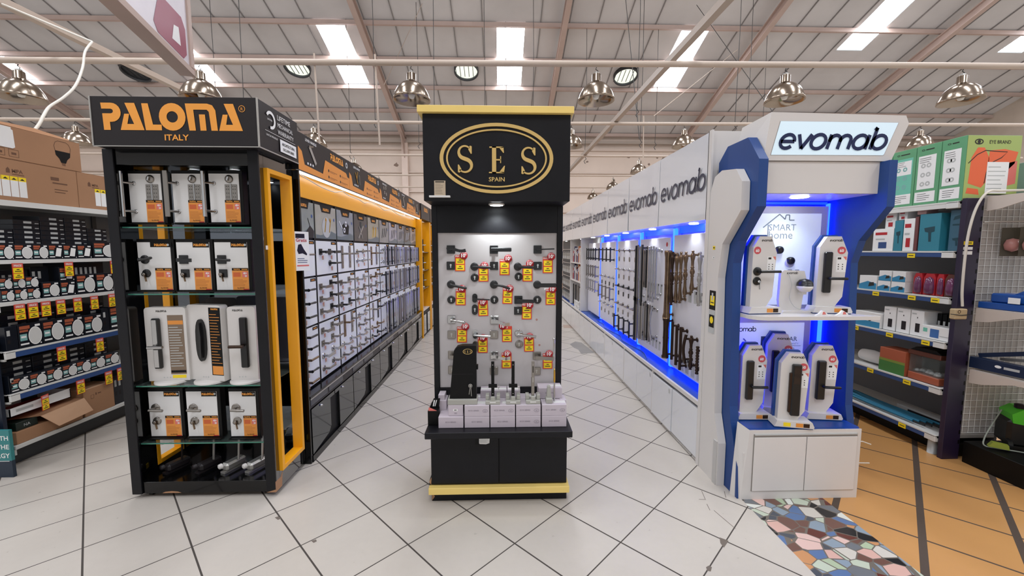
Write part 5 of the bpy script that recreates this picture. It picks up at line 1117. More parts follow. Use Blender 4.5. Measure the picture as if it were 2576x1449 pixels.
m = MB(Matrix.Translation((1.4365, 0, 0)) @ Matrix.Rotation(-PI/2, 4, 'Z'))   # local x = -Y
def sl(y0, y1, z0, z1, mm, e=0.): m.rect(-y1, -y0, z0, z1, -.0006-e, mm)
sl(2.70, 2.73, 1.565, 1.59, M_tagy); sl(2.706, 2.724, 1.574, 1.582, M_ink, .0005); sl(2.70, 2.725, 1.505, 1.52, M_paper); m.disc(-2.7125, 1.5125, .004, -.0012, M_ink); m.build('sticker', t)
m = MB(Matrix.Translation((1.4365, 0, 0)) @ Matrix.Rotation(-PI/2, 4, 'Z'))
sl(2.665, 2.745, 1.16, 1.29, M_blackm); sl(2.678, 2.732, 1.19, 1.255, M_tagy, .0005); sl(2.695, 2.715, 1.225, 1.275, M_discg, .001); sl(2.685, 2.725, 1.205, 1.212, M_ink, .001); m.build('warning_sticker', t)
m = MB(Matrix.Translation((1.4365, 0, 0)) @ Matrix.Rotation(-PI/2, 4, 'Z'))
sl(2.665, 2.745, 1.0, 1.155, M_discg); sl(2.672, 2.738, 1.04, 1.125, M_blackm, .0005); m.disc(-2.705, 1.09, .022, -.0016, M_tagy, .024); m.build('warning_sticker', t)
m = MB(); m.box(1.43, 1.437, 2.56, 2.60, .0, .3, mat('grey_repair_strip', 'bdbbb8', .5)); m.build('repair_strip', t)
BFP = [(2.80, 0), (2.405, 0), (2.42, .20), (2.515, .46), (2.535, .55), (2.575, 1.48), (2.53, 1.62), (2.36, 1.815), (2.362, 2.085), (2.48, 2.235), (2.70, 2.235), (2.80, 2.15)]
t = thing('blue_kiosk', 'blue and white smart lock kiosk with lit sign, angular blue sides and white base cabinet', 'kiosk', (0, 0, 0))
m = MB(); m.prism(BFP, 1.49, 1.545, M_bluep, axis='x'); m.build('side_fin', t, label='angular blue left side fin')
m = MB(); m.prism([(2.80, .30), (2.50, .30), (2.515, .46), (2.535, .55), (2.575, 1.48), (2.53, 1.62), (2.36, 1.815), (2.362, 2.083), (2.80, 2.083)], 2.262, 2.31, M_bluep, axis='x'); m.build('side_fin', t, label='angular blue right side fin')
m = MB(); m.box(1.545, 2.262, 2.80, 2.83, .44, 2.2, M_blue); m.build('back_panel', t)
m = MB(); m.prism([(1.505, 0), (2.255, 0), (2.255, .45), (1.545, .45)], 2.395, 2.40, M_white, side=M_white)
m.add([(1.505, 2.395, 0), (1.545, 2.395, .45), (1.49, 2.44, .49), (1.475, 2.46, .0), (1.545, 2.5, .45)], [(0, 1, 2, 3), (1, 4, 2)], M_white)
m.box(1.546, 2.255, 2.40, 2.80, 0, .448, M_white, .002); m.box(1.515, 1.55, 2.40, 2.5, 0, .3, M_white); m.build('base_cabinet', t)
m = MB(); m.box(1.575, 2.225, 2.388, 2.396, .418, .426, M_discg); m.box(1.57, 2.23, 2.3925, 2.3955, .055, .425, mat('shadow_gap', '8b857f', .6)); m.build('door_gap', t)
for a, b in ((1.574, 1.902), (1.907, 2.226)): m = MB(); m.box(a, b, 2.3875, 2.3925, .058, .405, mat('white_door', 'dcd8d4', .4, var=.03), .001); m.build('cabinet_door', t)
m = MB(); m.box(1.546, 2.26, 2.42, 2.80, .448, .452, M_blue); m.add([(1.546, 2.402, .4505), (2.25, 2.402, .4505), (2.25, 2.5, .4525), (1.546, 2.5, .4525)], [(0, 1, 2, 3)], M_blue); m.build('blue_top', t)
# upper and lower lit graphic panels
def framed(x0, x1, z0, z1, y):
    m = MB(); m.box(x0, x1, y, y+.03, z0, z1, mat('lilac_frame', 'c4c3cf', .4), .004); m.box(x0+.03, x1-.05, y-.004, y, z0+.03, z1-.05, M_litp, .002); return m
M_litp = mat('lit_graphic_panel', 'eef5fa', .4, emit=.25, ecol='e4f3fa')
m = framed(1.55, 2.245, 1.155, 1.86, 2.76); gy = 2.755
M_gl = mat('grey_lettering', '8f979b', .5)
m.M = Matrix.Translation((.06, 0, .055)); m.text('SMART', 1.865, 1.64, .062, M_gl, gy); m.text('home', 1.855, 1.585, .075, M_gl, gy)
for a, b in (((1.73, 1.66), (1.84, 1.75)), ((1.84, 1.75), (1.88, 1.715)), ((1.88, 1.715), (1.885, 1.745)), ((1.885, 1.745), (1.91, 1.745)), ((1.91, 1.745), (1.91, 1.71)), ((1.91, 1.71), (1.945, 1.71)), ((1.765, 1.68), (1.765, 1.58))): m.ribbon([a, b], .008, gy, M_gl)
m.M = Matrix()
for k in range(4): m.rect(1.98+.05*(k % 2), 2.01+.05*(k % 2), 1.3+.1*(k//2), 1.33+.1*(k//2), gy, M_discg)
m.build('upper_graphic_panel', t)
m = framed(1.55, 2.17, .47, 1.11, 2.755); gy = 2.7505
logo_e(m, 1.69, 1.0, .024, M_navy, gy, wt=.22, sx=1.0, shear=0.05); m.text('YEAR', 2.02, .93, .045, M_gl, gy, bold=.015); m.text('WARRANTY', 2.03, .905, .02, M_gl, gy); m.rect(1.95, 2.1, .895, .898, gy, M_gl); m.text('YEAR', 2.02, .86, .035, M_gl, gy); m.disc(1.64, .94, .014, gy, M_gl); m.ribbon([(1.69, .95), (1.71, .93)], .01, gy, M_gl)
m.prism([(1.815, .56), (1.9, .56), (1.9, .965), (1.815, .965)], gy-.001, gy, mat('grey_lock_print', '6c7b83', .4))
for r_ in range(4): m.rect(1.84, 1.885, .9-.03*r_, .905-.03*r_, gy-.0015, M_ledc)
m.build('lower_graphic_panel', t)
m = MB(); sh = _arc(1.62, 2.49, .09, 180, 270, 6); m.prism([(1.546, 2.76)]+[(a+.016, b+.01) for a, b in sh]+[(2.33, 2.41), (2.33, 2.44), (2.262, 2.50), (2.262, 2.76)], 1.135, 1.158, M_white, axis='z'); m.build('shelf', t)
m = MB(); m.box(1.548, 1.556, 2.70, 2.71, .5, 1.1, M_led2); m.box(1.548, 1.556, 2.72, 2.73, 1.2, 1.8, M_led2); m.box(2.250, 2.261, 2.77, 2.797, .47, 1.12, M_led2); m.box(2.250, 2.261, 2.77, 2.797, 1.17, 1.88, M_led2); m.box(1.56, 2.25, 2.785, 2.797, 1.875, 1.89, M_led); m.build('blue_light_strip', t)
m = MB(); m.box(1.546, 2.261, 2.428, 2.80, 1.898, 2.085, M_white, .002); m.box(1.556, 2.31, 2.425, 2.44, 1.898, 2.085, M_white, .002); m.build('head_box', t)
Zt, Zb = 2.362, 2.087
fr = [(1.546, Zb), (2.318, Zb), (2.41, 2.303), (2.389, 2.350), (1.582, 2.362)]
m = MB(); y0_, y1_ = 2.415, 2.75
n = len(fr); m.add([(a, y0_, b) for a, b in fr]+[(1.50, y0_+.25, Zb), (2.318, y1_, Zb), (2.41, y1_, 2.303), (2.389, y1_, 2.35), (1.53, y0_+.2, 2.33)], [(0, 1, 2, 3, 4), (9, 8, 7, 6, 5), (0, 5, 6, 1), (1, 6, 7, 2), (2, 7, 8, 3), (3, 8, 9, 4), (4, 9, 5, 0)], M_white); m.build('sign_box', t)
m = MB(); sf = [(1.587, 2.117), (2.268, 2.119), (2.274, 2.125), (2.347, 2.309), (1.635, 2.312)]
m.prism(sf, 2.4146, 2.4138, mat('sign_recess', 'a9a49f', .5)); c_ = (1.96, 2.21); m.prism([(c_[0]+(a-c_[0])*.99, c_[1]+(b-c_[1])*.985) for a, b in sf], 2.4135, 2.4125, M_signlit); m.build('lit_sign', t)
m = MB(); logo_e(m, 1.93, 2.153, .083, M_navy, 2.409, wt=.25, shear=.28, sx=1.12)
m.build('lettering', t, label='dark navy italic lettering')
m = MB(); m.lathe([(.05, 0), (.05, -.005), (0, -.005)], (1.90, 2.58, 1.898), M_spot, n=24); m.build('downlight', t)
ld = bpy.data.lights.new('downlight_beam', 'SPOT'); ld.energy = 6; ld.spot_size = R(120); ld.spot_blend = .6; ld.shadow_soft_size = .04; ld.color = (.85, .93, 1)
lo = bpy.data.objects.new('downlight_beam', ld); C.objects.link(lo); lo.location = (1.90, 2.58, 1.885); lo.parent = t
# octagonal lock stands
def kiosk_stand(label, x, y, z, kind, rz=0., h=.475, w_=.165):
    t = thing('lock_stand', label, 'lock sample', (x, y, z), rz, 'faceted white lock stands in the blue kiosk')
    q = MB(); q.prism([(-.11, .006), (.108, .006), (.113, .016), (.10, .045), (-.095, .045)], -.065, .045, M_white); q.box(-.108, .108, -.06, .045, 0, .006, M_blue)
    q.prism([(.01, .012), (.05, .012), (.05, .036), (.01, .036)], -.0665, -.0655, M_orange); q.prism([(.052, .012), (.085, .012), (.085, .036), (.052, .036)], -.0665, -.0655, M_dbronze)
    if kind == 'tall': q.prism([(-.02, .012), (-.06, .012), (-.06, .036), (-.02, .036)], -.0665, -.0655, M_tagy)
    q.build('foot', t)
    O = [(0, .04), (.575, .04), (.91, .22), (1, .79), (.75, 1), (.27, 1), (.03, .86)]
    q = MB(); q.prism([((a-.5)*w_, b*h) for a, b in O], -.03, .012, M_white); q.prism([((a-.53)*w_*1.09, b*h*1.022) for a, b in O], .012, .04, M_blue)
    yy = -.0306; logo_e(q, .01, h*.935, .0105, M_ink, yy, wt=.26, sx=1.0)
    cx = -.3 if kind == 'lever' else .28
    q.disc(cx*w_, h*.82, .024, yy, mat('pale_red_print', 'c9545a', .5)); q.text('60', cx*w_, h*.80, .024, M_paper, yy-.0004, bold=.04)
    q.rect(w_*.12, w_*.46, h*.54, h*.74, yy, M_paper); q.rect(w_*.16, w_*.28, h*.705, h*.73, yy-.0004, M_ink); q.flat([(w_*.34, h*.74), (w_*.46, h*.74), (w_*.46, h*.69)], yy-.0004, M_pink)
    for k in range(6): q.disc(w_*(.2+.14*(k % 2)), h*(.64-.03*(k//2)), .0035, yy-.0004, M_ink, n=8)
    q.build('white_stand', t)
    if kind == 'lever':
        q = MB(Matrix.Translation((-.045, -.03, h*.55))); rosette(q, 'round', M_bplastic, .027); q.M = Matrix.Translation((-.045, -.03, h*.425)); rosette(q, 'round', M_bplastic, .026); q.build('rosette', t)
        o = lever_mb('round', .125, 0, M_bplastic, .045).build('lever', t); o.location = (-.045, -.03, h*.55)
        q = MB(); q.lathe([(.007, 0), (.007, -.008)], (-.04, -.045, h*.42), M_chrome, 'y', 10); q.bar((-.04, -.05, h*.42), (-.036, -.05, h*.32), .003, .01, M_chrome); q.build('key', t)
    else:
        a = {'slim': -.055, 'broad': -.05, 'tall': -.02}[kind]; b_ = a+(.045 if kind == 'slim' else .052)
        q = MB(); z0, z1 = (.27, .80) if kind != 'tall' else (.16, .86)
        q.box(a, b_, -.055, -.03, h*z0, h*z1, M_bplastic, .006)
        if kind == 'tall': q.box(a-.012, a+.02, -.048, -.03, h*.2, h*.74, M_dbronze, .004); q.rect(a+.008, b_-.008, h*.6, h*.83, -.0556, mat('dark_glass', '1d1c20', .05))
        q.build('smart_lock', t)
        if kind != 'tall': q = MB(); q.tube([(b_-.015, -.055, h*.46), (b_-.015, -.075, h*.46), (b_+.075, -.078, h*.46)], .009, M_bplastic, 10); q.build('lever', t)
    return t
kiosk_stand('white faceted stand with black lever and round key plate on the upper kiosk shelf', 1.668, 2.57, 1.1585, 'lever', R(4), .49)
kiosk_stand('white faceted stand with slim black smart lock on the upper kiosk shelf', 2.12, 2.57, 1.1585, 'slim', R(-12), .49)
kiosk_stand('white faceted stand with black smart lock at the lower left of the kiosk', 1.664, 2.60, .453, 'slim', R(-2), .49)
kiosk_stand('white faceted stand half hidden behind the front one in the lower kiosk', 1.90, 2.685, .453, 'slim', R(-14), .545)
kiosk_stand('white faceted stand with tall dark glossy lock, in front on the blue counter', 1.845, 2.468, .453, 'tall', R(-14), .47)
kiosk_stand('white faceted stand with black lever smart lock at the lower right of the kiosk', 2.125, 2.585, .453, 'broad', R(-8), .49)
t = thing('camera_stand', 'curved white stand carrying a black and white dome camera on the kiosk shelf', 'camera display', (1.90, 2.60, 1.1585), R(-2))
m = MB(); m.prism([(-.085, 0), (.10, 0), (.10, .014), (-.07, .014)], -.05, .05, M_white); m.prism([(-.075, .012), (.06, .012), (.07, .10), (.085, .22), (.07, .27), (-.06, .275), (-.08, .26), (-.085, .08)], -.012, .012, M_white); logo_e(m, -.01, .25, .01, M_ink, -.0125, wt=.26); m.build('stand_plate', t)
m = MB(); m.lathe([(0, -.035), (.03, -.03), (.044, -.01), (.046, .005)], (.05, -.05, .17), M_white, n=20); m.lathe([(.046, .005), (.044, .025), (.03, .045), (0, .052)], (.05, -.05, .17), M_bplastic, n=20); m.box(.035, .065, -.05, -.01, .12, .14, M_white); m.build('dome_camera', t)
m = MB(); m.tube(smooth([(-.04, -.02, .26), (-.02, -.03, .18), (-.03, -.03, .1), (.0, -.04, .04), (.05, -.045, .02)], 4), .002, M_discg, 5); m.build('thin_cable', t)
for x, z, lb in ((1.90, 1.44, 'small round black doorbell camera on the lit panel, upper one'), (1.985, 1.368, 'small round black camera on a white wall mount, lower one')):
    p = P(1958 if z > 1.4 else 1986, 629 if z > 1.4 else 656, Y=2.755); t = thing('mini_camera', lb, 'camera', p, 0, 'mini cameras on the lit panel')
    m = MB(); m.lathe([(.026, 0), (.026, -.02), (.018, -.03), (0, -.03)], (0, 0, 0), M_bplastic, 'y', 20); m.build('camera_body', t); m = MB(); m.ring(0, 0, .009, .014, -.031, M_dgrey, n=16) if z > 1.4 else (m.ring(0, 0, .009, .014, -.031, M_dgrey, n=16), m.lathe([(.032, 0), (.034, -.006), (.026, -.012)], (0, 0, -.012), M_white, 'y', 18)); m.build('lens_ring', t)
for i, (x, w_) in enumerate(((2.0, 'left'), (2.13, 'right'))):
    m = MB(); m.prism([(-.05, 0), (.05, 0), (.035, .012), (.0, .03), (-.02, .012)], -.012, .0, M_paper); m.prism([(.0, .004), (.03, .004), (.02, .02), (.005, .022)], -.0125, -.012, M_pink); o = m.build('paper_scrap'); o.location = (x, 2.47, 1.1585); o.rotation_euler = (0, 0, .2); tag(o, 'crumpled white and red paper scrap on the kiosk shelf edge, %s one' % w_, 'paper', 'paper scraps on the kiosk shelf')
t = thing('red_barrier', 'slim red plastic barrier with yellow stickers standing behind the kiosk', 'barrier', (2.50, 2.92, 0), R(8))
m = MB(); m.prism([(-.09, .02), (.09, .02), (.045, .55), (.03, .565), (-.03, .565), (-.045, .55)], -.03, .0, M_cone); m.build('board', t)
m = MB(); m.rect(-.05, .03, .34, .42, -.0306, M_tagy); m.flat([(-.03, .35), (-.012, .385), (.005, .35)], -.031, M_ink); m.rect(-.04, -.01, .5, .55, -.0306, M_tagy); m.build('sticker', t)
m = MB(); m.box(-.1, .11, -.04, .02, 0, .03, M_bplastic, .005); m.build('foot', t)
for i, (z0, z1) in enumerate(((.27, .245), (.117, .112))):
    m = MB(); m.tube([(2.30, 2.6, z0+.005), (2.38, 2.6, z0), (2.46, 2.6, z0-.003), (2.52, 2.6, z1)], .004, M_wwire, 6); tag(m.build('white_cable_end'), 'short white cable end sticking out of the kiosk base, %s one' % ('upper', 'lower')[i], 'cable', 'cable ends at the kiosk')
# ================================================================ LEFT RACK (light fittings)
LX = -3.5; LY0, LY1 = 2.93, 6.4
def at_rack(name, label, cat, y, z, group=None, x=LX): return thing(name, label, cat, (x, y, z), PA, group)
def Yl(u, v=700): return P(u, v, X=LX).y
t = at_rack('shelf_rack', 'grey metal shelf rack with white and blue edges, full of lamp cartons', 'shelf rack', LY0, 0); LL = LY1-LY0
m = MB(); m.box(0, LL, .47, .49, .1, 1.95, M_rackback); m.build('back_panel', t)
for yy in (0, 1.2, 2.4): m = MB(); m.box(yy, yy+.04, .46, .485, 0, 1.98, M_shelfd); m.build('upright', t)
m = MB(); m.box(.02, LL, .06, .47, 0, .11, M_shelfd); m.build('kick_base', t)
for z, kd in ((1.915, 'w'), (1.492, 'w'), (1.195, 'w'), (.845, 'b'), (.535, 'b'), (.155, 'w')):
    m = MB(); m.box(0, LL, .0, .47, z-.025, z-.004, M_shelfw, .001)
    if kd == 'b': m.box(.06, LL, -.012, .0, z-.052, z-.012, M_blueedge, .001); m.box(.0, LL, -.014, .01, z-.012, z, M_shelfw, .001); m.box(0, .06, -.014, .05, z-.056, z-.006, M_shelfw, .002)
    else: m.box(0, LL, -.01, .008, z-(.04 if z > 1.8 else .028), z, M_shelfw, .001)
    m.box(0, .012, .0, .4, z-.07, z-.02, M_shelfw); m.build('shelf', t)
BOXP = {}; M_discw = mat('off_white_print', 'd5d5d2', .4)
def fitting(W, H, kind, D=.05):
    k = (round(W, 3), round(H, 3), kind)
    t = thing('light_carton', '', 'box'); m = MB(); m.box(0, W-.003, 0, D, 0, H, M_ledbox, .001)
    y_ = -.0006
    if kind == 'side':
        for j in range(max(1, int(W/.045))):
            x = .01+.04*j; m.rect(x, x+.02, H*.62, H*.85, y_, M_discg); m.rect(x, x+.018, H*.3, H*.45, y_, M_dgrey)
    elif kind == 'flat':
        m.rect(W*.38, W*.68, H*.3, H*.75, y_, M_discg); m.rect(W*.8, W*.95, H*.3, H*.45, y_, M_discg); m.rect(W*.05, W*.16, H*.3, H*.7, y_, M_dgrey)
    else:
        m.rect(W*.05, W*.48, H*.78, H*.92, y_, M_rust); m.rect(W*.05, W*.4, H*.66, H*.75, y_, M_rust); m.rect(W*.7, W*.92, H*.84, H*.93, y_, M_paper); m.rect(W*.05, W*.34, H*.3, H*.58, y_, M_teal); m.rect(W*.09, W*.3, H*.42, H*.5, y_-.0004, M_paper); m.rect(W*.05, W*.4, H*.12, H*.19, y_, M_paper); m.disc(W*.9, H*.1, W*.035, y_, M_paper, n=8)
    m.build('carton_body', t)
    if kind in ('round', 'small'): m = MB(); c, rx, rz = (W*.68, H*.45), W*.29, H*.385; m.disc(c[0], c[1], rx, y_-.0006, M_disc, rz, n=24); m.disc(c[0], c[1], rx*.9, y_-.001, M_discw, rz*.9, n=24); m.build('printed_lamp', t)
    elif kind == 'square': m = MB(); m.flat([(W*.42, H*.2), (W*.78, H*.16), (W*.9, H*.72), (W*.56, H*.78)], y_-.0006, M_disc); m.build('printed_lamp', t)
    return t
cnt = {}
def put_fit(y0, y1, z, H, kind, row, dx=0., D=.05, lb=None):
    W = y1-y0; k = (round(W, 2), round(H, 2), kind, D)
    if k not in BOXP: o = BOXP[k] = fitting(W, H, kind, D)
    else: o = dup(BOXP[k])
    o.location = (LX-dx, y0, z+.0008); o.rotation_euler = (0, 0, PA)
    cnt[row, kind] = cnt.get((row, kind), 0)+1; nm = {'round': 'dark carton with white round lamp print', 'square': 'dark carton with white square lamp print', 'small': 'small dark carton with little white lamp print', 'side': 'dark carton showing its narrow side', 'flat': 'flat black carton with silver print'}[kind]
    return tag(o, lb or '%s, %s from left, %s left rack shelf' % (nm, ORD[min(cnt[row, kind]-1, 15)], row), 'box', 'lamp cartons on the left rack')
# second shelf
E2 = [-28, 0, 43, 90, 129, 166, 201, 238]
for a, b, k in zip(E2[1:], E2[2:], ['round', 'round', 'round', 'square', 'square', 'square']): put_fit(Yl(a), Yl(b), 1.492, .113, k, 'second')
put_fit(Yl(241), Yl(300), 1.492, .14, 'round', 'second')
for c in range(5):
    ys = [2.95, 3.13, 3.31, 3.49, 3.67, 3.85]; n_ = [6, 8, 9, 9, 7][c]
    for l in range(n_): put_fit(ys[c]+.002*(l % 2), ys[c]+.178, 1.492+.037*l, .036, 'flat', 'second', .07, .2, 'flat black carton, second left rack shelf, rear stack %s, layer %s' % (['one', 'two', 'three', 'four', 'five'][c], ['one', 'two', 'three', 'four', 'five', 'six', 'seven', 'eight', 'nine'][l]))
# third shelf
for r_ in range(2):
    for a, b in ((-2, 32), (33, 64), (65, 98)): put_fit(Yl(a), Yl(b), 1.195+.086*r_, .084, 'small', 'third', .0 if r_ == 0 else .005)
put_fit(Yl(104), Yl(148), 1.195, .12, 'round', 'third'); put_fit(Yl(150), Yl(189), 1.195, .115, 'square', 'third'); put_fit(Yl(150), Yl(189), 1.3115, .115, 'square', 'third')
put_fit(Yl(191), Yl(239), 1.195, .165, 'round', 'third'); put_fit(Yl(241), Yl(285), 1.195, .165, 'round', 'third'); put_fit(Yl(98), Yl(144), 1.195, .24, 'side', 'third', .06)
put_fit(Yl(193), Yl(280), 1.195, .26, 'side', 'third', .06, .2); put_fit(2.97, Yl(92), 1.195, .22, 'side', 'third', .06, .2)
# fourth shelf
for a, b in ((44, 105), (106, 160), (161, 211), (212, 258)): put_fit(Yl(a, 820), Yl(b, 820), .845, .175, 'round', 'fourth')
put_fit(2.95, Yl(43, 820), .845, .17, 'side', 'fourth'); put_fit(Yl(259, 820), Yl(277, 820), .845, .2, 'side', 'fourth'); put_fit(Yl(278, 820), Yl(330, 820), .845, .21, 'round', 'fourth')
for c in range(4): 
    for l in range(5): put_fit(2.97+.2*c, 3.165+.2*c, .845+.05*l, .049, 'flat', 'fourth', .08, .2, 'flat black carton, fourth left rack shelf, rear stack %s, layer %s' % (['one', 'two', 'three', 'four'][c], ['one', 'two', 'three', 'four', 'five'][l]))
# fifth shelf
E5 = [22, 72, 116, 157, 193, 229, 267, 303]
for a, b in zip(E5[:-1], E5[1:]): put_fit(Yl(a, 930), Yl(b, 930), .535, .105, 'round', 'fifth')
put_fit(2.94, Yl(21, 930), .535, .13, 'side', 'fifth')
for c in range(4):
    for l in range(5): put_fit(2.97+.2*c, 3.165+.2*c, .535+.044*l, .043, 'flat', 'fifth', .08, .2, 'flat black carton, fifth left rack shelf, rear stack %s, layer %s' % (['one', 'two', 'three', 'four'][c], ['one', 'two', 'three', 'four', 'five'][l]))
# hanging red and yellow price cards
def make_rtag():
    q = MB(); q.prism([(-.034, -.115), (.034, -.115), (.034, 0), (-.034, 0)], -.002, 0, M_tagr); q.rect(-.03, .03, -.028, -.004, -.0026, M_pink); q.text('PRICE', 0, -.024, .018, M_paper, -.003, bold=.02)
    for z0 in (-.112, -.07): q.rect(-.03, .03, z0, z0+.037, -.0026, M_tagy); q.rect(-.009, .009, z0+.022, z0+.028, -.003, M_ink); q.rect(-.02, .02, z0+.009, z0+.015, -.003, M_ink)
    return q.build('price_card')
rt = make_rtag(); used_rt = False
for row, z, us in (('second', 1.468, (37, 167, 281)), ('third', 1.172, (42, 76, 109, 147, 190, 233, 278)), ('fourth', .80, (148, 247)), ('fifth', .49, (197, 270, 301)), ('fifth', .46, (103,))):
    for i, u in enumerate(us):
        o = rt if not used_rt else rt.copy()
        if used_rt: C.objects.link(o)
        used_rt = True; o.location = (LX+.015, Yl(u, {'second': 660, 'third': 760, 'fourth': 870, 'fifth': 960}[row]), z); o.rotation_euler = (0, R(0) if u != 103 else 0, PA+(.25 if u == 103 else 0))
        tag(o, 'red and yellow price card hanging from the %s shelf edge, %s' % (row, ORD[i]+' from the left' if u != 103 else 'bent, above white tray'), 'price tag', 'price cards on the left rack')
# cardboard boxes on top
def cbox(name, label, y0, y1, z0, z1, dp, deco=None, x=LX, mm=None):
    t = thing(name, label, 'box', (x, y0, z0), PA, 'cardboard boxes on the left rack'); W, H = y1-y0, z1-z0
    m = MB(); m.box(0, W, 0, dp, 0, H, mm or M_card, .002); m.box(0, W, -.0005, dp*.5, H, H+.001, M_cardl)
    if deco: deco(m, W, H)
    m.build('box_body', t); return t
M_cprint = mat('carton_print', '6b4a35', .7)
def labels(m, x0, n_):
    for k in range(n_): m.rect(x0+.052*k, x0+.052*k+.048, .03, .145, -.0008, M_paper); m.rect(x0+.052*k, x0+.052*k+.048, .145, .175, -.0008, M_tagy); m.flat([(x0+.052*k+.008, .152), (x0+.052*k+.024, .166), (x0+.052*k+.04, .152)], -.0012, M_ink)
def mpa(m, x, z, s=1.): m.text('MPA', x, z, .035*s, M_cprint, -.0008, 'l', bold=.03); m.rect(x, x+.075*s, z-.014, z-.009, -.0008, M_cprint); m.flat([(x-.035, z-.005), (x-.012, z-.005), (x-.012, z+.02), (x-.023, z+.035), (x-.035, z+.02)], -.0008, M_cprint)
def d_low(m, W, H):
    labels(m, .05, 4); mpa(m, .17, H-.09)
    m.rect(W-.2, W-.14, H-.1, H-.075, -.0008, M_cprint); m.rect(W-.19, W-.08, H-.125, H-.115, -.0008, M_cprint); m.rect(W-.18, W-.08, .12, .126, -.0008, M_cprint); m.rect(W-.18, W-.1, .1, .106, -.0008, M_cprint)
cbox('cardboard_box', 'large brown cardboard box with four yellow topped white labels on the left rack', 2.93, P(191, 430, X=LX).y, 1.9155, 2.208, .45, d_low)
cbox('cardboard_box', 'brown cardboard box at the right of the rack top, partly behind the black cabinet', P(192, 430, X=LX).y, 4.05, 1.9155, 2.209, .45, lambda m, W, H: (labels(m, .14, 3), mpa(m, .12, H-.1, .8), m.flat([(.12, H), (W, H), (W, H+.05), (.12, H+.065)], .3, M_cardl)))
def d_up(m, W, H):
    x = W-.14
    m.ribbon([(x-.055, .13), (x-.062, .17), (x-.05, .2), (x-.03, .212), (x+.03, .212), (x+.05, .2), (x+.062, .17), (x+.055, .13)], .004, -.0008, M_cprint)
    m.flat([(x-.058, .135), (x+.058, .135), (x+.054, .1), (x+.03, .075), (x+.018, .045), (x-.018, .045), (x-.03, .075), (x-.054, .1)], -.0008, M_blackm)
    for k in range(3): m.rect(x-.014, x+.014, .025+.007*k, .029+.007*k, -.0008, M_cprint)
    for k in range(4): m.ribbon([(.14+.085*k-.1, .02), (.2+.085*k-.1, .02), (.2+.085*k-.1, .07), (.14+.085*k-.1, .07)], .003, -.0008, M_cprint, closed=True); m.rect(.155+.085*k-.1, .185+.085*k-.1, .035, .05, -.0008, M_cprint)
cbox('cardboard_box', 'brown cardboard box with printed light bulb and taped papers, topmost on the left rack', 2.80, P(203, 400, X=LX).y, 2.212, 2.445, .42, d_up)
t = thing('taped_papers', 'white printed papers taped on the topmost cardboard box', 'paper', (LX+.002, 2.82, 2.27), PA)
m = MB(); m.box(0, .30, -.001, 0, .02, .168, M_paper); m.flat([(.27, .168), (.31, .15), (.315, .03), (.30, .02)], -.0012, M_paper); m.rect(.05, .11, .05, .12, -.0016, M_discg); m.rect(.13, .19, .05, .12, -.0016, M_discg); m.lines(.02, .25, .13, .16, 3, -.0016, M_discg, .2); m.build('printed_sheet', t)
m = MB(); m.prism([(0, 0), (.5, 0), (.5, .03), (.3, .045), (.25, .05), (.02, .035)], 0, .3, M_cardl); o = m.build('cardboard_flap_box'); o.location = (LX-.08, 3.1, 2.447); o.rotation_euler = (0, 0, PA); tag(o, 'flattened pale cardboard lying on the topmost box', 'box')
# bottom shelf
def yb(u): return P(u, 1080, X=LX).y
t = thing('open_cardboard_box', 'open brown cardboard box with a drooping flap on the bottom shelf of the left rack', 'box', (LX, 2.95, .156), PA)
W = P(208, 1040, X=LX).y-2.95
m = MB(); m.box(0, W, 0, .3, 0, .09, M_card, .002); m.box(.01, W-.01, .01, .29, .09, .0905, M_cardd); m.build('box_body', t)
m = MB(); m.add([(.16, -.004, .15), (W+.02, -.004, .17), (W+.03, -.06, .06), (.22, -.07, .045)], [(0, 1, 2, 3)], M_cardl); m.add([(.16, -.001, .15), (W+.02, -.001, .17), (W+.03, -.057, .06), (.22, -.067, .045)], [(3, 2, 1, 0)], M_cardl); m.add([(.05, .14, .16), (W, .14, .18), (W+.02, -.002, .17), (.16, -.002, .15)], [(0, 1, 2, 3)], M_card); m.build('flap', t)
m = MB(); m.box(.02, .16, .02, .28, .09, .15, mat('dark_green_box', '12201a', .4), .002); m.text('NA', .09, .11, .03, M_discg, .0195); m.build('inner_dark_box', t)
t = thing('white_tray_box', 'white carton tray with red inside lying on the bottom left boxes', 'box', (LX-.03, 2.95, .36), PA)
m = MB(); m.prism([(0, 0), (.42, 0), (.42, .075), (0, .06)], 0, .006, M_paper); m.prism([(0, 0), (.3, 0), (.3, .06), (0, .06)], .26, .266, M_paper); m.box(0, .42, 0, .26, 0, .004, M_red); m.box(0, .006, 0, .26, 0, .06, M_paper); m.box(.414, .42, 0, .26, 0, .07, M_paper); m.rect(.04, .15, .025, .045, -.0006, M_discg); m.build('tray_body', t)
m = MB(); m.box(.18, .40, .17, .25, -.09, -.001, M_cardd); m.build('supporting_box', t)
cbox('cardboard_box', 'plain brown box with handling marks on the bottom shelf of the left rack', P(208, 1040, X=LX).y+.02, P(288, 1000, X=LX).y, .156, .385, .35, lambda m, W, H: (m.ribbon([(.06, .14), (.06, .17), (.085, .17), (.085, .14)], .003, -.0008, M_cprint, closed=True), m.rect(.1, .11, .16, .18, -.0008, M_cprint), m.rect(.12, .15, .165, .173, -.0008, M_cprint)))
put_fit(P(290, 960, X=LX).y, 4.15, .156, .26, 'side', 'bottom', .02, .2)
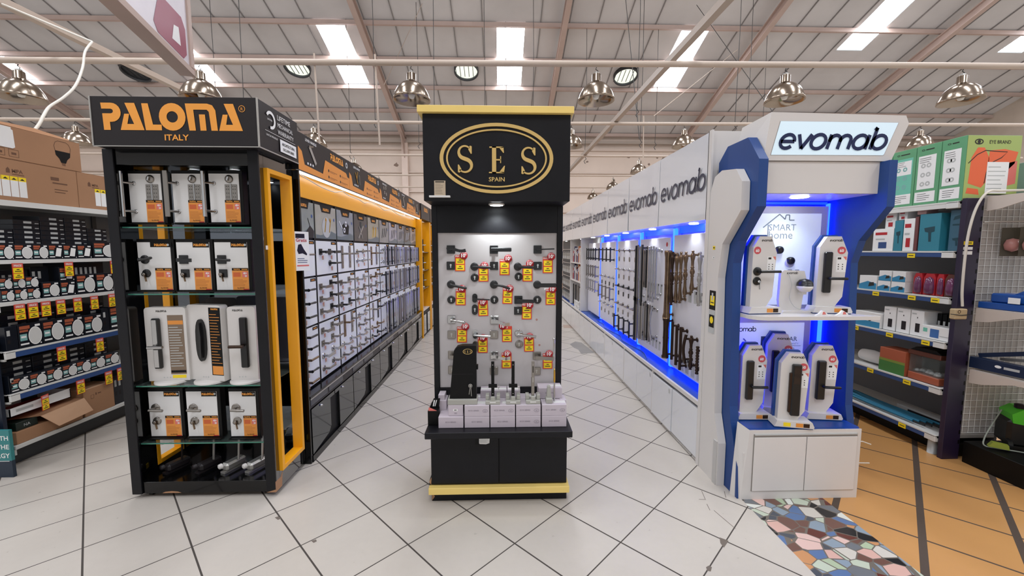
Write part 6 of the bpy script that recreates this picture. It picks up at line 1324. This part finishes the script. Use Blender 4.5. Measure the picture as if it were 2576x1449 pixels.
# rack foot bracket, teal board
t = thing('standing_signboard', 'teal and dark blue standing board with white letters at the left edge', 'sign', (-3.645, 2.80, 0), 0)
m = MB(); m.box(-.4, .285, -.01, .01, 0, .12, mat('deep_navy_print', '16283a', .4)); m.box(-.4, .285, -.01, .01, .12, .335, mat('teal_board', '2f7f80', .4)); m.rect(.1, .27, .115, .119, -.0106, M_text); m.build('board', t)
m = MB()
for i, s_ in enumerate(('LIGHT THE TEETH', 'ARE THE', 'SAVE ENERGY')): m.text(s_.split()[-1], .278, .265-.062*i, .045, M_text, -.0112, 'r', bold=.02)
m.build('lettering', t)
t = thing('dark_end_panel', 'dark blue end panel standing at the left edge beside the rack', 'panel', (-3.7, 2.905, 0), 0); m = MB(); m.box(-.3, .185, -.012, .012, 0, .95, mat('night_blue', '0f1a2c', .4)); m.build('panel_board', t)

# ================================================================ RIGHT RACK (tools and lamps)
RX = 3.3; RY0, RY1 = 2.88, 6.2
def Yr(u, v=700): return P(u, v, X=RX).y
t = thing('shelf_rack', 'dark grey metal shelf rack with blue price rails at the right, beyond the tan floor', 'shelf rack', (RX, RY1, 0), NA); LL = RY1-RY0
m = MB(); m.box(0, LL, .45, .47, .1, 1.9, M_rackback); m.build('back_panel', t)
m = MB(); m.box(0, LL, .12, .45, 0, .1, M_blackm); m.build('kick_base', t)
for z in (1.915, 1.555, 1.215, .88, .53, .165):
    m = MB(); m.box(0, LL, 0, .45, z-.022, z-.003, M_shelfw, .001)
    m.box(0, LL-.08, -.012, .002, z-.045, z-.01, M_blueedge if z < 1.8 else M_shelfw, .001); m.box(0, LL, -.014, .01, z-.012, z, M_shelfw, .001); m.box(LL-.08, LL, -.014, .03, z-.05, z-.004, M_shelfw, .002)
    m.build('shelf', t)
m = MB()
for i, (u, z) in enumerate(((2300, 1.52), (2210, 1.185), (2302, 1.185), (2362, 1.185), (2245, .85), (2338, .85), (2195, .50), (2290, .50), (2278, .135), (2158, .85))):
    m = MB(); x = RY1-P(u, 700+(1.2-z)*300, X=RX).y; m.box(x-.03, x+.03, -.016, -.013, z-.018, z+.016, M_tagy); m.rect(x-.02, x+.02, z-.004, z+.002, -.0166, M_ink); m.build('yellow_price_label', t)
m = MB(); m.lathe([(.03, 0), (.028, .1), (.02, .12), (.02, .14)], (LL-.06, .04, 0), M_discg, n=12); m.build('rack_foot', t)
t = thing('rack_post', 'dark purple slotted rack post with stickers, at the near end of the right rack', 'post', (3.36, 2.86, 0))
m = MB(); m.box(-.055, .075, -.02, .015, 0, 1.93, M_purple, .002)
for k in range(24): m.rect(.058, .07, .12+.075*k, .15+.075*k, -.0206, M_blackm)
m.build('upright', t)
m = MB(); m.rect(-.05, .02, 1.60, 1.625, -.021, M_tagy); m.rect(-.05, .02, 1.565, 1.585, -.021, M_paper); m.rect(-.05, .02, 1.53, 1.555, -.021, M_paper); m.rect(-.03, .01, 1.61, 1.616, -.0214, M_ink); m.build('sticker', t)
m = MB(); m.tube(smooth([(.42, -.05, 1.985), (.25, -.05, 1.98), (.1, -.06, 1.975), (.03, -.06, 1.972), (-.02, -.055, 1.92), (-.055, -.045, 1.80), (-.075, -.04, 1.6), (-.075, -.04, 1.3), (-.06, -.04, 1.16)], 5), .008, M_wwire, 8)
tag(m.build('grey_power_cable'), 'thick pale cable running down the purple post to the socket', 'cable').location = (3.385, 2.86, 0)
t = thing('power_socket', 'old cream power socket block strapped to the purple post', 'socket', (3.28, 2.805, 1.10)); m = MB(); m.box(-.045, .05, -.02, .02, -.03, .045, mat('aged_cream_plastic', 'b9a27c', .5), .006); m.ring(-.015, .025, .008, .012, -.0206, M_dbronze, n=12); m.build('socket_body', t); m = MB(); m.tube([(-.08, -.024, .01), (0, -.024, .0), (.06, -.024, .005)], .003, M_bplastic, 6); m.build('strap', t)
# green lamp cartons on top
ge = [2.80, 3.05, 3.30, 3.55, 3.80]
ge = [Yr(2430, 400), Yr(2367, 400), Yr(2305, 400), Yr(2246, 400), 3.7]
def gcarton(i):
    y0, y1 = ge[i], ge[i+1]; W = y1-y0-.004
    t = thing('green_carton', ('large green carton with orange print and eye symbol, nearest on the top shelf', 'green carton with white instruction panels, second on the right rack top', 'green and mint carton with small icons, third on the right rack top', 'green carton almost hidden behind the kiosk, on the right rack top')[i], 'box', (RX, y1-.002, 1.9155), NA, 'green cartons on the right rack')
    H = .455
    m = MB(); m.box(0, W, 0, .40, 0, H, M_green, .002); y_ = -.0008
    m.rect(.02, W-.03, .12, H-.08, y_, M_paper) if i != 2 else (m.rect(.02, W-.02, .1, H-.07, y_, M_tealbox2), m.rect(.03, W-.03, H-.2, H-.09, y_-.0003, M_paper))
    m.rect(.01, W-.02, .02, .1, y_, M_paper); m.lines(.03, W-.05, .03, .09, 4, y_-.0006, M_dgrey, .2, i)
    for k in range(6): m.ring(.06+(W-.14)*(k % 2), H*.35+.07*(k//2), .008, .018, y_-.0006, M_discg if i != 2 else M_teal, n=12)
    m.lines(.03, W-.06, H*.7, H*.8, 3, y_-.0006, M_ink, .2, i+5); m.ring(.05, H-.035, .008, .012, y_, M_ink, rz0=.004, rz1=.007, n=14); m.rect(.07, W-.05, H-.04, H-.032, y_, M_ink)
    m.build('carton_body', t)
    if i == 0:   # near end face, towards the viewer
        m = MB(Matrix.Translation((W+.001, 0, 0)) @ Matrix.Rotation(PI/2, 4, 'Z')); y_ = -.0006
        m.rect(.002, .398, .002, H-.002, y_, M_kraft)
        m.flat([(.03, .12), (.13, .09), (.17, .14), (.17, .3), (.13, .37), (.08, .37), (.04, .3)], y_-.0003, M_coral); m.flat([(.16, .2), (.3, .2), (.36, .26), (.38, .34), (.28, .36), (.17, .35)], y_-.0003, M_coral); m.flat([(.02, .05), (.12, .04), (.11, .08), (.03, .09)], y_-.0003, M_coral); m.flat([(.3, .1), (.38, .12), (.38, .28), (.3, .26)], y_-.0003, M_pink)
        m.ribbon([(.02, .26), (.08, .32), (.14, .35), (.2, .345), (.3, .34), (.26, .30), (.2, .27), (.16, .2), (.15, .12)], .006, y_-.0008, M_ink)
        m.rect(.16, .32, .05, .27, y_-.001, M_paper); m.lines(.17, .31, .07, .25, 6, y_-.0014, M_discg, .2); m.rect(.15, .35, .035, .045, y_-.001, M_blackm)
        m.ring(.085, .41, .024, .032, y_-.0008, M_ink, rz0=.012, rz1=.02, n=20); m.disc(.085, .41, .012, y_-.0008, M_ink, n=14); m.text('EYE BRAND', .24, .397, .034, M_ink, y_-.0008, sx=.9, bold=.01); m.build('printed_end', t)
for i in range(4): gcarton(i)
t = thing('grey_carton', 'grey green carton on top of the right bay at the picture edge', 'box', (3.9, 2.78, 1.955), -.3); m = MB(); m.box(-.1, .3, -.2, .25, 0, .25, mat('sage_carton', '8b9a90', .5), .002); m.flat([(-.1, .0), (.05, .12), (.1, .05), (.2, .2), (.3, .15), (.3, 0)], -.2006, M_dgrey); m.build('carton_body', t)
NB = {}
def rbox(label, u0, u1, z, h, mm, deco=None, dp=.15, v=None, dx=0., rz=0., name='carton', grp='goods on the right rack'):
    ya, yb_ = sorted((Yr(u0, v or 700), Yr(u1, v or 700))); W = yb_-ya
    t = thing(name, label, 'box', (RX+dx, yb_, z+.0008), NA+rz, grp)
    m = MB(); m.box(0, W-.004, .004, dp, 0, h, mm, .002)
    if deco: deco(m, W-.004, h)
    m.build('carton_body', t); return t
def dw(c, c2=None):
    def f(m, W, H): m.rect(W*.12, W*.7, H*.72, H*.84, .003, c); m.rect(W*.15, W*.6, H*.5, H*.56, .003, M_discg); m.rect(W*.3, W*.7, H*.12, H*.4, .003, c2 or c)
    return f
def drill(m, W, H): m.flat([(W*.25, H*.62), (W*.75, H*.66), (W*.75, H*.52), (W*.6, H*.5), (W*.62, H*.25), (W*.5, H*.25), (W*.46, H*.5), (W*.3, H*.52)], .003, mat('dark_teal_print', '15404c', .4))
rbox('white carton with red lettering and blue picture on the tool shelf', 2195, 2247, 1.555, .19, M_paper, dw(M_red, M_blueedge), v=600); rbox('small white carton stacked high at the left of the tool shelf', 2215, 2243, 1.746, .13, M_paper, dw(M_red), v=560, dx=.04)
rbox('teal drill carton left of the tall white one on the tool shelf', 2248, 2270, 1.555, .25, M_tealbox, drill, v=590); rbox('tall white carton with red top lettering on the tool shelf', 2271, 2299, 1.555, .26, M_paper, dw(M_red), v=590); rbox('narrow maroon carton edge on the tool shelf', 2299, 2308, 1.555, .27, mat('maroon_carton', '6b3a3a', .5), v=590)
rbox('large teal carton with dark drill picture on the tool shelf', 2310, 2364, 1.555, .285, M_tealbox, drill, v=590); rbox('wide blue grey carton with tool pictures at the near end of the tool shelf', 2374, 2414, 1.555, .30, mat('slate_blue_carton', '3c6478', .45), lambda m, W, H: (drill(m, W, H*.5), m.rect(W*.2, W*.8, H*.62, H*.66, .003, mat('dark_teal_print', '15404c', .4)), m.flat([(W*.2, H*.75), (W*.8, H*.8), (W*.7, H*.88), (W*.3, H*.84)], .003, mat('dark_teal_print', '15404c', .4))), v=590, dx=.035)
rbox('dark red backed small carton on the tool shelf top, middle', 2252, 2274, 1.81, .07, M_paper, dw(M_red), v=540, dx=.03, dp=.1); rbox('pinkish small carton on top of the teal drill carton', 2300, 2324, 1.842, .040, mat('pale_pink_carton', 'c8a09c', .5), v=540, dx=.02, dp=.1)
for a, b, z_, n_ in ((2160, 2204, 1.215, 'white camera carton with dark device picture on the third shelf'), (2206, 2238, 1.215, 'small white and blue carton, lower left of four'), (2240, 2276, 1.215, 'small white and blue carton, lower right of four'), (2208, 2240, 1.301, 'small white and blue carton, upper left of four'), (2242, 2276, 1.301, 'small white and blue carton, upper right of four')):
    rbox(n_, a, b, z_, .085 if 'four' in n_ else .12, M_paper, lambda m, W, H: (m.flat([(0, 0), (W, 0), (W, H*.45), (W*.5, H*.6), (0, H*.35)], .003, mat('sky_print', '2f86b0', .4)), m.flat([(W*.55, H*.2), (W*.9, H*.3), (W*.85, H*.55), (W*.6, H*.5)], .0025, M_ink)), v=720, dp=.12)
for i, (a, b) in enumerate(((2288, 2312), (2313, 2345), (2346, 2366), (2367, 2400), (2401, 2408))):
    ya, yb_ = sorted((Yr(a, 720), Yr(b, 720))); W = yb_-ya
    t = thing('blister_pack', 'red blister pack of light goods on the third shelf, %s from the left' % ORD[i], 'package', (RX, yb_, 1.2158), NA, 'red blister packs')
    m = MB(); m.prism([(0, 0), (W-.006, 0), (W-.006, .13), (W*.8, .165), (W*.2, .165), (0, .13)], .03, .1, M_red if i != 3 else M_brown); m.build('card_back', t)
    m = MB(); m.lathe([(.0, 0), (W*.36, .01), (W*.4, .06), (W*.3, .12), (0, .14)], (W/2, .035, .005), mat('smoked_blister', '6a3a5a' if i % 2 == 0 else '8a4a3a', .1), n=14); m.build('blister', t)
rbox('white and blue pack with camera picture at the left of the fourth shelf', 2150, 2214, .88, .13, M_paper, lambda m, W, H: (m.rect(0, W, 0, H*.4, .003, mat('sky_print', '2f86b0', .4)), m.disc(W*.6, H*.55, .02, .0025, M_ink)), v=800)
for i, (a, b) in enumerate(((2216, 2247), (2249, 2283), (2284, 2318))): rbox('tall white carton with small grey lantern picture on the fourth shelf, %s' % ('left', 'middle', 'right')[i], a, b, .88, .20, M_paper, lambda m, W, H: (m.rect(W*.4, W*.75, H*.15, H*.5, .003, M_dgrey), m.rect(W*.1, W*.45, H*.85, H*.9, .003, M_discg), m.rect(W*.5, W*.56, H*.7, H*.76, .003, M_ink)), v=800, dx=.02)
for i in range(6): rbox('small black carton with silver lamp picture on the fourth shelf, %s from the left' % ORD[i], 2320+13*i, 2332+13*i, .88, .19, M_blackm, lambda m, W, H: m.rect(W*.25, W*.75, H*.3, H*.7, .003, M_discg), v=790, dx=.12)
rbox('long low white carton with blue panel lying at the near end of the fourth shelf', 2312, 2388, .88, .10, M_paper, lambda m, W, H: (m.rect(W*.3, W*.6, H*.15, H*.8, .003, mat('mid_blue_print', '3d6ba8', .4)), m.rect(W*.05, W*.2, H*.5, H*.8, .003, M_tealbox2), m.rect(W*.63, W*.95, H*.3, H*.36, .003, M_discg)), v=850, dx=.012)
ya, yb_ = sorted((Yr(2140, 890), Yr(2195, 890)))
m = MB(); m.tube([(0, 0, .06), (.1, 0, .062), (.22, 0, .06)], .055, M_whitem, 14, rad=[.05, .058, .05]); m.tube([(-.02, 0, .06), (.24, 0, .06)], .02, M_discg, 10); o = m.build('plastic_roll'); o.location = (RX+.12, yb_, .53); o.rotation_euler = (0, 0, NA); tag(o, 'white wrapped roll lying at the left of the fifth shelf', 'roll')
t = rbox('green and rust striped terrarium carton in the middle of the fifth shelf', 2211, 2278, .53, .2, M_rust, lambda m, W, H: (m.rect(0, W, 0, H*.45, .003, mat('grass_print', '3f7a3a', .5)), m.rect(0, W, H*.45, H*.55, .0028, mat('yellow_green_print', '7f8f3a', .5))), v=900)
t = thing('fish_tank', 'small clear fish tank with brown lid and base near the purple post', 'fish tank', (RX+.02, Yr(2280, 900), .531), NA); W = Yr(2280, 900)-2.925
m = MB(); m.box(0, W, 0, .22, 0, .055, M_rust, .004); m.build('base', t)
m = MB(); m.box(.005, W-.005, .005, .215, .056, .20, M_clear); m.build('glass_tank', t)
m = MB(); m.box(-.005, W+.005, -.005, .225, .20, .235, M_brown, .004); m.prism([(0, .235), (W, .235), (W-.04, .262), (.04, .262)], .01, .2, M_blackm); m.build('lid', t)
m = MB()
for k in range(12): m.lathe([(0, 0), (.018, .005), (.014, .02), (0, .026)], (.03+(W-.06)*((k*7) % 12)/12, .05+.012*(k % 5), .058), M_whitem if k % 2 else M_discg, n=8)
tag(m.build('pebbles'), 'pale pebbles inside the small fish tank', 'pebbles'); pb = bpy.data.objects['pebbles']; pb['kind'] = 'stuff'; pb.location = t.location; pb.rotation_euler = (0, 0, NA)
for i in range(5):
    m = MB(); m.tube(smooth([(.0, .03+.03*i, .03+.012*(i % 2)), (.35, .02+.03*i, .026), (.75, .03+.035*i, .022)], 5), .012, mat('teal_folded_umbrella', '1b6f8f', .4), 8, ); m.tube([(.75, .03+.035*i, .022), (.84, .032+.035*i, .022)], .006, M_bplastic, 6)
    o = m.build('folded_umbrella'); o.location = (RX+.01, 3.85-.02*i, .166); o.rotation_euler = (0, 0, NA); tag(o, 'long teal folded umbrella lying on the bottom shelf, %s from the front' % ORD[i], 'umbrella', 'teal umbrellas on the bottom shelf')
m = MB(); m.box(0, .52, 0, .07, 0, .045, M_discg, .002); m.rect(.1, .42, .012, .03, -.0006, M_dgrey); o = m.build('long_grey_carton'); o.location = (RX+.22, 3.42, .166); o.rotation_euler = (0, 0, NA); tag(o, 'long narrow grey carton lying on the bottom shelf of the right rack', 'box')

# ---------------------------------------------------------------- right hand bay beside the post
t = thing('tool_bay', 'dark shelf bay with white brackets and wire mesh at the right edge', 'shelf rack', (3.42, 2.845, 0), NA)
LB = 1.0
m = MB(); m.box(.04, LB-.6, 0, .55, 0, .16, M_blackm, .003); m.box(LB-.6, LB, .08, .55, 0, .16, M_blackm); m.build('base', t)
m = MB(); m.box(-.02, -.005, .02, .6, .18, 1.95, mat('warm_grey_panel', 'a39e99', .6)); m.build('end_panel', t)
m = MB()
for k in range(13): m.tube([(.0, .03+.045*k, .2), (.0, .02+.045*k, 1.9)], .0022, M_shelfw, 4)
for k in range(34): m.tube([(.0, .022, .2+.05*k), (.0, .58, .2+.05*k)], .0022, M_shelfw, 4)
m.build('wire_mesh', t)
for z in (1.935, 1.15, .70): m = MB(); m.box(.04, .9, .0, .5, z-.012, z, mat('cream_bracket', 'c9bdb2', .5)); m.prism([(.04, z-.1), (.12, z-.09), (.3, z-.035), (.42, z-.03), (.42, z), (.04, z)], -.008, .0, mat('cream_bracket', 'c9bdb2', .5)); m.build('shelf_bracket', t)
for i in range(3):
    t2 = thing('hanging_bulb_pack', 'pink tinted round pack hanging under the top of the right bay, %s from the left' % ORD[i], 'package', (3.60+.005*i, 2.79-.10*i+.0, 1.60), NA+.9, 'pink round packs')
    m = MB(); m.lathe([(0, -.05), (.035, -.035), (.042, 0), (.03, .035), (0, .045)], (0, -.02, 0), mat('pink_plastic', 'b98078', .2), n=16); m.build('round_pack', t2); m = MB(); m.box(-.05, .05, .0, .004, -.08, .12, mat('dark_olive_card', '4a4232', .5)); m.build('backing_card', t2)
m = MB(); m.tube([(3.44, 2.835, 1.76), (3.9, 2.5, 1.76)], .006, M_steel, 6); tag(m.build('hook_bar'), 'thin steel bar above the pink round packs', 'rail')
t2 = thing('blue_machine', 'blue plastic ramp shaped tool with trays on the upper shelf of the right bay', 'tool', (3.44, 2.80, 1.151), NA+.12)
m = MB(); m.box(-.02, .45, 0, .2, 0, .045, M_blueplastic, .004); m.box(.03, .4, .02, .16, .045, .11, M_blueplastic, .01); m.build('tray', t2)
m = MB(); m.prism([(.14, .11), (.4, .11), (.4, .3), (.3, .22), (.22, .16)], .05, .12, M_blueplastic); m.build('ramp_arm', t2); m = MB(); m.box(.14, .2, -.003, .0, .05, .09, M_paper); m.build('sticker', t2)
t2 = thing('folded_jack_stand', 'dark navy folded metal trestle with white logo on the middle shelf of the right bay', 'tool', (3.43, 2.83, .701), NA+.12)
m = MB(); m.box(0, .6, .0, .05, .01, .09, mat('navy_metal', '13233f', .35), .003); m.build('side_rail', t2)
m = MB(); m.bar((.02, .06, .10), (.5, .1, .24), .03, .03, mat('navy_metal', '13233f', .35)); m.bar((.1, .12, .09), (.55, .14, .16), .02, .02, M_steel); m.build('folded_leg', t2)
m = MB(); m.disc(.16, .055, .018, -.0006, M_paper, .01); m.rect(.19, .27, .045, .062, -.0006, M_discg); m.build('logo', t2)
t2 = thing('pressure_washer', 'lime green and black pressure washer on the floor base of the right bay', 'machine', (3.66, 2.66, .161), -.5)
m = MB(); m.box(-.09, .16, -.05, .12, .03, .22, M_bplastic, .02); m.lathe([(.04, -.012), (.04, .012)], (-.08, -.04, .04), M_bplastic, 'x', 16); m.build('body', t2)
m = MB(); m.prism([(-.07, .20), (.2, .17), (.22, .28), (.14, .31), (-.03, .30), (-.08, .26)], -.055, .10, M_lime); m.box(.1, .2, -.056, .1, .03, .17, M_lime, .01); m.build('green_cover', t2)
m = MB(); m.lathe([(.03, .30), (.03, .325), (.012, .33)], (-.02, .0, 0), M_dgrey, n=14); m.build('knob', t2)
m = MB(); m.tube(smooth([(3.60, 2.74, .42), (3.52, 2.73, .30), (3.47, 2.72, .22), (3.45, 2.70, .175), (3.50, 2.66, .172), (3.60, 2.60, .172), (3.75, 2.48, .172)], 5), .005, mat('grey_green_hose', '8f968c', .5), 6)
tag(m.build('thin_hose'), 'thin grey green hose looped in front of the pressure washer', 'hose')
m = MB(); m.prism([(-.05, 0), (.05, .0), (.045, .03), (-.03, .035)], -.02, .02, mat('olive_wrapper', '8f9a3a', .4)); o = m.build('wrapper'); o.location = (3.50, 2.66, .179); o.rotation_euler = (0, 0, -.7); tag(o, 'crumpled yellow green wrapper on the base of the right bay', 'wrapper')

# ---------------------------------------------------------------- give things built in room coordinates a base point of their own
def rebase(o, loc):
    d = Vector(loc)-o.location; o.location = loc
    for c in o.children: c.location = c.location-d
for nm, loc in (('display_stand', (0, 2.6, 0)), ('display_cabinet', (-1.87, 2.7, 0)), ('end_tower', (1.7, 2.82, 0)), ('white_side_fin', (1.46, 2.65, 0)), ('blue_kiosk', (1.9, 2.6, 0))):
    rebase(bpy.data.objects[nm], loc)
